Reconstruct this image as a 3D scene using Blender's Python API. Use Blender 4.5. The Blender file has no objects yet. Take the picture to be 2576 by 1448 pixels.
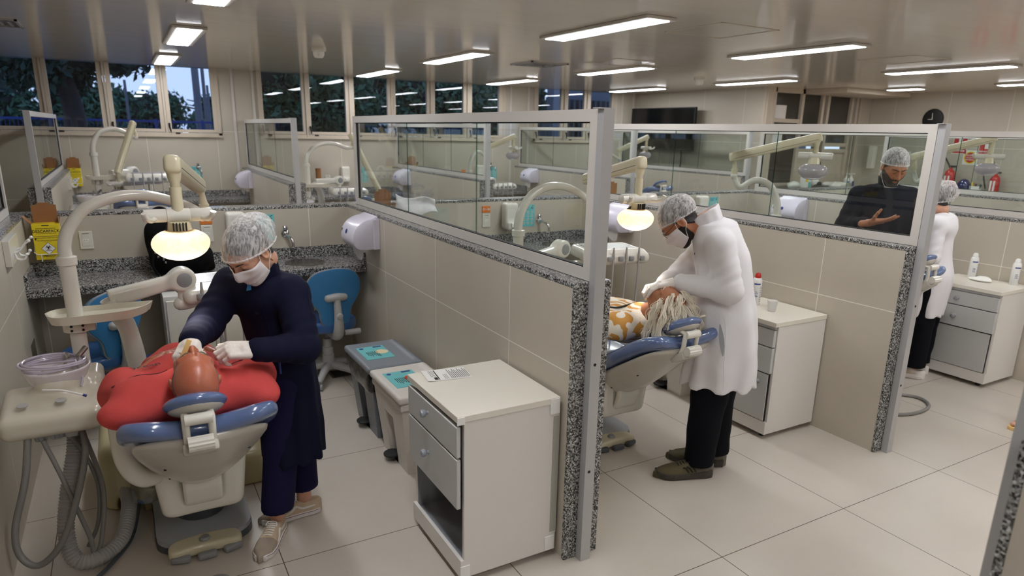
import bpy, bmesh, math, random
import numpy as np
from mathutils import Vector, Matrix, Euler
SC = bpy.context.scene
COL = SC.collection
random.seed(7)
RNG = np.random.default_rng(7)
# ---------------------------------------------------------------- camera, sky, exposure
def cam_setup():
    yaw, pitch, roll = .52744439, .26797808, .02239182
    cy, sy, cp, sp = math.cos(yaw), math.sin(yaw), math.cos(pitch), math.sin(pitch)
    fwd = Vector((sy*cp, cy*cp, -sp)); right = Vector((cy, -sy, 0)); up = right.cross(fwd)
    r2 = math.cos(roll)*right + math.sin(roll)*up
    u2 = -math.sin(roll)*right + math.cos(roll)*up
    cd = bpy.data.cameras.new('camera'); co = bpy.data.objects.new('camera', cd); COL.objects.link(co)
    cd.sensor_width = 36; cd.lens = 1690.243/2576*36
    cd.shift_x = -(1304.34-1288)/2576; cd.shift_y = (797.31-724)/2576
    cd.clip_start = .05; cd.clip_end = 300
    m = Matrix((r2, u2, -fwd)).transposed().to_4x4(); m.translation = (0, 0, 1.89)
    co.matrix_world = m
    cd.dof.use_dof = True; cd.dof.focus_distance = 3.3; cd.dof.aperture_fstop = 2.8
    SC.camera = co
cam_setup()
SC.view_settings.view_transform = 'Standard'; SC.view_settings.look = 'None'
SC.view_settings.exposure = 0.0; SC.view_settings.gamma = 1
SC.view_settings.use_curve_mapping = False
cyc = SC.cycles
cyc.max_bounces = 10; cyc.diffuse_bounces = 6; cyc.glossy_bounces = 4; cyc.transmission_bounces = 6; cyc.transparent_max_bounces = 24
cyc.caustics_reflective = False; cyc.caustics_refractive = False
cyc.sample_clamp_indirect = 4.0
cyc.use_denoising = True
try: cyc.denoiser = 'OPENIMAGEDENOISE'
except Exception: pass
cyc.use_adaptive_sampling = True; cyc.adaptive_threshold = .02
LAMP_E = 27.0      # ceiling panels
SKY_E = 1.5
w = bpy.data.worlds.new('world'); SC.world = w; w.use_nodes = True
nt = w.node_tree; nt.nodes.clear()
out = nt.nodes.new('ShaderNodeOutputWorld'); bg = nt.nodes.new('ShaderNodeBackground')
tc = nt.nodes.new('ShaderNodeTexCoord'); sx = nt.nodes.new('ShaderNodeSeparateXYZ'); rp = nt.nodes.new('ShaderNodeValToRGB')
nt.links.new(tc.outputs['Generated'], sx.inputs[0]); nt.links.new(sx.outputs['Z'], rp.inputs[0])
rp.color_ramp.elements[0].color = (.62, .72, .95, 1); rp.color_ramp.elements[1].color = (.28, .42, .8, 1)
rp.color_ramp.elements[1].position = .7
nt.links.new(rp.outputs[0], bg.inputs[0]); bg.inputs[1].default_value = SKY_E
nt.links.new(bg.outputs[0], out.inputs[0])
# ---------------------------------------------------------------- materials
MATS = {}
def srgb(r, g, b):
    f = lambda c: (c/255/12.92 if c/255 <= .04045 else ((c/255+.055)/1.055)**2.4)
    return (f(r), f(g), f(b), 1)
def mat(name, col, rough=.5, metal=0., spec=.5, coat=0., noise=0., nscale=8., bump=0., bscale=60., alpha=1., emis=None, estr=0., sheen=0., trans=0.):
    m = bpy.data.materials.new(name); m.use_nodes = True; t = m.node_tree
    b = t.nodes['Principled BSDF']; c = col if len(col) == 4 else (*col, 1)
    b.inputs['Base Color'].default_value = c; b.inputs['Roughness'].default_value = rough
    b.inputs['Metallic'].default_value = metal; b.inputs['Specular IOR Level'].default_value = spec
    b.inputs['Coat Weight'].default_value = coat; b.inputs['Coat Roughness'].default_value = .08
    b.inputs['Alpha'].default_value = alpha; b.inputs['Sheen Weight'].default_value = sheen
    b.inputs['Transmission Weight'].default_value = trans
    if emis: b.inputs['Emission Color'].default_value = (*emis[:3], 1); b.inputs['Emission Strength'].default_value = estr
    if noise or bump:
        g = t.nodes.new('ShaderNodeTexCoord')
    if noise:
        n = t.nodes.new('ShaderNodeTexNoise'); n.inputs['Scale'].default_value = nscale; n.inputs['Detail'].default_value = 5
        t.links.new(g.outputs['Object'], n.inputs['Vector'])
        mx = t.nodes.new('ShaderNodeMix'); mx.data_type = 'RGBA'
        mx.inputs['A'].default_value = tuple(max(0, v*(1-noise)) for v in c[:3])+(1,)
        mx.inputs['B'].default_value = tuple(min(1, v*(1+noise)) for v in c[:3])+(1,)
        t.links.new(n.outputs['Fac'], mx.inputs['Factor']); t.links.new(mx.outputs['Result'], b.inputs['Base Color'])
    if bump:
        n2 = t.nodes.new('ShaderNodeTexNoise'); n2.inputs['Scale'].default_value = bscale; n2.inputs['Detail'].default_value = 3
        t.links.new(g.outputs['Object'], n2.inputs['Vector'])
        bp = t.nodes.new('ShaderNodeBump'); bp.inputs['Strength'].default_value = bump; bp.inputs['Distance'].default_value = .01
        t.links.new(n2.outputs['Fac'], bp.inputs['Height']); t.links.new(bp.outputs['Normal'], b.inputs['Normal'])
    MATS[name] = m
    return m
def nodes_mat(name):
    m = bpy.data.materials.new(name); m.use_nodes = True; MATS[name] = m
    return m, m.node_tree, m.node_tree.nodes['Principled BSDF']
def M_(t, op, a, b=None, clamp=False):
    n = t.nodes.new('ShaderNodeMath'); n.operation = op; n.use_clamp = clamp
    for i, v in enumerate((a, b)):
        if v is None: continue
        if isinstance(v, (int, float)): n.inputs[i].default_value = v
        else: t.links.new(v, n.inputs[i])
    return n.outputs[0]
def mixc(t, f, a, b):
    n = t.nodes.new('ShaderNodeMix'); n.data_type = 'RGBA'
    for k, v in (('Factor', f), ('A', a), ('B', b)):
        if isinstance(v, (int, float, tuple)): n.inputs[k].default_value = v
        else: t.links.new(v, n.inputs[k])
    return n.outputs['Result']
def tile_mat(name, c0, c1, grout, ux, uy, uz, wid, rough, stain=None, darkgrout_soft=0):
    """tiles laid in world space; ux/uy/uz = (offset, pitch) of the joints along each axis or None"""
    m, t, b = nodes_mat(name)
    g = t.nodes.new('ShaderNodeNewGeometry'); s = t.nodes.new('ShaderNodeSeparateXYZ'); t.links.new(g.outputs['Position'], s.inputs[0])
    ns = t.nodes.new('ShaderNodeSeparateXYZ'); t.links.new(g.outputs['True Normal'], ns.inputs[0])
    tot = None
    for ax, u in zip('XYZ', (ux, uy, uz)):
        if u is None: continue
        v = M_(t, 'DIVIDE', M_(t, 'SUBTRACT', s.outputs[ax], u[0]), u[1])
        d = M_(t, 'ABSOLUTE', M_(t, 'SUBTRACT', M_(t, 'FRACT', M_(t, 'ADD', v, 100.5)), .5))
        l = M_(t, 'LESS_THAN', d, wid/u[1]/2)
        l = M_(t, 'MULTIPLY', l, M_(t, 'LESS_THAN', M_(t, 'ABSOLUTE', ns.outputs[ax]), .5))
        tot = l if tot is None else M_(t, 'MAXIMUM', tot, l)
    n = t.nodes.new('ShaderNodeTexNoise'); n.inputs['Scale'].default_value = 2.2; n.inputs['Detail'].default_value = 6
    t.links.new(g.outputs['Position'], n.inputs['Vector'])
    n3 = t.nodes.new('ShaderNodeTexNoise'); n3.inputs['Scale'].default_value = 90; n3.inputs['Detail'].default_value = 2
    t.links.new(g.outputs['Position'], n3.inputs['Vector'])
    f = M_(t, 'ADD', M_(t, 'MULTIPLY', n.outputs['Fac'], .8), M_(t, 'MULTIPLY', n3.outputs['Fac'], .2))
    col = mixc(t, f, c0, c1)
    col = mixc(t, tot, col, grout)
    t.links.new(col, b.inputs['Base Color']); b.inputs['Roughness'].default_value = rough
    return m
tile_mat('floor_tile', srgb(182, 174, 164), srgb(205, 197, 186), srgb(78, 66, 54), (.427, .8968), (1.873, .909), None, .0042, .32)
tile_mat('wall_tile', srgb(176, 168, 154), srgb(196, 188, 174), srgb(232, 228, 220), (.335, .905), (3.66, .91), (.905, .905), .0045, .42)
def granite(name, sc=1.0, dark=1.0):
    m, t, b = nodes_mat(name)
    g = t.nodes.new('ShaderNodeNewGeometry')
    v = t.nodes.new('ShaderNodeTexVoronoi'); v.inputs['Scale'].default_value = 170*sc
    n = t.nodes.new('ShaderNodeTexNoise'); n.inputs['Scale'].default_value = 95*sc; n.inputs['Detail'].default_value = 6; n.inputs['Roughness'].default_value = .75
    for q in (v, n): t.links.new(g.outputs['Position'], q.inputs['Vector'])
    sp = t.nodes.new('ShaderNodeSeparateColor'); t.links.new(v.outputs['Color'], sp.inputs[0])
    f = M_(t, 'ADD', M_(t, 'MULTIPLY', sp.outputs[0], .45), M_(t, 'MULTIPLY', n.outputs['Fac'], .62))
    r = t.nodes.new('ShaderNodeValToRGB'); cr = r.color_ramp; cr.interpolation = 'LINEAR'
    cr.elements[0].position = .3; cr.elements[0].color = tuple(.012*dark for _ in range(3))+(1,)
    cr.elements[1].position = .78; cr.elements[1].color = tuple(.62*dark for _ in range(3))+(1,)
    for p, c in ((.44, .05), (.54, .2), (.63, .3)):
        e = cr.elements.new(p); e.color = (c*dark, c*.98*dark, c*.95*dark, 1)
    t.links.new(f, r.inputs[0]); t.links.new(r.outputs[0], b.inputs['Base Color']); b.inputs['Roughness'].default_value = .22
    return m
granite('granite'); granite('granite_dark', .8, .55)
def ceiling_mat():
    m, t, b = nodes_mat('ceiling_metal')
    g = t.nodes.new('ShaderNodeNewGeometry'); mp = t.nodes.new('ShaderNodeMapping'); mp.inputs['Scale'].default_value = (1.2, 5, 1)
    n = t.nodes.new('ShaderNodeTexNoise'); n.inputs['Scale'].default_value = 1.3; n.inputs['Detail'].default_value = 4
    t.links.new(g.outputs['Position'], mp.inputs[0]); t.links.new(mp.outputs[0], n.inputs['Vector'])
    t.links.new(mixc(t, n.outputs['Fac'], srgb(222, 212, 199), srgb(232, 223, 211)), b.inputs['Base Color'])
    b.inputs['Roughness'].default_value = .13; b.inputs['Specular IOR Level'].default_value = .9
    bp = t.nodes.new('ShaderNodeBump'); bp.inputs['Strength'].default_value = .05; bp.inputs['Distance'].default_value = .02
    t.links.new(n.outputs['Fac'], bp.inputs['Height']); t.links.new(bp.outputs['Normal'], b.inputs['Normal'])
ceiling_mat()
def glass_mat(name, tint=(1, 1, 1), rough=0., ior=1.45, extra=0.):
    m, t, b = nodes_mat(name); t.nodes.remove(b); o = t.nodes['Material Output']
    tr = t.nodes.new('ShaderNodeBsdfTransparent'); tr.inputs[0].default_value = (*tint, 1)
    gl = t.nodes.new('ShaderNodeBsdfGlossy'); gl.inputs['Roughness'].default_value = rough
    lw = t.nodes.new('ShaderNodeLayerWeight'); lw.inputs[0].default_value = .5
    f0 = ((ior-1)/(ior+1))**2
    fr = M_(t, 'ADD', M_(t, 'MULTIPLY', M_(t, 'POWER', lw.outputs['Facing'], 5.), 1-f0), f0+extra)
    mx = t.nodes.new('ShaderNodeMixShader')
    t.links.new(fr, mx.inputs[0]); t.links.new(tr.outputs[0], mx.inputs[1]); t.links.new(gl.outputs[0], mx.inputs[2])
    t.links.new(mx.outputs[0], o.inputs[0])
glass_mat('glass_pane', (.93, .96, .95), 0., 1.45)
glass_mat('glass_window', (.80, .86, .93), 0., 1.5)
glass_mat('clear_plastic', (.9, .92, .93), .08, 1.5, .06)
glass_mat('glass_edge', (.25, .45, .42), .1, 1.4, .1)
def net_mat(name, col, a0, a1, scale, stretch=(1, 1, 1)):
    m, t, b = nodes_mat(name)
    g = t.nodes.new('ShaderNodeTexCoord'); mp = t.nodes.new('ShaderNodeMapping'); mp.inputs['Scale'].default_value = stretch
    n = t.nodes.new('ShaderNodeTexNoise'); n.inputs['Scale'].default_value = scale; n.inputs['Detail'].default_value = 4; n.inputs['Distortion'].default_value = 1.2
    t.links.new(g.outputs['Object'], mp.inputs[0]); t.links.new(mp.outputs[0], n.inputs['Vector'])
    r = t.nodes.new('ShaderNodeMapRange'); r.inputs['From Min'].default_value = .38; r.inputs['From Max'].default_value = .66
    r.inputs['To Min'].default_value = a0; r.inputs['To Max'].default_value = a1
    t.links.new(n.outputs['Fac'], r.inputs[0])
    lw = t.nodes.new('ShaderNodeLayerWeight'); lw.inputs[0].default_value = .35
    a = M_(t, 'ADD', r.outputs[0], M_(t, 'MULTIPLY', lw.outputs['Facing'], .35), True)
    t.links.new(a, b.inputs['Alpha']); b.inputs['Base Color'].default_value = col; b.inputs['Roughness'].default_value = .6
    bp = t.nodes.new('ShaderNodeBump'); bp.inputs['Strength'].default_value = .5; bp.inputs['Distance'].default_value = .004
    t.links.new(n.outputs['Fac'], bp.inputs['Height']); t.links.new(bp.outputs['Normal'], b.inputs['Normal'])
net_mat('hair_net', srgb(236, 232, 232), .16, .62, 75, (1, 1, .3))
net_mat('cling_film', srgb(245, 245, 245), .0, .25, 40)
mat('alu', srgb(186, 186, 188), .38, .35, .5, noise=.04, nscale=3)
mat('alu_white', srgb(205, 200, 194), .42, .1, noise=.04, nscale=5)
mat('win_frame', srgb(196, 184, 168), .45, .05, noise=.05, nscale=6)
mat('black_rubber', srgb(16, 16, 18), .6)
mat('cream', srgb(212, 207, 192), .25, coat=.3, noise=.02)
mat('white_pl', srgb(222, 219, 210), .22, coat=.3, noise=.015)
mat('ivory', srgb(214, 205, 176), .3, coat=.25, noise=.05, nscale=5)
mat('yellow_cream', srgb(196, 186, 146), .3, coat=.25, noise=.03)
mat('shell_grey', srgb(196, 192, 183), .25, coat=.3, noise=.02)
mat('grey_pl', srgb(140, 142, 145), .4, noise=.03)
mat('lt_grey_pl', srgb(172, 172, 172), .35, noise=.03)
mat('dk_grey_pl', srgb(78, 82, 88), .4, noise=.04)
mat('plate', srgb(170, 174, 180), .32, noise=.04, nscale=4, coat=.1)
mat('vinyl', srgb(92, 112, 156), .2, coat=.6, noise=.06, nscale=6, bump=.05, bscale=25)
mat('vinyl_deep', srgb(36, 62, 118), .25, coat=.5, noise=.06)
mat('stool_blue', srgb(52, 122, 176), .4, noise=.05, nscale=9)
mat('stool_seat', srgb(46, 92, 150), .28, coat=.3, noise=.04)
mat('chrome', srgb(200, 200, 204), .12, 1.0)
mat('steel', srgb(168, 165, 160), .25, 1.0)
mat('porcelain', srgb(228, 222, 228), .12, coat=.5)
mat('hose', srgb(128, 126, 124), .4, noise=.05)
mat('hose_lt', srgb(166, 164, 162), .4, noise=.05)
mat('lilac', srgb(196, 188, 206), .2, coat=.4)
mat('laminate', srgb(226, 223, 219), .38, noise=.02, nscale=2.5)
mat('laminate_top', srgb(232, 228, 216), .25, noise=.03, nscale=3, coat=.2)
mat('drawer_grey', srgb(196, 197, 196), .4, noise=.02)
mat('lam_edge', srgb(168, 168, 160), .5)
mat('inside_grey', srgb(158, 162, 168), .5, noise=.05)
mat('knob_grey', srgb(150, 156, 166), .3, coat=.3)
mat('bin_grey', srgb(128, 134, 142), .42, noise=.04)
mat('bin_white', srgb(216, 211, 204), .4, noise=.03)
mat('bag_plastic', srgb(14, 14, 15), .22, coat=.4, bump=.6, bscale=40)
mat('towel_white', srgb(214, 210, 226), .3, coat=.25)
mat('paper', srgb(236, 234, 232), .8, noise=.02)
mat('card', srgb(150, 102, 62), .75, noise=.1, nscale=25)
mat('yellow', srgb(232, 208, 34), .5, noise=.04)
mat('black', srgb(12, 12, 13), .5)
mat('ink', srgb(28, 26, 24), .7)
mat('ink_blue', srgb(46, 62, 132), .6)
mat('orange', srgb(214, 120, 44), .5)
mat('teal', srgb(112, 192, 196), .5, noise=.06)
mat('teal_light', srgb(168, 214, 204), .5)
mat('beige_disc', srgb(232, 218, 178), .5)
mat('red_disc', srgb(204, 62, 40), .5)
mat('red', srgb(192, 34, 32), .35, coat=.2)
mat('white', srgb(238, 238, 236), .5)
mat('tv_black', srgb(8, 8, 9), .18)
mat('dark_glass', srgb(64, 60, 54), .12, spec=.6)
mat('bag_black', srgb(10, 9, 10), .9, spec=.15, noise=.3, nscale=12, bump=.3, bscale=30)
mat('navy', srgb(19, 21, 44), .85, spec=.15, noise=.15, nscale=14, bump=.05, bscale=350)
mat('navy_pants', srgb(28, 25, 60), .85, spec=.15, noise=.1, nscale=14, bump=.05, bscale=300)
mat('navy_dark', srgb(17, 19, 32), .85, spec=.15, noise=.1, nscale=14, bump=.05, bscale=300)
mat('black_pants', srgb(10, 11, 18), .85, spec=.15, noise=.12, nscale=10, bump=.05, bscale=300)
mat('coat_white', srgb(228, 226, 230), .8, spec=.2, noise=.02, nscale=10, bump=.03, bscale=300)
mat('glove', srgb(228, 220, 214), .45, noise=.03, nscale=20, bump=.12, bscale=90)
mat('mask', srgb(232, 226, 230), .7, bump=.1, bscale=200)
mat('skin_fair', srgb(206, 156, 132), .5, noise=.06, nscale=18, bump=.06, bscale=160)
mat('skin_tan', srgb(172, 112, 80), .48, noise=.08, nscale=18, bump=.06, bscale=160)
mat('skin_red', srgb(182, 104, 78), .36, noise=.12, nscale=16, bump=.08, bscale=120, coat=.12)
mat('skin_brown', srgb(122, 78, 54), .45, noise=.1, nscale=30, bump=.06, bscale=160)
mat('lip', srgb(168, 92, 84), .4)
mat('nail', srgb(206, 160, 140), .3)
mat('hair_dark', srgb(24, 19, 18), .5, noise=.3, nscale=60, bump=.5, bscale=120)
mat('beard', srgb(34, 26, 22), .7, noise=.5, nscale=90, bump=.8, bscale=200)
mat('beard_grey', srgb(72, 62, 56), .7, noise=.5, nscale=90, bump=.8, bscale=200)
mat('hair_grey', srgb(112, 104, 96), .6, noise=.4, nscale=80, bump=.6, bscale=160)
mat('hair_white', srgb(238, 230, 214), .45, noise=.15, nscale=40)
mat('red_shirt', srgb(202, 78, 76), .85, spec=.2, noise=.1, nscale=7, bump=.15, bscale=260)
mat('stitch', srgb(52, 22, 40), .8)
mat('gold', srgb(196, 150, 60), .25, 1.0)
mat('wood_stick', srgb(232, 196, 128), .6)
mat('shoe_beige', srgb(196, 174, 148), .75, noise=.06, nscale=20, bump=.2, bscale=200)
mat('shoe_toe', srgb(158, 144, 130), .85, noise=.1, nscale=20, bump=.2, bscale=200)
mat('shoe_white', srgb(226, 222, 218), .5, noise=.03)
mat('sole_white', srgb(222, 218, 216), .55, noise=.05)
mat('maroon', srgb(110, 34, 40), .6)
mat('olive', srgb(92, 84, 58), .75, noise=.15, nscale=60, bump=.5, bscale=260)
mat('olive_grey', srgb(98, 92, 82), .7, noise=.1)
mat('sole_olive', srgb(66, 60, 52), .6, noise=.3, nscale=120, bump=.8, bscale=160)
mat('sandal', srgb(44, 26, 30), .6)
mat('foliage', srgb(62, 96, 66), .7, noise=.5, nscale=1.5)
mat('foliage_dark', srgb(40, 66, 54), .7, noise=.5, nscale=1.5)
mat('bark', srgb(58, 50, 48), .85, noise=.3, nscale=6)
mat('fence_blue', srgb(30, 66, 150), .5)
mat('concrete', srgb(120, 122, 128), .8, noise=.1)
mat('ground', srgb(70, 76, 66), .9, noise=.3, nscale=.7)
mat('helmet_blue', srgb(18, 26, 96), .12, coat=.8)
mat('cable', srgb(40, 38, 38), .5)
mat('clear_sheet', srgb(238, 238, 232), .5, noise=.03)
mat('lamp_glow', (1, .93, .8), .3, emis=(1, .95, .86), estr=9.0)
mat('lamp_warm', (1, .75, .4), .3, emis=(1, .70, .32), estr=1.35)
mat('panel_glow', (1, 1, 1), .4, emis=(.97, .98, 1.0), estr=LAMP_E)
mat('paisley', srgb(238, 228, 214), .75, noise=.03)
mat('lens', srgb(190, 184, 192), .1, coat=.6, alpha=.6)
mat('cup_plastic', srgb(240, 240, 240), .3, alpha=.45)
mat('sky_block_dark', srgb(14, 24, 20), .9)
def film_mat():
    m, t, b = nodes_mat('lamp_film'); o = t.nodes['Material Output']; t.nodes.remove(b)
    g = t.nodes.new('ShaderNodeTexCoord'); n = t.nodes.new('ShaderNodeTexNoise'); n.inputs['Scale'].default_value = 38; n.inputs['Detail'].default_value = 5; n.inputs['Distortion'].default_value = 2
    t.links.new(g.outputs['Object'], n.inputs['Vector'])
    tr = t.nodes.new('ShaderNodeBsdfTranslucent'); t.links.new(mixc(t, n.outputs['Fac'], (1, .74, .40, 1), (1, .93, .82, 1)), tr.inputs[0])
    gl = t.nodes.new('ShaderNodeBsdfGlossy'); gl.inputs['Roughness'].default_value = .15
    bp = t.nodes.new('ShaderNodeBump'); bp.inputs['Strength'].default_value = .8; bp.inputs['Distance'].default_value = .01
    t.links.new(n.outputs['Fac'], bp.inputs['Height'])
    for q in (tr, gl): t.links.new(bp.outputs['Normal'], q.inputs['Normal'])
    mx = t.nodes.new('ShaderNodeMixShader'); mx.inputs[0].default_value = .06
    t.links.new(tr.outputs[0], mx.inputs[1]); t.links.new(gl.outputs[0], mx.inputs[2]); t.links.new(mx.outputs[0], o.inputs[0])
film_mat()
# ---------------------------------------------------------------- mesh helpers
def V3(*a): return Vector(a[0] if len(a) == 1 else a)
def link_mesh(name, verts, faces, mt, parent=None, smooth=True, mi=None, auto=None):
    me = bpy.data.meshes.new(name)
    me.from_pydata([tuple(v) for v in verts], [], faces)
    for x in (mt if isinstance(mt, (list, tuple)) else [mt]): me.materials.append(MATS[x])
    if mi is not None: me.polygons.foreach_set('material_index', np.array(mi, dtype=np.int32))
    if smooth:
        me.polygons.foreach_set('use_smooth', np.ones(len(me.polygons), dtype=bool))
        if auto: me.set_sharp_from_angle(angle=math.radians(auto))
    me.update()
    o = bpy.data.objects.new(name, me); COL.objects.link(o)
    if parent is not None: put(o, parent)
    return o
def put(o, parent):
    o.parent = parent; o.matrix_parent_inverse = Matrix.Translation(-wloc(parent))
def wloc(p):
    v = Vector(p.location)
    if p.parent: v = v + wloc(p.parent) + p.matrix_parent_inverse.translation
    return v
def tag(o, label=None, cat=None, group=None, kind=None):
    for k, v in (('label', label), ('category', cat), ('group', group), ('kind', kind)):
        if v: o[k] = v
    return o
def thing(name, label, cat, loc=(0, 0, 0), group=None):
    o = bpy.data.objects.new(name, None); COL.objects.link(o); o.location = loc; o.empty_display_size = .05
    return tag(o, label, cat, group)
def frame_from(z, x=None):
    z = Vector(z).normalized(); x = Vector(x) if x is not None else (Vector((1, 0, 0)) if abs(z.x) < .9 else Vector((0, 1, 0)))
    y = z.cross(x).normalized(); x = y.cross(z).normalized()
    return Matrix((x, y, z)).transposed()
def spline(pts, n=8):
    P = np.array([tuple(p) for p in pts], float)
    if len(P) < 3: return P
    A = np.vstack([2*P[0]-P[1], P, 2*P[-1]-P[-2]]); o = []
    for i in range(1, len(A)-2):
        a, b, c, d = A[i-1], A[i], A[i+1], A[i+2]
        for t in np.arange(n)/n:
            o.append(.5*((2*b)+(-a+c)*t+(2*a-5*b+4*c-d)*t*t+(-a+3*b-3*c+d)*t**3))
    o.append(A[-2]); return np.array(o)
class MB:
    def __init__(s): s.v = []; s.f = []; s.mi = []; s.m = 0; s.M = Matrix.Identity(4)
    def mtx(s, loc=(0, 0, 0), rot=None):
        s.M = Matrix.Translation(loc) @ (rot.to_4x4() if rot is not None else Matrix.Identity(4)); return s
    def add(s, verts, faces):
        b = len(s.v); s.v += [tuple(s.M @ Vector(tuple(v))) for v in verts]
        s.f += [tuple(b+i for i in q) for q in faces]; s.mi += [s.m]*len(faces); return s
    def box(s, x0, x1, y0, y1, z0, z1, bev=0., seg=2):
        if bev <= 0:
            v = [(x, y, z) for z in (z0, z1) for y in (y0, y1) for x in (x0, x1)]
            return s.add(v, [(0, 2, 3, 1), (4, 5, 7, 6), (0, 1, 5, 4), (2, 6, 7, 3), (0, 4, 6, 2), (1, 3, 7, 5)])
        bm = bmesh.new(); bmesh.ops.create_cube(bm, size=1)
        for q in bm.verts: q.co = Vector(((x0+x1)/2+q.co.x*(x1-x0), (y0+y1)/2+q.co.y*(y1-y0), (z0+z1)/2+q.co.z*(z1-z0)))
        bmesh.ops.bevel(bm, geom=bm.edges[:], offset=bev, segments=seg, affect='EDGES', profile=.5)
        bm.verts.index_update()
        s.add([q.co for q in bm.verts], [[q.index for q in f.verts] for f in bm.faces]); bm.free(); return s
    def tube(s, pts, r, n=12, sm=0, caps=True, closed=False):
        P = spline(pts, sm) if sm else np.array([tuple(p) for p in pts], float)
        k = len(P)
        if np.ndim(r) == 0: R = np.full(k, float(r))
        else:
            r = np.array(r, float); R = np.interp(np.linspace(0, 1, k), np.linspace(0, 1, len(r)), r)
        T = np.gradient(P, axis=0) if not closed else np.roll(P, -1, 0)-np.roll(P, 1, 0)
        T /= np.linalg.norm(T, axis=1, keepdims=True)+1e-12
        u = np.cross(T[0], (0, 0, 1)); 
        if np.linalg.norm(u) < .05: u = np.cross(T[0], (1, 0, 0))
        u /= np.linalg.norm(u); vs = []
        ca, sa = np.cos(np.arange(n)*2*np.pi/n), np.sin(np.arange(n)*2*np.pi/n)
        for i in range(k):
            u = u-T[i]*(u@T[i]); u /= np.linalg.norm(u)+1e-12; w_ = np.cross(T[i], u)
            vs += list(P[i]+R[i]*(ca[:, None]*u+sa[:, None]*w_))
        fs = []
        for i in range(k if closed else k-1):
            j = (i+1) % k
            for a in range(n):
                b = (a+1) % n; fs.append((i*n+a, i*n+b, j*n+b, j*n+a))
        if caps and not closed:
            fs.append(tuple(range(n))[::-1]); fs.append(tuple((k-1)*n+a for a in range(n)))
        return s.add(vs, fs)
    def lathe(s, prof, c=(0, 0, 0), axis=(0, 0, 1), n=24, x=None, caps=True):
        F = frame_from(axis, x); c = Vector(c); vs = []
        for r, z in prof:
            for a in range(n):
                t = 2*math.pi*a/n; vs.append(c+F @ Vector((r*math.cos(t), r*math.sin(t), z)))
        fs = [(i*n+a, i*n+(a+1) % n, (i+1)*n+(a+1) % n, (i+1)*n+a) for i in range(len(prof)-1) for a in range(n)]
        if caps: fs += [tuple(range(n))[::-1], tuple((len(prof)-1)*n+a for a in range(n))]
        return s.add(vs, fs)
    def cyl(s, a, b, r, n=16, r2=None): return s.tube([a, b], [r, r if r2 is None else r2], n)
    def prism(s, poly, z0, z1, F=None, o=(0, 0, 0)):
        """2-D outline extruded along the local z of frame F at o"""
        F = F if F is not None else Matrix.Identity(3); o = Vector(o); n = len(poly)
        vs = [o+F @ Vector((x, y, z)) for z in (z0, z1) for x, y in poly]
        fs = [(i, (i+1) % n, n+(i+1) % n, n+i) for i in range(n)]+[tuple(range(n))[::-1], tuple(range(n, 2*n))]
        return s.add(vs, fs)
    def sphere(s, c, r, n=14, sc=(1, 1, 1)):
        pr = []; vs = []; fs = []; h = n//2
        for i in range(h+1):
            t = math.pi*i/h
            for a in range(n):
                p = 2*math.pi*a/n; vs.append((c[0]+r*sc[0]*math.sin(t)*math.cos(p), c[1]+r*sc[1]*math.sin(t)*math.sin(p), c[2]-r*sc[2]*math.cos(t)))
        for i in range(h):
            for a in range(n): fs.append((i*n+a, i*n+(a+1) % n, (i+1)*n+(a+1) % n, (i+1)*n+a))
        return s.add(vs, fs)
    def grid(s, fn, nu, nv, closed_u=False):
        vs = [fn(i/(nu if closed_u else nu-1), j/(nv-1)) for j in range(nv) for i in range(nu)]; fs = []
        for j in range(nv-1):
            for i in range(nu if closed_u else nu-1):
                k = (i+1) % nu; fs.append((j*nu+i, j*nu+k, (j+1)*nu+k, (j+1)*nu+i))
        return s.add(vs, fs)
    def build(s, name, mt, parent=None, smooth=True, auto=38):
        return link_mesh(name, s.v, s.f, mt, parent, smooth, s.mi if isinstance(mt, (list, tuple)) else None, auto)
def rrect(w, h, r, n=5):
    o = []
    for cx, cy, a0 in ((w/2-r, h/2-r, 0), (-w/2+r, h/2-r, 90), (-w/2+r, -h/2+r, 180), (w/2-r, -h/2+r, 270)):
        for i in range(n+1):
            a = math.radians(a0+90*i/n); o.append((cx+r*math.cos(a), cy+r*math.sin(a)))
    return o
TXT = {}
def text_geo(s, size, bold=0.):
    k = (s, bold)
    if k not in TXT:
        c = bpy.data.curves.new('txt', 'FONT'); c.body = s; c.size = 1; c.align_x = 'CENTER'; c.align_y = 'CENTER'; c.resolution_u = 3; c.offset = bold
        o = bpy.data.objects.new('txt', c); COL.objects.link(o)
        bpy.context.view_layer.update()
        me = o.evaluated_get(bpy.context.evaluated_depsgraph_get()).to_mesh()
        TXT[k] = ([tuple(v.co) for v in me.vertices], [tuple(p.vertices) for p in me.polygons])
        o.evaluated_get(bpy.context.evaluated_depsgraph_get()).to_mesh_clear()
        bpy.data.objects.remove(o); bpy.data.curves.remove(c)
    v, f = TXT[k]
    return [(x*size, y*size, z) for x, y, z in v], f
def put_text(mb, s, size, o, F, bold=.0, lift=.0006, sx=1.):
    v, f = text_geo(s, size, bold); F = F; o = Vector(o)
    mb.add([o+F @ Vector((x*sx, y, lift)) for x, y, z in v], f)
FY = Matrix(((1, 0, 0), (0, 0, -1), (0, 1, 0)))      # local xy on a wall that faces -Y
FXm = Matrix(((0, 0, -1), (-1, 0, 0), (0, 1, 0)))    # on a wall that faces -X
FZ = Matrix.Identity(3)
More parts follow.
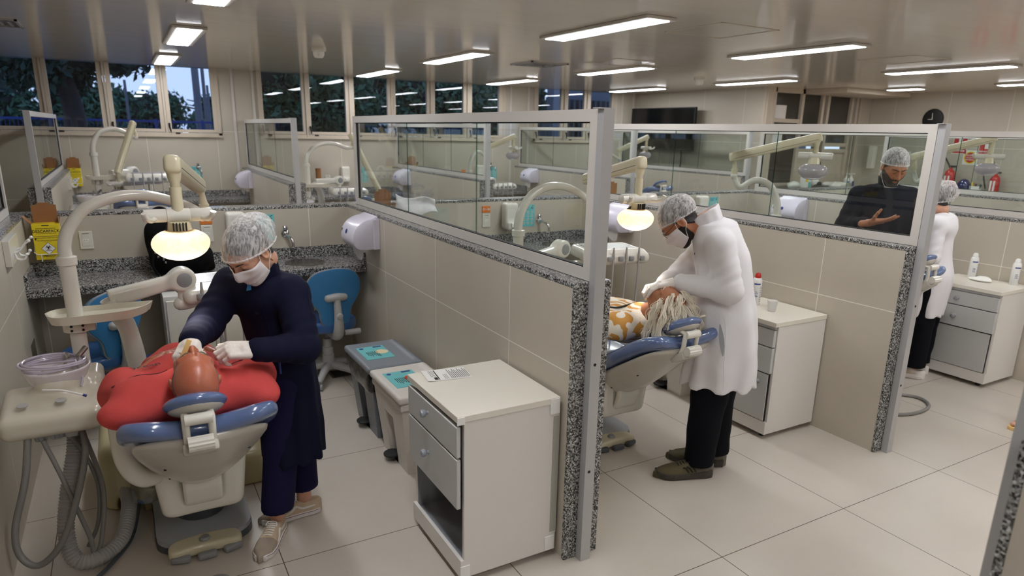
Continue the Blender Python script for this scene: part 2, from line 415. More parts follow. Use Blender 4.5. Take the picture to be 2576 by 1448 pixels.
# ---------------------------------------------------------------- signed-distance modelling
def smin(a, b, k):
    if k <= 0: return np.minimum(a, b)
    h = np.clip(.5+.5*(b-a)/k, 0, 1); return b+(a-b)*h-k*h*(1-h)
def smax(a, b, k): return -smin(-a, -b, k)
class SDF:
    def __init__(s, lo, hi, res):
        s.lo = np.array(lo, float); s.res = res; s.n = np.ceil((np.array(hi, float)-s.lo)/res).astype(int)+1
        s.D = np.full(s.n, .5, np.float32)
        s.ax = [(s.lo[i]+res*np.arange(s.n[i])).astype(np.float32) for i in range(3)]
    def blk(s, lo, hi, pad):
        a = np.clip(np.floor((np.array(lo)-pad-s.lo)/s.res).astype(int), 0, s.n); b = np.clip(np.ceil((np.array(hi)+pad-s.lo)/s.res).astype(int)+1, 0, s.n)
        sl = tuple(slice(a[i], b[i]) for i in range(3))
        return sl, s.ax[0][sl[0]][:, None, None], s.ax[1][sl[1]][None, :, None], s.ax[2][sl[2]][None, None, :]
    def op(s, f, lo, hi, k=0., mode='u'):
        sl, X, Y, Z = s.blk(lo, hi, k+3*s.res)
        if s.D[sl].size == 0: return s
        d = f(X, Y, Z)
        if mode == 'u': s.D[sl] = smin(s.D[sl], d, k)
        elif mode == 's': s.D[sl] = smax(s.D[sl], -d, k)
        elif mode == 'i': s.D[sl] = smax(s.D[sl], d, k)
        return s
    def cone(s, a, b, ra, rb, k=0., mode='u'):
        a = np.array(a, float); b = np.array(b, float); r = max(ra, rb)
        return s.op(lambda X, Y, Z: f_cone(X, Y, Z, a, b, ra, rb), np.minimum(a, b)-r, np.maximum(a, b)+r, k, mode)
    def chain(s, pts, rs, k=.02, mode='u'):
        for i in range(len(pts)-1): s.cone(pts[i], pts[i+1], rs[i], rs[i+1], k, mode)
        return s
    def ell(s, c, r, k=0., mode='u', R=None):
        c = np.array(c, float); m = max(r)
        return s.op(lambda X, Y, Z: f_ell(X, Y, Z, c, r, R), c-m, c+m, k, mode)
    def box(s, c, h, rd=0., k=0., mode='u', R=None):
        c = np.array(c, float); m = np.array(h, float) if R is None else np.full(3, float(np.linalg.norm(h)))
        return s.op(lambda X, Y, Z: f_box(X, Y, Z, c, h, rd, R), c-m, c+m, k, mode)
    def stack(s, lv, k=0., mode='u', pw=2.):
        """lv rows: z, cx, cy, rx, ry, angle(deg)"""
        L = np.array(lv, float); L = L[np.argsort(L[:, 0])]
        m = L[:, 3:5].max()
        lo = (L[:, 1].min()-m, L[:, 2].min()-m, L[0, 0]); hi = (L[:, 1].max()+m, L[:, 2].max()+m, L[-1, 0])
        def f(X, Y, Z):
            z = np.clip(Z, L[0, 0], L[-1, 0]); S = cubic(z.ravel(), L)
            cx, cy, rx, ry, an = [S[:, i].reshape(z.shape).astype(np.float32) for i in range(5)]
            ca, sa = np.cos(np.radians(an)), np.sin(np.radians(an)); dx, dy = X-cx, Y-cy
            u, v = (dx*ca+dy*sa)/rx, (-dx*sa+dy*ca)/ry
            d = ((np.abs(u)**pw+np.abs(v)**pw)**(1/pw)-1)*np.minimum(rx, ry)
            e = np.maximum(L[0, 0]-Z, Z-L[-1, 0])
            return np.maximum(d, e)
        return s.op(f, lo, hi, k, mode)
    def disp(s, fn):
        s.D += fn(s.ax[0][:, None, None], s.ax[1][None, :, None], s.ax[2][None, None, :]).astype(np.float32); return s
    def mesh(s):
        return surface_nets(s.D, s.lo, s.res)
    def build(s, name, mt, parent=None, xf=None):
        v, f = s.mesh()
        if xf is not None: v = xf(v)
        return link_mesh(name, v, f.tolist(), mt, parent)
def cubic(z, L):
    """monotone-ish cubic interpolation of the rows of L over L[:,0]"""
    zs = L[:, 0]; y = L[:, 1:]; dz = np.diff(zs)[:, None]; sl = np.diff(y, axis=0)/dz
    m = np.vstack([sl[:1], (sl[1:]+sl[:-1])/2, sl[-1:]])
    i = np.clip(np.searchsorted(zs, z, side='right')-1, 0, len(zs)-2)
    h = (zs[i+1]-zs[i])[:, None]; t = ((z-zs[i])[:, None])/h
    return (2*t**3-3*t**2+1)*y[i]+(t**3-2*t**2+t)*h*m[i]+(-2*t**3+3*t**2)*y[i+1]+(t**3-t**2)*h*m[i+1]
def f_cone(X, Y, Z, a, b, ra, rb):
    ab = b-a; l = float(ab@ab)+1e-12
    t = np.clip(((X-a[0])*ab[0]+(Y-a[1])*ab[1]+(Z-a[2])*ab[2])/l, 0, 1)
    return np.sqrt((X-a[0]-t*ab[0])**2+(Y-a[1]-t*ab[1])**2+(Z-a[2]-t*ab[2])**2)-(ra+(rb-ra)*t)
def loc3(X, Y, Z, c, R):
    dx, dy, dz = X-c[0], Y-c[1], Z-c[2]
    if R is None: return dx, dy, dz
    R = np.array(R)
    return tuple(R[0, i]*dx+R[1, i]*dy+R[2, i]*dz for i in range(3))
def f_ell(X, Y, Z, c, r, R=None):
    x, y, z = loc3(X, Y, Z, c, R)
    k0 = np.sqrt((x/r[0])**2+(y/r[1])**2+(z/r[2])**2); k1 = np.sqrt((x/r[0]**2)**2+(y/r[1]**2)**2+(z/r[2]**2)**2)+1e-9
    return k0*(k0-1)/k1
def f_box(X, Y, Z, c, h, rd=0., R=None):
    x, y, z = loc3(X, Y, Z, c, R)
    q = [np.abs(x)-(h[0]-rd), np.abs(y)-(h[1]-rd), np.abs(z)-(h[2]-rd)]
    o = np.sqrt(np.maximum(q[0], 0)**2+np.maximum(q[1], 0)**2+np.maximum(q[2], 0)**2)
    return o+np.minimum(np.maximum(q[0], np.maximum(q[1], q[2])), 0)-rd
def surface_nets(D, lo, res):
    ins = D < 0; c = np.zeros(np.array(D.shape)-1, np.uint8)
    sls = [(slice(0, -1), slice(1, None))[b] for b in (0, 1)]
    cor = [(i, j, k) for i in (0, 1) for j in (0, 1) for k in (0, 1)]
    for i, j, k in cor: c += ins[sls[i], sls[j], sls[k]]
    act = np.argwhere((c > 0) & (c < 8)); idx = np.full(c.shape, -1, np.int32)
    if len(act) == 0: return np.zeros((0, 3)), np.zeros((0, 4), int)
    idx[tuple(act.T)] = np.arange(len(act))
    val = {q: D[act[:, 0]+q[0], act[:, 1]+q[1], act[:, 2]+q[2]].astype(float) for q in cor}
    S = np.zeros((len(act), 3)); N = np.zeros(len(act))
    for a in cor:
        for ax in range(3):
            if a[ax]: continue
            b = list(a); b[ax] = 1; b = tuple(b); va, vb = val[a], val[b]; m = (va < 0) != (vb < 0)
            t = np.where(m, va/(va-vb+1e-20), 0)
            p = np.array(a, float)[None]+t[:, None]*np.eye(3)[ax][None]
            S += np.where(m[:, None], p, 0); N += m
    v = lo+(act+S/N[:, None])*res; F = []
    for ax in range(3):
        u, w_ = [(1, 2), (2, 0), (0, 1)][ax]
        s0 = [slice(1, -1)]*3; s0[ax] = slice(0, -1); s1 = [slice(1, -1)]*3; s1[ax] = slice(1, None)
        A, B = ins[tuple(s0)], ins[tuple(s1)]
        e = np.argwhere(A != B)
        if len(e) == 0: continue
        base = e.copy(); base[:, u] += 1; base[:, w_] += 1
        def g(du, dw):
            q = base.copy(); q[:, u] += du; q[:, w_] += dw; return idx[q[:, 0], q[:, 1], q[:, 2]]
        q = np.stack([g(-1, -1), g(0, -1), g(0, 0), g(-1, 0)], 1)
        fl = ~A[tuple(e.T)]; q[fl] = q[fl][:, ::-1]
        F.append(q[(q >= 0).all(1)])
    return v, np.vstack(F)
def noise3(X, Y, Z, seed=0, f=10., n=5):
    r = np.random.default_rng(seed); o = 0
    for _ in range(n):
        d = r.normal(size=3); d /= np.linalg.norm(d); d *= f*(.6+.8*r.random()); o = o+np.sin(d[0]*X+d[1]*Y+d[2]*Z+r.random()*6.28)
    return o/n
# ---------------------------------------------------------------- the room
W = 2.336; YE, YB = 2.2, 5.48; XF = 1.55; TH = .18; HW = 1.30; ZT = 1.985; ZC = 2.675; YW = 10.95; XR = 9.0; YD = 7.75; XK = 11.7
def struct(name, mb, m, parent=None, smooth=False):
    o = mb.build(name, m, parent, smooth=smooth)
    o['kind'] = 'structure'
    return o
struct('floor', MB().box(-3.2, XK+.2, -3.2, YW+.2, -.08, 0), 'floor_tile')
struct('ceiling', MB().box(-3.3, XK+.2, -3.2, YW+.2, ZC, ZC+.1), 'ceiling_metal')
b = MB(); b.box(-3.3, XR+.2, YW, YW+.2, 0, 1.74)
for x0, x1 in ((1.31, 1.84), (6.0, 6.6), (8.45, XR+.2)): b.box(x0, x1, YW, YW+.2, 1.74, ZC)
struct('wall_window', b, 'wall_tile')
struct('wall_television', MB().box(XR, XR+.2, YD, YW, 0, ZC), 'wall_tile')
b = MB(); b.box(XR+.2, XK+.2, YD, YD+.2, 0, 1.12); b.box(XR+.2, 9.16, YD, YD+.2, 1.12, ZC); b.box(11.44, XK+.2, YD, YD+.2, 1.12, ZC)
struct('wall_glazed_doors', b, 'wall_tile')
struct('wall_right', MB().box(XK, XK+.2, -3.2, YD, 0, ZC), 'wall_tile')
struct('wall_left', MB().box(-3.4, -3.2, -3.2, YW, 0, ZC), 'wall_tile')
struct('wall_behind_camera', MB().box(-3.2, XK+.2, -3.4, -3.2, 0, ZC), 'wall_tile')
t = MB()
for x in (1.50, 1.78, 6.12, 6.48, 8.62, 8.9): t.box(x-.018, x+.018, YW-.014, YW, 1.0, ZC)
struct('trim_1', t, 'alu_white')
t = MB(); t.box(XR-.012, XR, YD+.02, YD+.07, 1.0, ZC); t.box(XR, XR+.2, YD-.012, YD, 1.0, ZC)
struct('trim_2', t, 'win_frame')
struct('trim_3', MB().box(9.9, 11.6, 7.0, 7.74, 2.60, ZC, .01), 'win_frame')
# window bands: outer frame, sashes, panes, handles
def window(n, x0, x1, panes, ztop=ZC):
    f = MB(); z0 = 1.74
    f.box(x0, x1, YW-.02, YW+.1, z0, z0+.045); f.box(x0, x1, YW-.035, YW, z0-.015, z0+.012)
    f.box(x0, x0+.04, YW-.02, YW+.1, z0, ztop); f.box(x1-.04, x1, YW-.02, YW+.1, z0, ztop)
    ed = [x0]+[(panes[i][1]+panes[i+1][0])/2 for i in range(len(panes)-1)]+[x1]
    for m in ed[1:-1]: f.box(m-.014, m+.014, YW-.03, YW+.1, z0, ztop)
    fr = struct('window_%d' % n, f, 'win_frame')
    s = MB()
    for i, (a, c) in enumerate(panes):
        l, r = ed[i]+.018, ed[i+1]-.018
        s.box(l, a, YW-.012, YW+.05, z0+.05, ztop); s.box(c, r, YW-.012, YW+.05, z0+.05, ztop); s.box(a, c, YW-.012, YW+.05, z0+.05, z0+.092)
        p = MB().box(a-.005, c+.005, YW+.018, YW+.024, z0+.09, ztop).build('pane', 'glass_window', fr, smooth=False)
        h = MB(); h.box(a+.04*1, a+.1, YW-.03, YW-.012, z0+.028, z0+.05, .004); h.cyl((l+.02, YW-.03, 1.9), (l+.02, YW-.045, 1.9), .016, 10); h.tube([(l+.02, YW-.045, 1.9), (l+.022, YW-.05, 1.86), (l+.035, YW-.045, 1.80)], [.014, .012, .007], 8)
        h.build('handle', 'black', fr)
    s.build('sash', 'win_frame', fr, smooth=False)
window(1, -3.2, 1.31, [(-3.0, -2.6), (-2.46, -1.99), (-1.90, -1.53), (-1.39, -.84), (-.71, -.16), (-.01, .53), (.665, 1.215)])
window(2, 1.84, 6.0, [(1.91, 2.477), (2.60, 3.147), (3.285, 3.835), (3.97, 4.518), (4.66, 5.185), (5.35, 5.88)])
window(3, 6.6, 8.45, [(6.69, 7.184), (7.343, 7.704), (7.86, 8.36)])
# glazed door wall
f = MB()
for x in (9.16, 9.84, 10.36, 10.5, 11.14, 11.28, 11.38): f.box(x-.03, x+.03, YD-.02, YD+.1, 1.12, ZC)
f.box(9.16, 11.4, YD-.02, YD+.1, 1.12, 1.17); f.box(9.16, 11.4, YD-.02, YD+.1, 2.6, ZC)
for a, c, zs in ((9.16, 9.84, (2.17,)), (9.87, 10.36, (1.80, 1.70)), (10.5, 11.14, (1.80, 1.70))):
    for z in zs: f.box(a, c, YD-.015, YD+.09, z-.03, z+.03)
dr = struct('door_1', f, 'win_frame')
MB().box(9.18, 9.82, YD+.03, YD+.04, 1.17, 2.6).build('pane', 'dark_glass', dr, smooth=False)
MB().box(9.88, 10.35, YD+.03, YD+.04, 1.8, 2.6).build('pane', 'dark_glass', dr, smooth=False)
MB().box(10.51, 11.13, YD+.03, YD+.04, 1.8, 2.6).build('pane', 'dark_glass', dr, smooth=False)
MB().box(9.88, 10.35, YD+.02, YD+.05, 1.17, 1.7).build('panel', 'win_frame', dr, smooth=False)
MB().box(10.51, 11.37, YD+.02, YD+.05, 1.17, 1.7).build('panel', 'win_frame', dr, smooth=False)
# low walls with granite caps
def low_wall(name, x0, x1, y0, y1, ends):
    c = struct(name, MB().box(x0, x1, y0+(.022 if 'n' in ends else 0), y1-(.022 if 'f' in ends else 0), 0, HW-.024), 'wall_tile')
    MB().box(x0-.002, x1+.002, y0, y1, HW-.024, HW, .004).build('granite_cap', 'granite', c, smooth=False)
    if 'n' in ends: MB().box(x0-.002, x1+.002, y0, y0+.022, 0, HW-.024, .004).build('granite_end', 'granite', c, smooth=False)
    if 'f' in ends: MB().box(x0-.002, x1+.002, y1-.022, y1, 0, HW-.024, .004).build('granite_end', 'granite', c, smooth=False)
    return c
def screen(k, y0, y1, name_where, near=True, joints=(.33, .655)):
    """aluminium framed glass screen standing on a low wall, with a post down to the floor"""
    xc = XF+TH/2+W*k; x0, x1 = xc-.02, xc+.02
    r = thing('glass_screen', name_where, 'glass screen', (xc, y0, HW), 'aluminium framed glass screens on the low walls')
    s = -1 if near else 1; yn, yf = (y0, y1) if near else (y1, y0)
    p = MB().box(xc-.026, xc+.026, min(yn+s*.002, yn+s*.042), max(yn+s*.002, yn+s*.042), 0, ZT)
    p.box(xc-.05, xc+.026, min(yn+s*.002, yn+s*.042), max(yn+s*.002, yn+s*.042), ZT, ZT+.004)
    for z in (.45, .95): p.m = 1; p.cyl((xc-.004, yn+s*.0405, z), (xc-.004, yn+s*.0435, z), .007, 10)
    p.build('post', ['alu', 'black'], r, smooth=False)
    ya, yb = min(yn, yf)+.004, max(yn, yf)-.02
    f = MB(); z0 = HW+.002
    f.box(x0, x1, ya, yb, z0, z0+.05); f.box(x0, x1, ya, yb, ZT-.048, ZT)
    f.box(x0, x1, ya, ya+.05, z0+.05, ZT-.048); f.box(x0, x1, yb-.05, yb, z0+.05, ZT-.048)
    f.build('frame', 'alu_white', r, smooth=False)
    g = MB()
    g.box(xc-.009, xc+.009, ya+.05, ya+.054, z0+.05, ZT-.048); g.box(xc-.009, xc+.009, yb-.054, yb-.05, z0+.05, ZT-.048)
    g.box(xc-.012, xc+.012, ya+.05, yb-.05, z0+.05, z0+.055); g.box(xc-.012, xc+.012, ya+.05, yb-.05, ZT-.053, ZT-.048)
    g.build('gasket', 'black_rubber', r, smooth=False)
    L = yb-ya-.1; e = [0]+list(joints)+[1]
    for i in range(len(e)-1):
        q = MB().box(xc-.003, xc+.003, ya+.05+L*e[i]+.002, ya+.05+L*e[i+1]-.002, z0+.055, ZT-.053)
        q.build('pane', 'glass_pane', r, smooth=False)
    for j in joints: MB().box(xc-.003, xc+.003, ya+.05+L*j-.002, ya+.05+L*j+.002, z0+.055, ZT-.053).build('pane_joint', 'glass_edge', r, smooth=False)
    return r
WH = {-1: 'at the left edge', 0: 'left of the man in white coat', 1: 'in front of the man in navy', 2: 'behind the woman in white', 3: 'in front of the fire extinguishers'}
WB = {-1: 'by the sharps box at far left', 0: 'left of the tall brown tube', 1: 'right of the tall brown tube', 2: 'in front of the dark louvred windows', 3: 'nearest the television wall'}
for k in range(-1, 4):
    x0 = XF+W*k
    low_wall('wall_partition_front' if k == 0 else 'wall_partition', x0, x0+TH, YE, YB, 'n')
    screen(k, YE, YB, 'glass screen on a front low wall, '+WH[k])
    low_wall('wall_partition_rear', x0, x0+TH, 7.7, YW, 'n')
    screen(k, 7.7, YW, 'glass screen on a rear low wall, '+WB[k])
low_wall('wall_partition_back', -3.2, XF+W*3+TH, YB, YB+.16, '')
low_wall('wall_partition_near', XF, XF+TH, -3.2, .58, 'f')
screen(0, -1.9, .58, 'glass screen whose post crosses the bottom right corner', near=False)
# counters along the back wall of each front booth and along the window wall
def counter(name, x0, x1, yb, label, basin=None):
    yf = yb-.46
    r = thing(name, label, 'counter', ((x0+x1)/2, yb, .885), 'granite counters in the booths')
    b = MB(); zt = .885
    b.box(x0, x1, yf, yb, zt-.03, zt, .004); b.box(x0, x1, yf-.018, yf, zt-.055, zt, .004)
    b.build('worktop', 'granite', r, smooth=False)
    b = MB().box(x0+.018, x1-.018, yb-.018, yb, zt, zt+.09, .003); b.box(x0, x0+.018, yf, yb, zt, zt+.09, .003); b.box(x1-.018, x1, yf, yb, zt, zt+.09, .003)
    b.build('backsplash', 'granite', r, smooth=False)
    if basin:
        bx = basin; s = MB().lathe([(.15, .003), (.14, .005), (.125, .0015), (.11, .001), (.01, .0008)], (bx, yb-.22, zt), n=32); s.build('sink', 'steel', r)
    return r
def faucet(x, yb, z, label):
    r = thing('faucet', label, 'faucet', (x, yb, z), 'wall faucets over the counters')
    f = MB(); f.lathe([(.03, 0), (.03, .006), (.022, .012), (.02, .03), (.014, .034)], (x, yb, z), (0, -1, 0), 20)
    f.tube([(x, yb-.03, z), (x+.005, yb-.09, z-.006), (x+.02, yb-.15, z-.03), (x+.024, yb-.16, z-.085)], .011, 12, 6); f.build('spout', 'chrome', r)
    MB().lathe([(.016, 0), (.018, .01), (.02, .02), (.012, .03)], (x, yb-.018, z+.03), (0, 0, 1), 14).build('handle', 'chrome', r)
NAMEB = {0: 'booth of the woman in navy', 1: 'booth of the man in white coat', 2: 'booth of the man in navy coat', 3: 'last front booth'}
for k in range(4):
    counter('granite_counter', XF-W+TH+W*k, XF+W*k, YB, 'speckled granite counter with upstand in the '+NAMEB[k], (1.14+W*k) if k < 2 else None)
for k in range(2): faucet(1.05+W*k, YB, 1.085, 'chrome wall faucet over the sink in the '+NAMEB[k])
NAMER = {0: 'left booth', 1: 'booth with the brown tube', 2: 'third booth', 3: 'booth next to the television'}
for k in range(4):
    counter('granite_counter', XF-W+TH+W*k, XF+W*k, YW, 'granite counter under the windows in the rear '+NAMER[k])
    if k < 3: faucet((.95, .95, 1.05)[k]+W*k, YW, 1.30, 'chrome wall faucet under the windows in the rear '+NAMER[k])
# ceiling panels, vents, detectors, hatches
PNAME = {}
for j, y in enumerate((9.85, 7.2, 4.5, 1.85, -.8)):  # last two rows lie out of view, added to light the room
    for i, x in enumerate((.61, 3.3, 5.5, 8.05, 10.6)):
        if i == 4 and j == 0: continue
        if i == 4 and j == 1: ylen, yc = .24, 6.5
        else: ylen, yc = .66, y
        rn = ('along the windows', 'above the rear booth openings', 'above the front booths', 'above the aisle, added out of view', 'behind the aisle, added out of view')[j]
        cn = ('first', 'second', 'third', 'fourth', 'fifth')[i]
        r = thing('ceiling_light', f'LED ceiling panel, {cn} from left {rn}', 'ceiling light', (x, yc, ZC), 'LED ceiling panels')
        f = MB(); w2 = .135
        f.box(x-w2, x+w2, yc-ylen-.03, yc+ylen+.03, ZC-.022, ZC-.001, .004); f.build('frame', 'alu_white', r, smooth=False)
        MB().box(x-.092, x+.092, yc-ylen, yc+ylen, ZC-.026, ZC-.0215).build('diffuser', 'panel_glow', r, smooth=False)
for x, y, lab in ((1.86, 7.35, 'round white smoke detector on the ceiling over the left booths'), (7.05, 7.28, 'round white smoke detector on the ceiling near the television')):
    r = thing('smoke_detector', lab, 'smoke detector', (x, y, ZC), 'smoke detectors')
    MB().lathe([(.075, 0), (.075, -.03), (.06, -.04)], (x, y, ZC), n=28).build('base', 'white_pl', r)
    MB().lathe([(.055, 0), (.055, -.03), (.04, -.055), (.0, -.06)], (x, y, ZC-.04), n=28).build('dome', 'clear_sheet', r)
for x, y, lab in ((4.4, 7.2, 'grey square ceiling vent beside the middle panels'), (-.85, 7.3, 'slotted ceiling vent at the upper left corner')):
    r = thing('ceiling_vent', lab, 'vent', (x, y, ZC), 'ceiling vents')
    f = MB()
    for s in (.25, .19, .13): 
        f.box(x-s, x+s, y-s, y-s+.02, ZC-.014, ZC); f.box(x-s, x+s, y+s-.02, y+s, ZC-.014, ZC); f.box(x-s, x-s+.02, y-s, y+s, ZC-.014, ZC); f.box(x+s-.02, x+s, y-s, y+s, ZC-.014, ZC)
    f.build('grille', 'lt_grey_pl', r, smooth=False)
    MB().box(x-.24, x+.24, y-.24, y+.24, ZC-.004, ZC-.001).build('duct_plate', 'dk_grey_pl', r, smooth=False)
for n, (x, y) in enumerate(((4.1, 4.05), (6.9, 4.3), (5.0, 6.4))):
    f = MB(); s = .3
    for a in ((x-s, x+s, y-s, y-s+.012), (x-s, x+s, y+s-.012, y+s), (x-s, x-s+.012, y-s, y+s), (x+s-.012, x+s, y-s, y+s)): f.box(*a, ZC-.003, ZC-.0002)
    struct('trim_%d' % (4+n), f, 'win_frame')
# floor drain by the stool
r = thing('floor_drain', 'square dark drain grate in the floor by the stool and bins', 'drain', (1.33, 5.08, 0))
MB().box(1.24, 1.42, 5.0, 5.17, 0, .004).build('frame', 'steel', r, smooth=False)
d = MB()
for i in range(7): d.box(1.26, 1.40, 5.015+i*.021, 5.024+i*.021, .004, .0055)
d.build('slots', 'black', r, smooth=False)
# outside: trees, fence, poles, a neighbouring building
struct('ground_outside', MB().box(-60, 90, YW+.3, 120, -.3, -.05), 'ground')
def tree(x, y, h, cr, n, leaf, label, m='foliage', seed=0, trunk=.2, squash=.8, zc=None):
    rr = np.random.default_rng(seed); zc = zc or h*.68
    r = thing('tree', label, 'tree', (x, y, 0), 'trees outside the windows')
    b = MB(); b.tube([(x, y, -.1), (x+.1, y, h*.3), (x-.1, y+.1, h*.5), (x+.1, y, zc+cr*.3)], [trunk, trunk*.8, trunk*.5, .04], 10, 5)
    for i in range(9):
        a = rr.random()*6.28; z = zc+cr*(rr.random()-.7)*.8; l = cr*(.5+.5*rr.random())
        b.tube([(x, y, z), (x+l*.5*math.cos(a), y+l*.5*math.sin(a), z+l*.25), (x+l*math.cos(a), y+l*math.sin(a), z+l*.35)], [trunk*.4, trunk*.25, .02], 6, 4)
    b.build('trunk', 'bark', r)
    cl = rr.normal(size=(26, 3)); cl /= np.linalg.norm(cl, axis=1, keepdims=True); cl *= (rr.random((26, 1))**.4)*cr*.72
    i = rr.integers(0, 26, n); d = rr.normal(size=(n, 3)); d /= np.linalg.norm(d, axis=1, keepdims=True); d *= cr*.42*rr.random((n, 1))**.5
    P = cl[i]+d; P[:, 2] *= squash; P += (x, y, zc)
    A = rr.normal(size=(n, 3)); A /= np.linalg.norm(A, axis=1, keepdims=True); B = np.cross(A, rr.normal(size=(n, 3))); B /= np.linalg.norm(B, axis=1, keepdims=True)
    s = leaf*(.6+.8*rr.random((n, 1))); Vv = np.stack([P-A*s, P+B*s*.42, P+A*s, P-B*s*.42], 1).reshape(-1, 3)
    cr_ = link_mesh('crown', Vv, np.arange(4*n).reshape(-1, 4).tolist(), m, r, smooth=False)
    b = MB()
    for q in cl[:14]: b.sphere((q[0]*.85+x, q[1]*.85+y, q[2]*.85*squash+zc), cr*.33, 8)  # dark spheres added inside the crown to keep the sky from showing through
    b.build('sky_block_core', 'sky_block_dark', cr_)
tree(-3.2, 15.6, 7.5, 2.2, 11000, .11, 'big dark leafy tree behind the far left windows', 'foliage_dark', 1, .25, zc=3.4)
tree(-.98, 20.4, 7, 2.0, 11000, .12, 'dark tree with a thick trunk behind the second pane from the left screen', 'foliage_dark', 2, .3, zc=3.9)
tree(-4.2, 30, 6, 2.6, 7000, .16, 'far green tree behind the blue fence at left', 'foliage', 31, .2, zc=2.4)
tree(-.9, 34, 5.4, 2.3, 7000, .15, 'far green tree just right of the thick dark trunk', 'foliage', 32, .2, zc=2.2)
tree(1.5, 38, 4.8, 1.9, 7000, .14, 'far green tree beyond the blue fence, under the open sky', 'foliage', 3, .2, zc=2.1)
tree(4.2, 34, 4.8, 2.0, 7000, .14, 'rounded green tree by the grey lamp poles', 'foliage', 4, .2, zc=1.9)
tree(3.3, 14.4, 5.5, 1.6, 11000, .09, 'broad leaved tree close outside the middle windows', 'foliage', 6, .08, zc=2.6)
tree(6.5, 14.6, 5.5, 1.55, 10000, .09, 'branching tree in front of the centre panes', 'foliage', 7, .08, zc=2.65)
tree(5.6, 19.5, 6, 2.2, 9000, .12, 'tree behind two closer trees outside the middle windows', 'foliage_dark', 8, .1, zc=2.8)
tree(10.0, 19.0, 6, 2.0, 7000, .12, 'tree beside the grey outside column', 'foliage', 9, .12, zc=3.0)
fb = thing('metal_fence', 'blue metal mesh fence outside the left windows', 'fence', (0, 24, 0))
f = MB()
for z in (.3, 1.95): f.box(-12, 5.2, 24, 24.05, z, z+.06)
f.build('rail', 'fence_blue', fb, smooth=False)
f = MB()
for i in range(14): f.box(-12+1.3*i, -11.93+1.3*i, 23.98, 24.07, 0, 2.05)
f.build('upright', 'fence_blue', fb, smooth=False)
f = MB()
for i in range(170): f.box(-12+.1*i, -11.988+.1*i, 24.02, 24.03, .3, 1.95)
f.build('mesh_bars', 'fence_blue', fb, smooth=False)
for x, y, rr_, lab in ((2.33, 24.8, .12, 'thick grey lamp pole outside the fourth left pane'), (2.62, 25.5, .06, 'thin pale pole just right of the thick grey pole'), (2.78, 26, .05, 'thinnest pale pole beside two other poles'), (.35, 25.2, .05, 'thin pale post in the third left pane'), (-.9, 24.8, .09, 'pale post in front of the dark trunk')):
    tag(MB().cyl((x, y, 0), (x, y, 8 if rr_ > .055 else 4.2 if x > 3.3 else 3.2), rr_, 10, rr_*.8).build('lamp_pole', 'concrete'), lab, 'pole', 'poles outside the windows')
nb = thing('building', 'grey building with columns and louvres outside the right windows', 'building', (14, 18, 0))
f = MB(); f.box(11.8, 26, 17, 18.6, 3.2, 3.7); f.box(13.2, 26, 20, 20.3, 0, 3.6); f.build('wall', 'concrete', nb, smooth=False)
f = MB()
for x in (10.9, 13.6, 16.2): f.box(x, x+.35, 17.0, 17.35, 0, 3.3)
f.build('column', 'concrete', nb, smooth=False)
f = MB()
for i in range(26): f.box(13.0+.22*i, 13.08+.22*i, 19.7, 19.9, .4, 3.0)
f.build('louvres', 'dk_grey_pl', nb, smooth=False)
tag(MB().box(12.2, 14.6, 22, 22.2, 0, 3.0).build('garden_wall', 'concrete', smooth=False), 'pale boundary wall seen through the last middle pane', 'wall')
# ---------------------------------------------------------------- dental units
SCACHE = {}
def cached(key, fn):
    if key not in SCACHE: SCACHE[key] = fn()
    return SCACHE[key]
def sd_part(name, key, fn, mt, parent, off=(0, 0, 0), R=None):
    v, f = cached(key, lambda: (lambda s: (lambda m: (m[0], m[1].tolist()))(s.mesh()))(fn()))
    if R is not None: v = v @ np.array(R).T
    return link_mesh(name, v+np.array(off), f, mt, parent)
WV = np.array([0, .06, .2, .4, .6, .8, .92, 1.0]); WW = np.array([.11, .14, .182, .222, .25, .264, .258, .245])
NV = np.array([0, .1, .25, .45, .65, .85, 1.0]); NN = np.array([.10, .14, .165, .16, .125, .085, .05])
def belly(v, q): return -np.interp(np.clip(v, 0, 1).ravel(), NV, NN).reshape(np.shape(v))*(1-.72*np.clip(q, 0, 1.15)**2)
BL = .84
def s_shell():
    s = SDF((-.3, -.06, -.23), (.3, BL+.06, .05), .008)
    def f(X, Y, Z):
        v = Y/BL; wv = np.interp(np.clip(v, 0, 1).ravel(), WV, WW).reshape(v.shape)*.94
        d2 = smax((np.abs(X)-wv)*.9, np.maximum(-Y-.0, Y-BL+.02), .09)
        nb = belly(v, np.abs(X)/(wv+.005))
        dn = np.maximum((nb-Z)*.8, Z+.018)
        return smax(d2, dn, .03)
    return s.op(f, (-.3, -.06, -.23), (.3, BL+.06, .05))
def s_cush():
    s = SDF((-.33, -.08, -.09), (.33, BL+.08, .09), .008)
    def f(X, Y, Z):
        v = Y/BL; wv = np.interp(np.clip(v, 0, 1).ravel(), WV, WW).reshape(v.shape)
        d2 = smax((np.abs(X)-wv)*.9, np.maximum(-Y, Y-BL-.018*np.cos(np.clip(np.abs(X)*14, 0, 3.14)-3.14)), .11)
        bend = .03*np.clip(np.abs(X)/.25, 0, 1)**2
        d2 = d2-.012; dn = np.abs(Z-.0-bend)-.034
        q = np.sqrt(np.maximum(d2+.030, 0)**2+np.maximum(dn+.030, 0)**2)+np.minimum(np.maximum(d2+.030, dn+.030), 0)-.030
        return q
    return s.op(f, (-.33, -.08, -.09), (.33, BL+.08, .09))
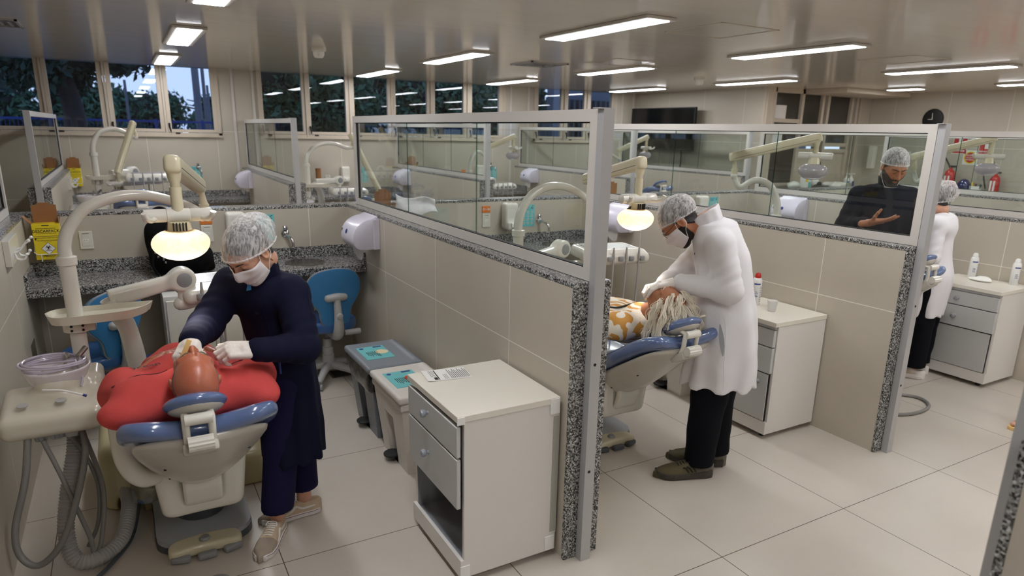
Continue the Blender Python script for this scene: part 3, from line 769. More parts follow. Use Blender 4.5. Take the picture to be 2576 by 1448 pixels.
def s_seat():
    s = SDF((-.32, -.05, -.1), (.32, 1.6, .14), .012)
    def f(X, Y, Z):
        w_ = np.interp(Y.ravel(), [0, .25, .5, .9, 1.3, 1.5], [.20, .25, .26, .22, .19, .16]).reshape(Y.shape)
        zc = np.interp(Y.ravel(), [0, .2, .5, .8, 1.1, 1.5], [.02, 0, 0, .03, .02, -.03]).reshape(Y.shape)
        d2 = np.maximum(np.abs(X)-w_, np.maximum(-Y, Y-1.5)); dn = np.abs(Z-zc-.02*np.clip(np.abs(X)/.25, 0, 1)**2)-.045
        return np.sqrt(np.maximum(d2+.035, 0)**2+np.maximum(dn+.035, 0)**2)+np.minimum(np.maximum(d2+.035, dn+.035), 0)-.035
    return s.op(f, (-.32, -.05, -.1), (.32, 1.6, .14))
def s_liftbox():
    s = SDF((-.24, -.05, -.02), (.24, .62, .36), .007)
    s.op(lambda X, Y, Z: smax(smax(np.abs(X)-(.165+.1*np.clip(Z, 0, .3)), np.maximum(-Y-.05*np.clip(Z, 0, .3)+.004*np.cos(X*14), Y-.56), .05), np.maximum(-Z+.0, Z-.31), .04), (-.24, -.05, -.02), (.24, .62, .36))
    s.box((0, -.01, .19), (.088, .02, .13), .02, .006, 's')
    for sg in (-1, 1): s.cone((sg*.115, -.022, .04), (sg*.125, -.022, .28), .007, .007, .006, 's')
    return s
def s_yoke():
    s = SDF((-.12, -.1, -.02), (.12, .12, .32), .006)
    def f(X, Y, Z):
        yc = np.interp(Z.ravel(), [0, .03, .1, .2, .3], [.0, -.022, -.045, -.05, -.03]).reshape(Z.shape)
        return smax(smax(np.abs(X)-.078, np.abs(Y-yc)-.022, .02), np.maximum(-Z, Z-.29), .02)
    return s.op(f, (-.12, -.1, -.02), (.12, .12, .32))
def s_basecover():
    s = SDF((-.48, -.05, -.02), (.44, .85, .46), .012)
    s.box((-.26, .36, .14), (.16, .30, .2), .07, .0); s.box((-.20, .12, .10), (.13, .14, .16), .05, .08)
    s.box((.14, .32, .06), (.24, .3, .12), .06, .1); s.box((0, .5, .12), (.3, .25, .18), .07, .1)
    s.cone((-.30, .0, .02), (-.30, .2, .05), .06, .06, .01, 's')
    s.op(lambda X, Y, Z: 0*X+0*Y-Z, (-.48, -.05, -.06), (.44, .85, .0), 0, 'i')
    return s
def s_spit():
    s = SDF((-.24, -.3, -.17), (.24, .32, .18), .008)
    s.box((-.02, -.06, -.03), (.19, .17, .055), .04, 0, 'u', Matrix.Rotation(.12, 3, 'X')); s.box((.085, .09, .01), (.085, .1, .08), .035, .05)
    s.cone((.0, -.01, .0), (0, -.01, .055), .125, .09, .04); s.ell((.06, .02, -.09), (.09, .09, .06), .03)
    return s
def s_bowl():
    s = SDF((-.17, -.17, -.03), (.17, .17, .12), .006)
    s.op(lambda X, Y, Z: np.sqrt(X**2+Y**2)-(.088+.045*np.clip(Z/.085, 0, 1)**.6), (-.16, -.16, 0), (.16, .16, .088))
    s.op(lambda X, Y, Z: np.maximum(-Z, Z-.085)+0*X+0*Y, (-.17, -.17, -.03), (.17, .17, .12), .012, 'i')
    s.op(lambda X, Y, Z: f_ell(X, Y, Z, (0, 0, .09), (.12, .12, .075)), (-.14, -.14, .02), (.14, .14, .12), .01, 's')
    return s
def s_tray():
    s = SDF((-.26, -.22, -.1), (.26, .22, .09), .008)
    s.box((0, .02, -.01), (.22, .17, .045), .035, 0); s.box((0, -.12, -.02), (.23, .07, .04), .035, .03)
    s.box((0, .03, .045), (.18, .115, .018), .012, .006, 's'); s.box((0, .02, -.055), (.13, .1, .03), .02, .03)
    return s
def s_arm(L):
    s = SDF((-.06, -.08, -.09), (.06, L+.1, .09), .007)
    s.op(lambda X, Y, Z: smax(np.abs(X)-.036, np.abs(Z)-(.046-.012*np.clip(Y/L, 0, 1)), .03), (-.06, 0, -.07), (.06, L, .07))
    s.op(lambda X, Y, Z: np.maximum(-Y, Y-L)+0*X+0*Z, (-.06, -.08, -.09), (.06, L+.1, .09), .01, 'i')
    s.op(lambda X, Y, Z: smax(np.sqrt((Y-L)**2+Z**2)-.062, np.abs(X)-.045, .02), (-.06, L-.08, -.08), (.06, L+.08, .08), .03)
    return s
def s_foot():
    s = SDF((-.2, -.12, -.01), (.2, .14, .09), .005)
    s.op(lambda X, Y, Z: smax(np.abs(Y+.9*X**2-.03)-.055-.01*Z, np.abs(X)-.155, .05), (-.2, -.12, -.01), (.2, .14, .09))
    s.op(lambda X, Y, Z: np.maximum(.008-Z, Z-.058)+0*X+0*Y, (-.2, -.12, -.02), (.2, .14, .09), .02, 'i')
    return s
def bez(a, b, c, d, n=24):
    a, b, c, d = [np.array(x, float) for x in (a, b, c, d)]; t = np.linspace(0, 1, n)[:, None]
    return a*(1-t)**3+3*b*t*(1-t)**2+3*c*t*t*(1-t)+d*t**3
def hose_ribbed(mb, pts, r, n=14):
    P = spline(pts, 40); L = np.r_[0, np.cumsum(np.linalg.norm(np.diff(P, axis=0), axis=1))]
    q = np.arange(0, L[-1], .0035); Q = np.stack([np.interp(q, L, P[:, i]) for i in range(3)], 1)
    return mb.tube(Q, r*(1+.08*np.sin(np.arange(len(q))*2*np.pi/4)), n)
def add_unit(dx, dy, label, lit=True, near=True, dz=0., lamp=None, tray=None, spit=True, raise_=0., arch=None, head_rot=None, lift=0., back=None):
    """one dental unit; built round x=.145 of the first booth, moved by dx, dy"""
    r = thing('dental_unit', label, 'dental unit', (.145+dx, 3.2+dy, 0), 'dental units in the booths')
    def P(x, y, z): return (x+dx, y+dy, z+(lift if z > .22 else 0))
    def PL(l): return [P(*q) for q in l]
    cx = .145
    # floor plate, foot control, base
    pl = [(-.205, .26), (-.205, .06)]+[(-.205+.11*(1-math.cos(a)), .06-.11*math.sin(a)-.0) for a in np.linspace(0, 1.57, 7)]+[(.205-.11*(1-math.cos(a)), .06-.11*math.sin(a)) for a in np.linspace(1.57, 0, 7)]+[(.205, .06), (.215, .85), (-.215, .85)]
    b = MB(); b.m = 1; b.prism([(x*1.02, y*1.02-.004) for x, y in pl], 0.0, .03, FZ, P(cx, 3.12, 0)); b.m = 0; b.prism(pl, .03, .052, FZ, P(cx, 3.12, 0))
    b.build('base_plate', ['plate', 'dk_grey_pl'], r, auto=30)
    if near:
        fc = sd_part('foot_control', 'foot', s_foot, 'ivory', r, P(cx-.01, 3.03, 0))
        b = MB()
        for x, y, a in ((-.105, -.047, -.28), (.0, -.062, 0), (.105, -.047, .28)):
            b.mtx(P(cx-.01+x, 3.03+y+.02, 0), Matrix.Rotation(a, 3, 'Z')); b.box(-.04, .04, -.03, .006, .006, .034, .009, 3)
        b.mtx().build('pedal', 'dk_grey_pl' if dx > 1 else 'grey_pl', fc)
        MB().lathe([(.022, 0), (.024, .006), (.018, .016), (0, .018)], P(cx-.01, 3.05, .056), n=18).build('knob', 'grey_pl', fc)
    sd_part('base_cover', 'basecover', s_basecover, 'yellow_cream', r, P(cx, 3.56, 0))
    z0 = raise_
    sd_part('lift_housing', 'lift', s_liftbox, 'white_pl', r, P(cx, 2.96, .235+z0))
    lb = MB(); lb.cyl(P(cx, 3.35, .05), P(cx, 3.35, .3+z0), .11, 20); lb.build('lift_column', 'dk_grey_pl', r)
    sd_part('backrest_yoke', 'yoke', s_yoke, 'white_pl', r, P(cx, 2.98, .285+z0))
    sd_part('seat', 'seat', s_seat, 'vinyl_deep', r, P(cx, 3.02, .515+z0))
    # backrest in its own tilted frame
    yb, zb, yt, zt = back or (3.20, .43, 2.473, .855)
    vd = Vector((0, yt-yb, zt-zb)).normalized(); nd = Vector((0, -vd.z*-1, 0)); nd = Vector((1, 0, 0)).cross(vd); 
    if nd.z < 0: nd = -nd
    F = Matrix((Vector((1, 0, 0)), vd, nd)).transposed(); Fn = np.array(F)
    o = Vector(P(cx, yb, zb+z0))
    if np.linalg.det(Fn) < 0: Fn[:, 0] *= -1
    sh = sd_part('backrest_shell', 'shell', s_shell, 'shell_grey', r, o, Fn)
    for u, v in ((-.135, .62), (.17, .66), (-.12, .28), (.14, .26)):
        c = o+F @ Vector((u, v*BL, float(belly(np.array(v), np.array(abs(u)/np.interp(v, WV, WW)/.94)))+.003)); MB().lathe([(.0055, 0), (.0055, .008), (0, .009)], c, -nd, 10).build('screw', 'black', sh)
    if near:
        b = MB(); put_text(b, 'GNATUS', .028, o+F @ Vector((0, .86*BL, -.073)), Matrix((Vector((-1, 0, 0)), vd*1, -nd)).transposed() if False else Matrix((Vector((1, 0, 0)), vd, Vector((1, 0, 0)).cross(vd))).transposed(), .02, lift=-.0105, sx=1.5); b.build('maker_lettering', 'ink', sh, smooth=False)
    sd_part('backrest_cushion', 'cush', s_cush, 'vinyl', r, o, Fn)
    # headrest
    hc = o+F @ Vector((-.015, BL-.005, .085)); hr = Matrix.Rotation(.0, 3, 'X') @ F if head_rot is None else Matrix.Rotation(head_rot, 3, 'X') @ F
    def s_head():
        s = SDF((-.13, -.14, -.06), (.13, .14, .07), .005); s.op(lambda X, Y, Z: f_ell(X, Y, Z, (0, 0, 0), (.108, .112, .036)), (-.12, -.12, -.05), (.12, .12, .05)); return s.ell((0, 0, .05), (.075, .07, .025), .02, 's')
    def s_hplate():
        s = SDF((-.12, -.13, -.06), (.12, .13, .02), .005); s.ell((0, 0, -.012), (.096, .1, .034)); s.op(lambda X, Y, Z: Z+.016+0*X+0*Y, (-.12, -.13, -.08), (.12, .13, .02), .004, 'i'); return s
    Hn = np.array(hr)
    if np.linalg.det(Hn) < 0: Hn[:, 0] *= -1
    h = sd_part('headrest', 'headr', s_head, 'vinyl', r, hc, Hn)
    pl_ = sd_part('headrest_plate', 'headp', s_hplate, 'shell_grey', h, hc, Hn)
    c0 = hc+hr @ Vector((0, .06, -.05)); c1 = o+F @ Vector((-.015, BL+.012, -.03))
    b = MB()
    for sx_ in (-.042, .042): b.tube([c0+F @ Vector((sx_, -.03, .02)), c0+F @ Vector((sx_, .0, -.01)), c1+F @ Vector((sx_, .0, .0)), c1+F @ Vector((sx_, -.05, -.04))], [.012, .013, .013, .012], 10)
    b.cyl(c0+F @ Vector((-.045, .0, -.015)), c0+F @ Vector((.045, .0, -.015)), .021, 18); b.build('headrest_hinge', 'white_pl', h)
    b = MB(); kp = c1+F @ Vector((-.042, .012, -.032)); b.grid(lambda u, v: tuple(kp+F @ Vector((.084*v, (.026+.0015*math.sin(u*75))*math.cos(u*6.2832), (.026+.0015*math.sin(u*75))*math.sin(u*6.2832)))), 48, 4, True); b.cyl(kp, kp+F @ Vector((.084, 0, 0)), .0245, 24); b.build('headrest_knob', 'white_pl', h)
    b = MB().mtx(c1, F); b.box(-.06, .06, -.11, -.01, -.062, -.022, .01); b.mtx().build('headrest_bracket', 'shell_grey', r)
    # armrest post and cross tube
    b = MB(); b.tube(PL([(-.125, 2.93, .86+z0), (-.13, 2.93, .7+z0), (-.12, 2.93, .56+z0), (-.07, 2.95, .47+z0), (.02, 3.0, .46+z0)]), [.036, .04, .042, .04, .036], 16, 8); b.sphere(P(-.125, 2.93, .86+z0), .036, 14, (1, 1, .6))
    b.build('armrest', 'white_pl', r)
    b = MB(); b.tube(PL([(.42, 3.02, .66+z0), (.40, 3.02, .6+z0), (.33, 3.05, .54+z0), (.2, 3.1, .50+z0)]), [.03, .04, .045, .04], 14, 8); b.build('armrest', 'white_pl', r)
    # light pole with side tray
    pole = MB(); px, py = -.265, 3.58
    pole.cyl(P(px, py, .62), P(px, py, 1.29), .033, 20); pole.lathe([(.036, 0), (.041, .003), (.041, .038), (.033, .042)], P(px, py, 1.272), n=20)
    pole.build('lamp_pole', 'white_pl', r)
    a_end = (.328, 3.68, 1.46) if arch is None else arch
    ar = MB(); up = 1.30
    e = np.array(a_end); s_ = np.array((px, py, up)); hz = (e-s_)*(1, 1, 0)
    pts = [s_-(0, 0, .01), s_+(0, 0, .06), s_+hz*.05+(0, 0, .14), s_+hz*.18+(0, 0, .225), s_+hz*.4+(0, 0, .268), s_+hz*.62+(0, 0, .262), s_+hz*.85+(0, 0, .215), e]
    ar.tube(PL(pts), [.028, .027, .026, .024, .022], 18, 8); ar.sphere(P(*e), .028, 14); ar.build('lamp_arch', 'white_pl', r)
    # lamp arm
    f_, lp = (lamp or {}).get('front', (.17, 2.99, 1.74)), None
    bk = np.array(a_end)+(-.015, .005, .1)
    b = MB(); b.cyl(P(a_end[0], a_end[1], a_end[2]), P(a_end[0], a_end[1], a_end[2]+.055), .024, 16); b.tube([P(a_end[0], a_end[1], a_end[2]+.05), P(a_end[0]-.005, a_end[1], a_end[2]+.1), P(*(bk+(0, 0, .035)))], [.02, .014, .026], 12); b.build('arm_bracket', 'ivory', r)
    A = np.array(bk)+(0, 0, .045); B = np.array(f_); d = Vector(B-A); L = d.length
    def s_beam(L=L):
        s = SDF((-.06, -.06, -.06), (.06, L+.06, .07), .006); s.op(lambda X, Y, Z: smax(smax(np.abs(X)-.031, np.abs(Z)-.036, .022), np.maximum(-Y-.035, Y-L-.035), .02), (-.06, -.06, -.06), (.06, L+.06, .06)); return s
    Fb = frame_from(d.cross(Vector((1, 0, 0)).cross(d)) if False else (Vector((0, 0, 1))-d.normalized()*d.normalized().z), None)
    yv = d.normalized(); xv = yv.cross(Vector((0, 0, 1))).normalized(); zv = xv.cross(yv); Fb = Matrix((xv, yv, zv)).transposed()
    lo_ = sd_part('lamp_arm', ('beam', round(L, 3)), s_beam, 'ivory', r, P(*A), np.array(Fb))
    b = MB(); 
    for s2 in (-1, 1): b.tube([Vector(P(*A))+Fb @ Vector((s2*.0315, .0, -.012)), Vector(P(*A))+Fb @ Vector((s2*.0315, L, -.012))], .0012, 5)
    b.build('arm_seam', 'black', lo_)
    # spindle, cross bar, handles, head
    head = (lamp or {}).get('drop', .19); q = np.array(f_)
    tilt = (lamp or {}).get('tilt', 0.); rz = (lamp or {}).get('rz', 0.)
    b = MB(); b.tube(PL([q+(0, 0, -.02), q+(0, 0, -.055), q+(0, 0, -.07), q+(0, 0, -head)]), [.03, .024, .018, .018], 14); b.cyl(P(*(q+(0, 0, -.085))), P(*(q+(0, 0, -head+.01))), .022, 16); b.build('lamp_spindle', 'ivory', r)
    HM = Matrix.Rotation(rz, 3, 'Z') @ Matrix.Rotation(tilt, 3, 'X'); hb = Vector(P(*(q+(0, 0, -head-.005))))
    bar = MB().mtx(hb, HM)
    bar.lathe([(.018, -.125), (.026, -.12), (.026, -.045), (.0245, -.044), (.0245, -.042), (.027, -.04), (.027, .04), (.0245, .042), (.0245, .044), (.026, .046), (.026, .12), (.018, .125)], (0, 0, 0), (1, 0, 0), 22)
    bo = bar.mtx().build('lamp_bar', 'white_pl', r)
    for s2 in (-1, 1):
        MB().mtx(hb, HM).tube([(s2*.085, -.02, -.01), (s2*.1, -.045, -.012), (s2*.115, -.075, .0), (s2*.12, -.085, .02)], [.01, .011, .011, .012], 10, 5).build('handle', 'white_pl', bo)
    nk = MB().mtx(hb, HM)
    nk.tube([(0, .0, -.02), (0, .008, -.05), (0, .01, -.075)], [.04, .044, .05], 20); 
    nk.m = 1
    for i in range(5): nk.box(-.026+.0115*i, -.0215+.0115*i, -.046+abs(i-2)*.003, -.04+abs(i-2)*.004, -.058, -.026)
    for i in range(5): nk.tube([(-.046, .0+.008*i, -.04-.004*i), (-.05, .004+.008*i, -.07-.004*i)], .002, 6)
    nk.mtx().build('lamp_neck', ['ivory', 'black'], r)
    hd = MB().mtx(hb, HM); nu_, nv_ = 36, 19
    hd.grid(lambda u, v: (.108*math.sin(v*math.pi)*math.cos(u*6.2832)*(1+.02*math.sin(9*u*6.28+5*v)*math.sin(7*v)*lit), .01+.098*math.sin(v*math.pi)*math.sin(u*6.2832)*(1+.015*math.sin(13*u*6.28)*lit), -.112+.070*math.cos(v*math.pi)*(1.0 if v > .5 else .85)), nu_, nv_, True)
    ho = hd.mtx().build('lamp_head', 'lamp_film' if lit else 'lens', r)
    if lit: MB().mtx(hb, HM).sphere((0, .01, -.122), .05, 16, (1.1, 1, .5)).mtx().build('bulb', 'lamp_glow', ho)
    if not lit:
        MB().mtx(hb, HM).lathe([(.02, -.06), (.075, -.075), (.095, -.11), (.09, -.112), (.02, -.07)], (0, .01, 0), n=28).mtx().build('reflector', 'lt_grey_pl', ho)
    if lit:
        ld = bpy.data.lights.new('lamp_beam', 'SPOT'); ld.energy = 15; ld.spot_size = .62; ld.spot_blend = .5; ld.shadow_soft_size = .05; ld.color = (1, .93, .82)
        lo2 = bpy.data.objects.new('lamp_beam', ld); COL.objects.link(lo2); lo2.location = hb+HM @ Vector((0, .01, -.195)); lo2.rotation_euler = (-.52, 0, 0)
        lo2.parent = ho; lo2.matrix_parent_inverse = Matrix.Translation(-wloc(ho))
    # assistant tray on the pole
    tr = MB()
    tp = [(-.19, .02), (-.17, -.06), (-.1, -.095), (.12, -.075), (.2, -.01), (.235, .07), (.21, .1), (-.1, .1), (-.17, .07)]
    def ins(p, k): 
        c = np.mean(p, 0); return [tuple(c+(np.array(q_)-c)*k) for q_ in p]
    tps = [tuple(q_) for q_ in spline([(*q_, 0) for q_ in tp+tp[:1]], 4)[:-1, :2]]
    c_ = P(px+.075, py-.01, 1.045); n_ = len(tps); o1, o2, o3 = ins(tps, .93), ins(tps, 1.0), ins(tps, .92)
    rings = [[(*q_, -.03) for q_ in ins(tps, .8)], [(*q_, -.028) for q_ in o1], [(*q_, .012) for q_ in o2], [(*q_, .012) for q_ in ins(tps, .97)], [(*q_, -.012) for q_ in o3], [(*q_, -.014) for q_ in ins(tps, .5)]]
    tr.mtx(c_); base = []
    for rg in rings: base += rg
    tr.add(base, [(i*n_+a, i*n_+(a+1) % n_, (i+1)*n_+(a+1) % n_, (i+1)*n_+a) for i in range(5) for a in range(n_)]+[tuple(range(n_))[::-1], tuple(5*n_+a for a in range(n_))])
    tr.mtx().build('side_tray', 'cream', r)
    b = MB(); b.lathe([(.05, 0), (.056, .004), (.056, .046), (.05, .05)], P(px, py, .965), n=24); b.box(*[v+w_ for v, w_ in zip((px, px+.075), (dx, dx))], py-.04+dy, py+.04+dy, .968, 1.012, .008)
    b.m = 1
    for a in (-1.1, -1.9):
        for z in (.98, 1.0): b.lathe([(.006, 0), (.006, .003), (0, .003)], Vector(P(px, py, z))+Vector((.0555*math.cos(a), .0555*math.sin(a), 0)), (math.cos(a), math.sin(a), 0), 8)
    b.build('tray_clamp', ['cream', 'black'], r)
    # instrument arm column, arm, tray
    T = tray or dict(joint=(.2, 3.78, 1.13), t=(.40, 3.92, 1.06), rz=.15)
    j = np.array(T['joint']); st = np.array(T.get('start', (-.13, 3.74, 1.065)))
    b = MB(); b.tube(PL([(-.03, 3.8, .45), (-.04, 3.78, .6), (-.055, 3.76, .8), (-.075, 3.75, .93), (-.11, 3.745, 1.0), st]), [.05, .046, .043, .042, .042], 18, 6); b.build('arm_column', 'white_pl', r)
    d = Vector(j-st); L2 = d.length; yv = d.normalized(); xv = yv.cross(Vector((0, 0, 1))).normalized(); zv = xv.cross(yv); Fa = Matrix((xv, yv, zv)).transposed()
    ia = sd_part('instrument_arm', ('iarm', round(L2, 3)), lambda: s_arm(L2), 'white_pl', r, P(*st), np.array(Fa))
    for sg in (1, -1): MB().lathe([(.036, 0), (.038, .004), (.034, .007), (0, .007)], Vector(P(*j))+xv*.043*sg, xv*sg, 22).build('joint_cap', 'grey_pl', ia)
    t_ = np.array(T['t']); rz2 = T.get('rz', 0.)
    b = MB(); b.cyl(P(*(j+(0, 0, -.03))), P(*(j+(0, 0, -.12))), .028, 18, .03); m_ = j+(0, 0, -.13); b.tube(PL([m_+(-.02, 0, 0), m_, (m_+t_-(0, 0, .06))/2+(0, 0, .0), t_-(0, 0, .055)]), [.034, .034, .032, .03], 16); b.sphere(P(*(m_+(-.02, 0, 0))), .034); b.build('tray_elbow', 'white_pl', r)
    Rz = Matrix.Rotation(rz2, 3, 'Z')
    it = sd_part('instrument_tray', 'tray', s_tray, 'white_pl', r, P(*t_), np.array(Rz))
    MB().mtx(Vector(P(*t_))+Vector((0, 0, .03)), Rz).box(-.17, .17, -.075, .135, -.002, .004).mtx().build('steel_liner', 'steel', it, smooth=False)
    for i in range(5):
        x = -.16+.08*i; MB().mtx(Vector(P(*t_)), Rz).box(x-.018, x+.018, -.205, -.17, -.035, .0, .008).mtx().build('handpiece_holder', 'grey_pl', it)
    for i in range(4):
        x = -.15+.095*i; hs = MB().mtx(Vector(P(*t_)), Rz)
        hs.tube([(x, -.19, .035), (x, -.19, -.03), (x, -.185, -.2), (x+.01, -.14, -.46), (x+.05, -.0, -.58), (x*.3+.02, .1, -.5), (0, .12, -.3), (0, .1, -.05)], .0065, 8, 8); hs.tube([(x, -.19, .06), (x, -.19, -.02)], [.005, .011], 10)
        hs.mtx().build('handpiece_hose', 'hose_lt', it)
    # spittoon
    if spit:
        sp = sd_part('spittoon', 'spit', s_spit, 'cream', r, P(-.355, 3.42, .715))
        sd_part('bowl', 'bowl', s_bowl, 'porcelain', sp, P(-.355, 3.45, .77))
        b = MB(); b.tube(PL([(-.33, 3.5, .80), (-.325, 3.5, .875), (-.315, 3.47, .895), (-.305, 3.45, .88)]), .008, 10, 6); b.tube(PL([(-.27, 3.46, .88), (-.24, 3.5, .905)]), .012, 10); b.build('rinse_spout', 'chrome', sp)
        for x in (-.475, -.34): MB().lathe([(.021, 0), (.021, .004), (0, .005)], P(x, 3.265, .749), (0, -.12, 1), 20).build('button', 'lt_grey_pl', sp)
        b = MB(); b.tube(PL([(-.24, 3.45, .66), (-.2, 3.5, .6), (-.13, 3.42, .55), (-.05, 3.2, .55), (.0, 3.15, .5)]), .03, 14, 8); b.build('spittoon_arm', 'white_pl', r)
        for x in (-.43, -.375, -.32): MB().mtx(P(x, 3.25, .635), Matrix.Rotation(.4, 3, 'X')).box(-.024, .024, -.025, .03, -.05, .02, .014, 3).mtx().build('hose_holder', 'lt_grey_pl', sp)
        for i, (x, tip) in enumerate(((-.45, 1), (-.395, 1))):
            MB().tube(PL([(x+.025, 3.22, .66), (x+.025, 3.23, .6)]), [.014, .011], 12).build('suction_handle', 'grey_pl', sp)
        hs = [[(-.47, 3.22, .62), (-.50, 3.19, .45), (-.56, 3.17, .25), (-.56, 3.16, .13), (-.50, 3.13, .08), (-.41, 3.12, .16), (-.33, 3.16, .34), (-.28, 3.25, .52), (-.3, 3.32, .65)],
              [(-.42, 3.22, .6), (-.38, 3.2, .45), (-.34, 3.18, .28), (-.31, 3.17, .14), (-.30, 3.16, .05), (-.27, 3.2, .10), (-.24, 3.26, .3), (-.27, 3.3, .5), (-.31, 3.32, .66)],
              [(-.36, 3.25, .64), (-.30, 3.3, .5), (-.26, 3.3, .32), (-.28, 3.28, .14), (-.33, 3.26, .04)]]
        for h_, rr in zip(hs, (.014, .010, .009)): MB().tube(PL(h_), rr, 10, 8).build('suction_hose', 'hose', sp)
        b = hose_ribbed(MB(), PL([(-.31, 3.36, .66), (-.325, 3.33, .5), (-.37, 3.26, .32), (-.395, 3.2, .16), (-.37, 3.14, .06), (-.29, 3.14, .038), (-.2, 3.24, .05), (-.16, 3.4, .11), (-.165, 3.58, .12)]), .032, 14); b.build('drain_hose', 'hose_lt', sp)
        MB().tube(PL([(-.12, 3.56, .04), (-.16, 3.3, .012), (-.24, 3.12, .011), (-.33, 2.98, .011)]), .009, 8, 8).build('power_cable', 'dk_grey_pl', r)
        if near:
            b = MB(); co = []
            for i in range(90):
                t2 = i/89; a = t2*3.3*6.283+1; co.append(P(-.365+.115*math.cos(a)*(1+.1*math.sin(a*.37)), 3.44+.105*math.sin(a), .862+.012*math.sin(a*.5)+.012*t2))
            b.tube(co+PL([(-.28, 3.43, .87), (-.26, 3.38, .80), (-.268, 3.36, .77)]), .0055, 8); b.build('suction_tube', 'lilac', sp)
            MB().tube(PL([(-.40, 3.285, .80), (-.33, 3.26, .795), (-.255, 3.235, .77)]), .0045, 8, 5).build('suction_tip', 'white', sp)
            MB().tube(PL([(-.257, 3.236, .771), (-.245, 3.232, .766)]), .006, 8).build('tip_cap', 'ink_blue', sp)
        b = MB(); b.lathe([(.05, 0), (.062, .01), (.064, .09), (.055, .11), (.035, .12), (.03, .17), (0, .17)], P(-.075, 3.34, .17), n=24); b.build('water_bottle', 'clear_plastic', r)
    return r
GL = {}
add_unit(0, 0, 'dental unit where the bald patient in red lies, lamp lit')
add_unit(W, 0, 'dental unit where the white haired patient lies, lamp lit', tray=dict(joint=(.2, 3.80, 1.13), t=(.55, 3.72, 1.10), rz=-.2))
add_unit(2*W, 0, 'dental unit behind the glass between the man in navy and the towel dispenser', lit=False, lamp=dict(front=(-.03, 3.48, 1.90), drop=.13, rz=2.2), arch=(-.52, 3.82, 1.60), raise_=.13, back=(3.215, .33, 2.568, .868))
add_unit(3*W, 0, 'dental unit at the far right, its lamp hanging before the fire extinguisher', lit=False, lamp=dict(front=(.19, 3.48, 1.93), drop=.16, rz=2.2), arch=(-.26, 3.92, 1.60), near=False)
add_unit(0, 5.5, 'dental unit in the rear left booth with its lamp arm pointing down', lit=False, lamp=dict(front=(-.05, 3.45, 1.11), drop=.13), arch=(.17, 3.7, 1.48), tray=dict(joint=(.1, 3.9, 1.08), t=(.24, 3.35, 1.06), rz=0), near=False, lift=.26)
add_unit(W, 5.5, 'dental unit in the rear booth with the brown tube', lit=False, lamp=dict(front=(.64, 3.45, .97), drop=.13), arch=(.384, 3.7, 1.52), tray=dict(joint=(.2, 3.8, 1.08), t=(.2, 3.4, .98), rz=0), near=False, lift=.13)
add_unit(2*W, 5.5, 'dental unit in the third rear booth, seen through two screens', lit=False, lamp=dict(front=(.47, 3.6, 1.80), drop=.16, rz=1.5), arch=(.08, 3.7, 1.48), near=False, lift=.03)
add_unit(3*W, 5.5, 'dental unit in the rear booth nearest the television', lit=False, lamp=dict(front=(.72, 3.6, 1.86), drop=.17, rz=1.5), arch=(.25, 3.7, 1.50), near=False, raise_=.25)
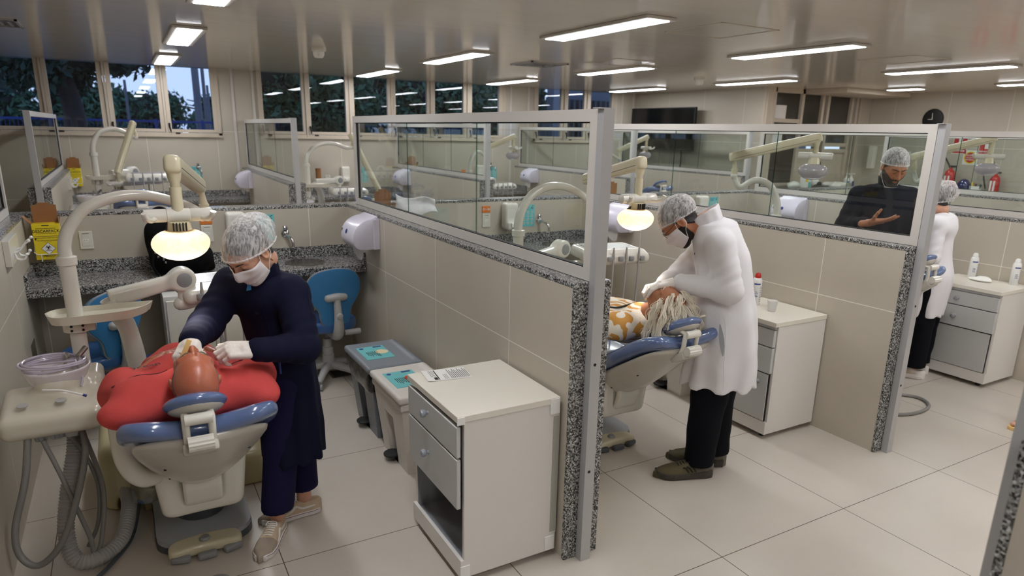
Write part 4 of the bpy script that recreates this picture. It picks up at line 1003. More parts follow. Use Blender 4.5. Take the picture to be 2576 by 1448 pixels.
# ---------------------------------------------------------------- furniture and props
def cabinet(x0, x1, y0, y1, h, label, kind):
    r = thing('cabinet', label, 'cabinet', ((x0+x1)/2, (y0+y1)/2, .03), 'white cabinets with drawers')
    b = MB(); zb = .035
    for a in ((x0+.02, x1, y0, y0+.018, zb, h-.03), (x0+.02, x1, y1-.018, y1, zb, h-.03), (x1-.018, x1, y0+.018, y1-.018, zb, h-.03), (x0+.02, x1-.018, y0+.018, y1-.018, zb, zb+.06)): b.box(*a)
    b.box(x0+.004, x0+.02, y0, y1, zb, zb+.085)
    b.build('body', 'laminate', r, smooth=False)
    MB().box(x0+.022, x1-.02, y0+.019, y1-.019, zb+.06, zb+.064).box(x1-.022, x1-.019, y0+.019, y1-.019, zb+.06, h-.04).box(x0+.022, x1-.02, y1-.021, y1-.0185, zb+.06, h-.04).box(x0+.022, x1-.02, y0+.0185, y0+.021, zb+.06, h-.04).build('lining', 'inside_grey', r, smooth=False)
    b = MB().box(x0-.012, x1, y0-.004, y1+.004, h-.03, h, .003); b.build('top', 'laminate_top', r, smooth=False)
    if kind == 'open':
        for a in ((x1-.055, x1-.008, y0-.006, y0-.0005, zb+.005, zb+.075), (x1-.05, x1-.004, y0-.008, y0-.004, h-.075, h-.005), (x0+.0, x0+.045, y0-.007, y0-.0005, zb+.003, zb+.06), (x0-.014, x0+.02, y0-.008, y0-.004, h-.035, h-.003)): MB().box(*a).build('corner_plate', 'white', r, smooth=False)
        MB().box(x1-.0, x1+.004, y0, y0+.018, .12, h-.08).box(x1-.03, x1, y0-.002, y0-.0003, .13, h-.09).build('edge_strip', 'lam_edge', r, smooth=False)
    def knob(d, z, y):
        k = MB().lathe([(.016, 0), (.013, .004), (.007, .012), (.008, .018), (.016, .024), (.0185, .034), (.015, .043), (0, .047)], (x0-.004, y, z), (-1, 0, 0), 20); k.build('knob', 'knob_grey' if kind == 'open' else 'grey_pl', d)
    ym = (y0+y1)/2
    g = h-.05
    if kind == 'open':
        for z0, z1 in ((g-.135, g), (g-.37, g-.145)):
            d = MB().box(x0-.012, x0+.006, y0+.004, y1-.004, z0, z1, .003).build('drawer', 'drawer_grey', r, smooth=False); knob(d, (z0+z1)/2+.02, ym+.03)
    else:
        MB().box(x0+.001, x0+.018, y0+.01, y1-.01, g+.0, g+.018).build('rail', 'lt_grey_pl', r, smooth=False)
        for z0, z1 in ((g-.115, g-.004), (g-.29, g-.122)):
            d = MB().box(x0-.006, x0+.018, y0+.008, y1-.008, z0, z1, .003).build('drawer', 'drawer_grey', r, smooth=False)
            if kind == 'knobs': knob(d, (z0+z1)/2, ym+.02)
        d = MB().box(x0+.002, x0+.018, y0+.022, y1-.022, zb+.09, g-.3, .002).build('door', 'drawer_grey', r, smooth=False)
        MB().box(x0+.008, x0+.016, y0+.018, y1-.018, zb+.086, g-.296).build('door_gap', 'black', r, smooth=False)
        if kind == 'door': knob(d, g-.36, y0+.09)
    b = MB()
    for x in (x0+.06, x1-.06):
        for y in (y0+.06, y1-.06): b.cyl((x, y, 0), (x, y, .04), .018, 10)
    b.build('foot', 'black_rubber', r)
    return r
cabinet(1.055, 1.535, 2.26, 2.81, .79, 'white cabinet with two knobbed drawers over an open bay, nearest the camera', 'open')
cabinet(3.40, 3.875, 2.655, 3.18, .79, 'white cabinet with a hinged door behind the man in white coat', 'door')
cabinet(5.74, 6.205, 2.49, 3.06, .79, 'white cabinet with drawers beside the woman in white', 'knobs')
r = thing('cabinet', 'plain white cabinet under the counter behind the bald patient', 'cabinet', (.4, 5.0, 0), 'white cabinets with drawers')
MB().box(.13, .72, 4.86, 5.4, .03, .80, .004).build('body', 'laminate', r, smooth=False)
MB().box(.145, .42, 4.846, 4.86, .06, .77, .003).build('door', 'laminate_top', r, smooth=False); MB().box(.425, .705, 4.846, 4.86, .06, .77, .003).build('door', 'laminate_top', r, smooth=False)
for x in (.19, .66): MB().box(x-.04, x+.04, 4.9, 5.3, 0, .03).build('foot', 'black_rubber', r, smooth=False)
# sheet of paper on the near cabinet
b = MB(); b.m = 0
F = Matrix.Rotation(math.radians(-8), 3, 'Z') @ Matrix.Rotation(math.radians(90), 3, 'Z')
o = Vector((1.205, 2.73, .7905))
b.mtx(o, F); b.grid(lambda u, v: ((u-.5)*.145, (v-.5)*.21, .001+.004*max(0, v-.8)**2*20), 3, 9); b.m = 1
for i in range(11): b.box(-.06, .06-.03*((i*7) % 3)/2, .03-.0085*i-.045, .0325-.0085*i-.045, .0016, .0019)
b.box(-.062, .062, .045, .05, .0016, .002); b.box(-.06, -.03, .052, .068, .0016, .002); b.box(-.01, .04, .085, .09, .0016, .002)
for i in range(4): b.box(-.02, .06, .056+.006*i, .0575+.006*i, .0016, .002)
for i in range(3): b.box(-.06, .0, -.01+.007*i+.012, -.0085+.007*i+.012, .0016, .002)
tag(b.mtx().build('paper_sheet', ['paper', 'ink'], smooth=False), 'printed form lying on the near white cabinet', 'paper')
# pedal bins
def bin_(x0, x1, y0, y1, h, m, label, disc, liner):
    r = thing('pedal_bin', label, 'bin', ((x0+x1)/2, (y0+y1)/2, 0), 'pedal bins by the low walls')
    b = MB(); t = .045; zl = h-.04; cx_, cy_ = (x0+x1)/2, (y0+y1)/2
    def ring(z, k): return [(x0+t*(1-k), y0+t*(1-k), z), (x1-t*(1-k)*.4, y0+t*(1-k), z), (x1-t*(1-k)*.4, y1-t*(1-k), z), (x0+t*(1-k), y1-t*(1-k), z)]
    A, B = ring(0, 0), ring(zl, 1); n0, n1 = .30, .62     # recess for the pedal in the -X face
    def L(a, c, s): return tuple(a[i]+(c[i]-a[i])*s for i in range(3))
    zr = .30/zl
    P0, P3 = A[3], A[0]; T3, T0 = B[3], B[0]
    def fp(s, q): return L(L(P0, P3, s), L(T3, T0, s), q)
    vs = [fp(0, 0), fp(n0, 0), fp(n1, 0), fp(1, 0), fp(0, zr), fp(n0, zr), fp(n1, zr), fp(1, zr), fp(0, 1), fp(1, 1), A[1], A[2], B[1], B[2]]
    dp = .07
    for q in (1, 2, 5, 6): vs.append((vs[q][0]+dp, vs[q][1], vs[q][2]))
    b.add(vs, [(0, 1, 5, 4), (2, 3, 7, 6), (4, 5, 6, 7, 9, 8), (3, 10, 12, 9, 7), (10, 11, 13, 12), (11, 0, 4, 8, 13), (1, 14, 16, 5), (15, 2, 6, 17), (5, 16, 17, 6), (14, 15, 17, 16), (0, 3, 10, 11)])
    b.box(x0-.006, x1-.01, y0-.006, y1+.006, zl-.045, zl, .01)
    b.build('body', m, r, smooth=False)
    if liner:
        sd = SDF((x0-.05, y0-.05, zl-.2), (x1+.05, y1+.05, zl+.04), .012); sd.box((cx_, cy_, zl-.03), ((x1-x0)/2+.012, (y1-y0)/2+.012, .05), .02)
        sd.op(lambda X, Y, Z: f_box(X, Y, Z, (x0+.03, cy_-.06, zl-.07), (.05, (y1-y0)/2-.04, .06), .03), (x0-.05, y0, zl-.16), (x1, y1, zl), .03)
        sd.disp(lambda X, Y, Z: .006*noise3(X, Y, Z, 3, 45)); sd.build('bin_liner', liner, r)
    sd = SDF((x0-.05, y0-.05, zl-.02), (x1+.03, y1+.05, h+.05), .008)
    sd.box(((x0+x1)/2-.006, cy_, h-.018), ((x1-x0)/2+.012, (y1-y0)/2+.014, .022), .014); sd.cone((x1-.03, y0+.03, h), (x1-.03, y1-.03, h), .016, .016, .015)
    lid = sd.build('lid', m, r)
    F2 = Matrix.Rotation(math.radians(90), 3, 'Z'); q = MB(); z = h+.005
    q.mtx((cx_-.05, cy_+.02, z), Matrix.Rotation(math.radians(-90), 3, 'Z')); q.box(-.13, .13, -.09, .09, -.003, .0012); q.m = 1; q.lathe([(.042, .0012), (.042, .002), (0, .002)], (0.0, .045, 0), n=24); q.m = 2
    for i in range(6): q.box(-.02-.0*i, .075-.012*(i % 3), -.0-.011*i, .004-.011*i, .0012, .002)
    put_text(q, 'RESÍDUO' if disc == 'red_disc' else 'LIXO COMUM', .018, (.03, .012, .0014), FZ, .01)
    q.m = 3; q.lathe([(.014, .0012), (.014, .0022), (0, .0022)], (-.1, -.06, 0), n=14); q.box(-.12, -.1, .02, .075, .0012, .002)
    q.mtx().build('label', ['teal', disc, 'ink', 'ink_blue'], lid, smooth=False)
    p = MB().lathe([(.0, 0), (.05, .002), (.052, .012), (.045, .018), (0, .019)], (x0+.03, y0+(y1-y0)*.54, .03), n=22); p.box(x0+.03, x0+.12, y0+(y1-y0)*.54-.02, y0+(y1-y0)*.54+.02, .03, .042); p.build('pedal', 'black_rubber', r)
    return r
bin_(1.165, 1.50, 3.77, 4.27, .49, 'bin_grey', 'grey pedal bin with a black liner under the lid', 'beige_disc', 'bag_plastic')
bin_(1.165, 1.50, 3.24, 3.73, .49, 'bin_white', 'white pedal bin with a red disc on its lid label', 'red_disc', None)
bin_(3.40, 3.74, 3.42, 3.9, .49, 'bin_white', 'white pedal bin behind the white haired patient\'s headrest', 'beige_disc', None)
# operator stools
def stool(x, y, rz, label):
    r = thing('operator_stool', label, 'stool', (x, y, 0), 'blue operator stools')
    R = Matrix.Rotation(rz, 3, 'Z')
    def Bm(): return MB().mtx((x, y, 0), R)
    b = Bm(); b.lathe([(.045, .085), (.05, .1), (.045, .2), (.04, .205), (.04, .26), (.034, .265), (.034, .33), (.015, .335), (.015, .42)], n=22); b.build('column', 'lt_grey_pl', r)
    for i in range(5):
        a = math.radians(18+72*i); c, s = math.cos(a), math.sin(a)
        lb = Bm().tube([(0, 0, .12), (c*.12, s*.12, .108), (c*.24, s*.24, .08), (c*.27, s*.27, .065)], [.034, .03, .022, .016], 12, 4).build('leg', 'lt_grey_pl', r)
        cb = Bm(); cb.cyl((c*.26, s*.26, .07), (c*.26, s*.26, .045), .01, 10)
        for k in (-1, 1): cb.lathe([(.018, -.009), (.026, -.006), (.026, .006), (.018, .009)], (c*.265-s*.014*k, s*.265+c*.014*k, .027), (-s, c, 0), 16)
        cb.build('caster', 'grey_pl', lb)
    sd = SDF((-.26, -.26, -.07), (.26, .26, .07), .01)
    sd.op(lambda X, Y, Z: np.sqrt(np.maximum(np.sqrt((X*.98)**2+(Y*1.03)**2)-.185, 0)**2+np.maximum(np.abs(Z-.01*np.cos(X*9))-.012, 0)**2)-.034, (-.25, -.25, -.06), (.25, .25, .06))
    v, f = sd.mesh(); v = v @ np.array(R).T+np.array((x, y, .455)); link_mesh('seat', v, f.tolist(), 'stool_seat', r)
    # backrest outline: wide on top, narrow at the foot
    ol = [(-.075, -.2), (.075, -.2), (.105, -.17), (.125, -.08), (.185, -.0), (.205, .07), (.19, .14), (.14, .195), (.05, .22), (-.05, .22), (-.14, .195), (-.19, .14), (-.205, .07), (-.185, 0), (-.125, -.08), (-.105, -.17)]
    ol = [tuple(q[:2]) for q in spline([(*p, 0) for p in ol+ol[:1]], 5)[:-1]]
    yb, zb = -.2, .685
    def bend(px_, pz, t): return (px_, yb+.9*px_*px_-.06*(pz)+t, zb+pz)
    b = Bm(); n = len(ol); k = [(1, -.018), (1.0, .012), (.97, .03), (.8, .042)]
    vs = []
    for s_, t in [(.02, -.02), (.6, -.02), (.97, -.02)]+k+[(.02, .05)]: vs += [bend(px_*s_, pz*s_, t) for px_, pz in ol]
    b.add(vs, [(i*n+a, i*n+(a+1) % n, (i+1)*n+(a+1) % n, (i+1)*n+a) for i in range(7) for a in range(n)]); bk = b.build('backrest', 'stool_blue', r)
    b = Bm(); b.tube([bend(px_*1.005, pz*1.005, -.006) for px_, pz in ol], .006, 8, closed=True); b.build('edge_trim', 'grey_pl', bk)
    b = Bm(); b.tube([(0, -.235, .69), (0, -.245, .58), (0, -.25, .50), (0, -.235, .43), (0, -.18, .395), (0, -.05, .395)], [.026, .03, .036, .04, .036, .03], 14, 6)
    b.tube([(-.06, -.222, .695), (0, -.232, .70), (.06, -.222, .695)], [.028, .032, .028], 14, 4); b.sphere((-.06, -.222, .695), .028); b.sphere((.06, -.222, .695), .028)
    b.lathe([(.022, 0), (.026, .008), (.02, .022), (.0, .026)], (0, -.27, .565), (0, -1, 0), 16); b.build('back_support', 'lt_grey_pl', r)
    b = Bm(); b.lathe([(.02, .03), (.022, .04), (.022, .14), (.02, .15)], (.03, -.2, .415), (1, -.1, 0), 16); b.build('lever', 'lt_grey_pl', r)
    return r
stool(1.22, 5.02, .12, 'blue operator stool by the sink, right of the woman in navy')
stool(-.27, 4.85, .75, 'blue operator stool half hidden behind the lamp pole')
# wall fittings
def sharps(x, y, z, label, flap=1.0, open_=True):
    r = thing('sharps_box', label, 'sharps box', (x, y, z), 'yellow sharps boxes on wire holders')
    w_, d_, h_ = .15, .10, .235; yf = y-.02-d_
    b = MB().box(x-w_/2, x+w_/2, yf, y-.02, z, z+h_, .002); b.build('carton', 'yellow', r, smooth=False)
    t = MB(); F = FY; f0 = yf-.0002
    put_text(t, 'DESCARPACK', .024, (x, f0, z+.188), F, .018); 
    for i, (a, c) in enumerate(((.205, .11), (.172, .11), (.154, .145))): t.box(x-c/2, x+c/2, f0-.0006, f0, z+a, z+a+.0022)
    put_text(t, 'NÃO ENCHER ACIMA DESTA LINHA', .0078, (x+.008, f0, z+.144), F, .01); put_text(t, 'RECOMENDA-SE UTILIZANTE', .0085, (x, f0, z+.127), F, .012); put_text(t, 'no lixo hospitalar', .006, (x, f0, z+.118), F)
    t.add([(x-.062, f0-.0005, z+.137), (x-.054, f0-.0005, z+.146), (x-.070, f0-.0005, z+.146)][::-1], [(0, 1, 2)]); t.box(x-.065, x-.059, f0-.0006, f0, z+.131, z+.141)
    put_text(t, 'PERIGO!', .018, (x, f0, z+.024), F, .02); put_text(t, 'INFECTANTE', .008, (x, f0, z+.009), F)
    t.box(x-.02, x+.02, f0-.0008, f0, z+h_-.012, z+h_-.006)
    t.build('lettering', 'ink', r, smooth=False)
    q = MB(); s = .041; zc = z+.074
    q.add([(x, f0-.0008, zc-s), (x+s, f0-.0008, zc), (x, f0-.0008, zc+s), (x-s, f0-.0008, zc)], [(0, 1, 2, 3)]); q.m = 1; s = .038
    q.add([(x, f0-.0012, zc-s), (x+s, f0-.0012, zc), (x, f0-.0012, zc+s), (x-s, f0-.0012, zc)], [(0, 1, 2, 3)]); q.m = 0
    for k in range(3):
        a = math.radians(90+120*k); c = Vector((x+.008*math.cos(a), 0, zc+.007+.008*math.sin(a)))
        q.tube([(c.x+.0085*math.cos(a+v), f0-.0016, c.z+.0085*math.sin(a+v)) for v in np.linspace(.55, 5.73, 14)], [.0006, .0022, .0026, .0022, .0006], 5)
    q.lathe([(.0035, 0), (.0035, .0006), (0, .0006)], (x, f0-.0012, zc+.007), (0, -1, 0), 10); q.box(x-.018, x+.018, f0-.0016, f0-.001, zc-.0165, zc-.0135)
    q.build('hazard_label', ['ink', 'white'], r, smooth=False)
    b = MB()
    b.box(x-w_/2+.006, x+w_/2-.006, y-.024, y-.021, z+h_, z+h_+.105*flap); b.box(x-.035, x+.035, y-.024, y-.021, z+h_+.105*flap, z+h_+.118*flap)
    if open_:
        for s in (-1, 1):
            a = Vector((x+s*w_/2, yf+.01, z+h_)); e = Vector((x+s*(w_/2+.045 if s < 0 else w_/2+.01), yf+.01, z+h_+.05)); 
            b.add([a, a+Vector((0, d_-.02, 0)), e+Vector((0, d_-.02, 0)), e, a+Vector((0, 0, -.003)), a+Vector((0, d_-.02, -.003)), e+Vector((.003, d_-.02, 0)), e+Vector((.003, 0, 0))], [(0, 1, 2, 3), (4, 7, 6, 5), (3, 2, 6, 7), (0, 3, 7, 4), (1, 5, 6, 2)])
    b.build('flap', 'card', r, smooth=False)
    b = MB(); b.tube([(x-w_/2-.004, y-.012, z+.12), (x-w_/2-.004, yf-.004, z+.05), (x-w_/2+.01, yf-.005, z+.036), (x+w_/2-.01, yf-.005, z+.036), (x+w_/2+.004, yf-.004, z+.05), (x+w_/2+.004, y-.012, z+.12)], .0028, 8)
    b.tube([(x-w_/2+.03, yf-.006, z+.036), (x-w_/2+.03, yf-.007, z-.008), (x-w_/2+.03, y-.012, z-.01)], .0028, 8); b.box(x-w_/2, x+w_/2, y-.02, y, z+.03, z+.2); b.build('wire_holder', 'white', r)
    return r
sharps(-.485, YB, 1.01, 'yellow sharps box with open brown flaps, at left on the near back wall', 1.1)
sharps(-.49+W, YB, 1.02, 'open sharps box behind the glass, beside the white cloth', 1.35)
sharps(-.45+2*W, YB, 1.06, 'brown topped sharps box behind the lit lamp of the man in white', 1.2, False)
sharps(-.565, YW, 1.07, 'yellow sharps box under the left windows', 1.2)
sharps(1.90, YW, 1.09, 'sharps box seen through the screen beside the pilaster', 1.25)
sharps(4.22, YW, 1.09, 'sharps box under the middle windows', 1.25)
def outlet(x, y, z, label):
    r = thing('wall_outlet', label, 'outlet', (x, y, z), 'white wall outlets')
    b = MB().box(x-.04, x+.04, y-.009, y, z-.062, z+.062, .004, 3); b.box(x-.026, x+.026, y-.011, y-.008, z-.04, z+.04, .002); b.build('plate', 'white_pl', r, smooth=False)
    b = MB().prism(rrect(.036, .018, .008), 0, .002, FY, (x, y-.011, z)); b.m = 1
    for q in (-.01, 0, .01): b.lathe([(.0024, 0), (.0024, .0006), (0, .0006)], (x+q, y-.0131, z+(.002 if q == 0 else -.001)), (0, -1, 0), 8)
    b.box(x-.02, x+.02, y-.0115, y-.0109, z+.045, z+.048); b.build('socket', ['white', 'ink'], r, smooth=False)
for x, y, z, l in ((-.275, YB, 1.11, 'white wall outlet between the sharps box and the black bag'), (.49, YB, 1.115, 'white wall outlet under the orange CI - 08 plate'), (.49+W, YB, 1.11, 'white wall outlet under the orange plate behind the glass'), (2.81, YW, 1.11, 'white wall outlet beside the brown tube'), (2.0, YW, 1.12, 'white wall outlet right of the left pilaster')): outlet(x, y, z, l)
for x, z, tx, l in ((.49, 1.213, 'CI - 08', 'orange booth plate reading CI - 08'), (.49+W, 1.21, 'CI - 06', 'orange booth plate reading CI - 06 seen through glass')):
    r = thing('booth_plate', l, 'sign', (x, YB, z)); MB().box(x-.042, x+.042, YB-.005, YB, z-.03, z+.03, .002).build('plate', 'orange', r, smooth=False)
    b = MB(); put_text(b, tx, .026, (x, YB-.005, z), FY, .012); b.build('lettering', 'white', r, smooth=False)
tag(MB().box(5.15, 5.23, YW-.005, YW, 1.18, 1.24, .002).build('booth_plate', 'orange', smooth=False), 'small orange booth plate far back under the windows', 'sign')
def soap(x, y, z, label):
    r = thing('soap_dispenser', label, 'soap dispenser', (x, y, z), 'white soap dispensers')
    s = SDF((-.09, -.14, -.14), (.09, .02, .14), .006); s.box((0, -.05, .0), (.068, .05, .12), .025); s.box((0, -.075, -.09), (.05, .04, .04), .02, .015); s.box((0, -.11, .02), (.045, .012, .05), .008, .003, 's')
    s.build('body', 'white_pl', r, lambda v: v+np.array((x, y, z))); MB().box(x-.02, x+.02, y-.13, y-.1, z-.1, z-.06, .006).build('lever', 'white', r, smooth=False)
for x, y, z, l in ((.685, YB, 1.155, 'white soap dispenser above the hair net of the woman in navy'), (3.045, YB, 1.15, 'white soap dispenser behind the glass, left of the teal poster'), (5.45, YB, 1.15, 'white soap dispenser above the head of the man in white coat'), (3.08, YW, 1.19, 'white soap dispenser behind the screen corner under the windows'), (5.48, YW, 1.2, 'white soap dispenser far back beside a small teal poster'), (7.6, YB, 1.13, 'white dispenser low behind the glass next to a dark haired head')): soap(x, y, z, l)
def poster(x, y, z, w_, h_, label):
    r = thing('poster', label, 'poster', (x, y, z), 'teal hand hygiene posters'); f0 = y-.001
    MB().box(x-w_/2, x+w_/2, f0-.0006, y, z-h_/2, z+h_/2).build('sheet', 'teal', r, smooth=False)
    b = MB(); k = w_/.14
    for i, s in enumerate(('Campanha de', 'higienização', 'das mãos')): put_text(b, s, .0125*k, (x-.028*k, f0-.0006, z+h_/2-(.018+.012*i)*k), FY, .014)
    b.box(x+.03*k, x+.055*k, f0-.001, f0-.0006, z+h_/2-.036*k, z+h_/2-.03*k); b.tube([(x+.036*k, f0-.001, z+h_/2-.028*k), (x+.045*k, f0-.001, z+h_/2-.012*k), (x+.058*k, f0-.001, z+h_/2-.01*k)], .002*k, 6)
    b.build('lettering', 'ink', r, smooth=False)
    b = MB()
    for i in range(3):
        for j in range(4): b.lathe([(.013*k, 0), (.013*k, .0006), (0, .0006)], (x-.042*k+.042*k*i, f0-.0006, z+h_/2-(.068+.033*j)*k), (0, -1, 0), 14)
    b.build('picture_discs', 'teal_light', r, smooth=False)
    b = MB()
    for i in range(3):
        for j in range(4): b.tube([(x-.049*k+.042*k*i, f0-.0014, z+h_/2-(.072+.033*j)*k), (x-.042*k+.042*k*i, f0-.0014, z+h_/2-(.064+.033*j)*k), (x-.036*k+.042*k*i, f0-.0014, z+h_/2-(.069+.033*j)*k)], .002*k, 5)
    b.build('hand_drawings', 'red_disc', r, smooth=False)
for x, y, z, w_, h_, l in ((.905, YB, 1.14, .14, .20, 'teal hand hygiene poster left of the near faucet'), (3.27, YB, 1.135, .145, .205, 'teal hand hygiene poster behind the glass, beside a soap dispenser'), (5.68, YB, 1.15, .13, .19, 'teal poster edge right of the soap dispenser over the man in white'), (.91, YW, 1.2, .16, .23, 'teal poster on the window wall of the rear left booth'), (3.36, YW, 1.17, .2, .25, 'teal poster on the window wall seen through the near screen'), (5.78, YW, 1.18, .15, .2, 'small teal poster far back under the windows')): poster(x, y, z, w_, h_, l)
def towels(x, y0, z, label, paper=1.0):
    r = thing('towel_dispenser', label, 'towel dispenser', (x, y0, z), 'white paper towel dispensers')
    pr = [(0, -.105), (0, .11), (-.05, .112), (-.1, .1), (-.15, .07), (-.185, .02), (-.195, -.04), (-.18, -.085), (-.14, -.11), (-.03, -.112)]
    pr = [tuple(q[:2]) for q in spline([(*p, 0) for p in pr], 5)]
    Fm = Matrix(((1, 0, 0), (0, 0, 1), (0, 1, 0)))
    b = MB(); w_ = .31
    def ring(k, yy): return [(x-.005+px_*k-(.09*(1-k)), yy, z+pz*k) for px_, pz in pr]
    n = len(pr); vs = []
    for k, yy in ((.0, y0), (.9, y0), (.97, y0+.004), (1, y0+.02), (1, y0+w_-.02), (.97, y0+w_-.004), (.9, y0+w_), (0, y0+w_)): vs += ring(k, yy)
    b.add(vs, [(i*n+a, i*n+(a+1) % n, (i+1)*n+(a+1) % n, (i+1)*n+a) for i in range(7) for a in range(n)]); b.build('cover', 'towel_white', r)
    MB().box(x-.05, x, y0-.003, y0+w_+.003, z-.112, z+.108, .006).build('back_plate', 'towel_white', r, smooth=False)
    b = MB(); c = Vector((x-.1945, y0+w_*.55, z+.01)); ax = Vector((-1, 0, .35)).normalized(); b.lathe([(.017, 0), (.017, .003), (.011, .0035), (.011, .002), (.004, .002), (.004, .0035), (0, .0035)], c, ax, 20); b.build('emblem', 'ink_blue', r)
    MB().box(x-.197, x-.185, y0+w_-.035, y0+w_-.02, z-.06, z+.02, .003).build('sight_slot', 'dk_grey_pl', r, smooth=False)
    if paper:
        b = MB(); b.grid(lambda u, v: (x-.10-.03*u+.004*math.sin(9*u+v*5), y0+.10+.13*u, z-.10-(.085+.02*math.sin(u*5))*v), 7, 5); b.build('paper_towel', 'paper', r)
TW = {0: 'on the low wall behind the blue stool by the sink', 1: 'behind the lit lamp of the man in white coat', 2: 'seen through the glass to the left of the man in navy', 3: 'in the last front booth'}
for k in range(3): towels(XF+W*k, 4.665, 1.165, 'white paper towel dispenser '+TW[k])
TR = {0: 'at the window end of the first rear low wall', 1: 'at the window end of the second rear low wall', 2: 'at the window end of the third rear low wall', 3: 'at the window end of the last rear low wall'}
for k in range(4): towels(XF+W*k, 10.1, 1.17, 'white paper towel dispenser '+TR[k])
# coat hooks on white blocks, wall plate
def hooks(x, y, z, label):
    r = thing('coat_hook', label, 'coat hook', (x, y, z), 'white double coat hooks')
    MB().box(x, x+.032, y-.17, y+.17, z-.07, z+.07, .003).build('block', 'white_pl', r, smooth=False)
    for dy in (-.06, .08):
        b = MB(); b.tube([(x+.032, y+dy, z-.01), (x+.06, y+dy, z+.0), (x+.08, y+dy, z+.03), (x+.105, y+dy, z+.05)], .0055, 10, 6); b.sphere((x+.107, y+dy, z+.053), .009); b.tube([(x+.034, y+dy, z-.012), (x+.045, y+dy, z-.045), (x+.075, y+dy, z-.048), (x+.09, y+dy, z-.025)], .0055, 10, 6); b.sphere((x+.091, y+dy, z-.022), .009); b.build('hook', 'white', r)
hooks(-.606, 4.62, 1.20, 'white block with coat hooks on the left low wall')
hooks(-.606, 10.2, 1.16, 'white block with coat hooks in the rear left booth')
tag(MB().box(-.606, -.602, 4.82, 5.0, .38, .58, .001).build('wall_plate', 'steel', smooth=False), 'blank metal plate low on the left wall', 'wall plate')
# black bag on the counter
s = SDF((.02, 4.98, .88), (.52, 5.46, 1.36), .009)
s.box((.28, 5.23, 1.0), (.19, .15, .11), .09); s.box((.22, 5.29, 1.13), (.15, .10, .10), .08, .06); s.ell((.19, 5.3, 1.2), (.1, .07, .07), .05); s.cone((.43, 5.2, 1.0), (.46, 5.22, .92), .06, .04, .04)
s.disp(lambda X, Y, Z: .010*noise3(X, Y, Z, 4, 26)+.004*noise3(X, Y, Z, 5, 70))
s.op(lambda X, Y, Z: .888-Z+0*X+0*Y, (0, 4.9, .8), (.6, 5.5, 1.4), .01, 'i')
r = thing('duffel_bag', 'black fabric bag slumped on the granite counter', 'bag', (.28, 5.22, .885)); s.build('bag_body', 'bag_black', r)
b = MB(); b.tube([(.14, 5.28, 1.2), (.13, 5.3, 1.29), (.19, 5.33, 1.33), (.26, 5.32, 1.28), (.29, 5.3, 1.2)], .012, 8, 6); b.tube([(.12, 5.09, 1.08), (.1, 5.06, .98), (.13, 5.05, .91)], .008, 8, 5); b.build('strap', 'bag_black', r)
b = MB()
for x, z in ((.125, 1.06), (.14, 1.03), (.17, 1.01), (.18, .99)): b.box(x-.006, x+.006, 5.07, 5.085, z-.008, z+.008, .002)
b.build('buckle', 'steel', r)
# white cloth over the sharps box in the second booth
s = MB(); 
def cl(u, v):
    x = 1.90+.34*u; z = 1.385-.06*u-.02*math.sin(6*u)-(.16+.06*math.sin(4*u+.6))*v
    return (x, 5.30+.02*math.sin(9*u+3*v)+.02*math.sin(5*u-6*v)-.03*v, z)
s.grid(cl, 26, 14); o_ = s.build('draped_cloth', 'coat_white'); md = o_.modifiers.new('s', 'SOLIDIFY'); md.thickness = .006
tag(o_, 'white cloth hung beside the sharps box, seen through the near screen', 'cloth')
# tall brown tube, clutter on the far counters
tag(MB().lathe([(.04, .887), (.042, .89), (.042, 1.285), (.036, 1.285), (.036, 1.2), (0, 1.2)], (2.63, 10.80, 0), n=24).build('cardboard_tube', 'card'), 'tall brown cardboard tube standing under the windows', 'tube')
def spray(x, y, z, m, cap, label, h=.19):
    r = thing('spray_can', label, 'spray can', (x, y, z), 'spray cans on the cabinets')
    MB().lathe([(.029, 0), (.031, .003), (.031, h*.8), (.026, h*.88), (.022, h*.9)], (x, y, z), n=24).build('can', m, r)
    MB().lathe([(.02, h*.9), (.021, h*.93), (.018, h*1.02), (.012, h*1.06), (0, h*1.06)], (x, y, z), n=20).build('cap', cap, r)
    b = MB()
    def lab(x0_, x1_, z0_, z1_):
        b.grid(lambda u, v: (x+.0314*math.sin(-2.1+x0_+(x1_-x0_)*u), y-.0314*math.cos(-2.1+x0_+(x1_-x0_)*u)*1.0, z+z0_+(z1_-z0_)*v), 6, 2)
    for i in range(4): lab(.9, 1.6-.15*(i % 2), h*(.28+.05*i), h*(.28+.05*i)+.0035)
    lab(.6, 2.0, h*.68, h*.73)
    for i in range(9): lab(1.95, 2.5, h*(.12+.06*i), h*(.12+.06*i)+.003)
    b.build('print', 'ink_blue', r)
spray(3.66, 3.06, .79, 'white', 'red', 'white spray can with a red cap on the cabinet behind the man in white', .205)
spray(6.10, 2.90, .79, 'white', 'white', 'white capped spray can beside the wrapped gloves', .2)
spray(6.14, 2.60, .79, 'white', 'white', 'white capped spray can at the right edge of the far cabinet', .2)
b = MB().lathe([(.024, 0), (.025, .002), (.034, .072), (.035, .073), (.033, .07), (.023, .004), (0, .004)], (3.60, 2.87, .791), n=24)
tag(b.build('plastic_cup', 'cup_plastic'), 'translucent plastic cup on the white cabinet behind the man in white', 'cup')
s = SDF((5.9, 2.62, .785), (6.2, 2.99, .87), .006); s.ell((6.03, 2.80, .803), (.05, .09, .014)); s.ell((6.04, 2.78, .815), (.03, .05, .018), .02); s.disp(lambda X, Y, Z: .004*noise3(X, Y, Z, 9, 80))
tag(s.build('plastic_wrap', 'clear_sheet'), 'crumpled pale gloves in clear wrap on the far cabinet', 'gloves')
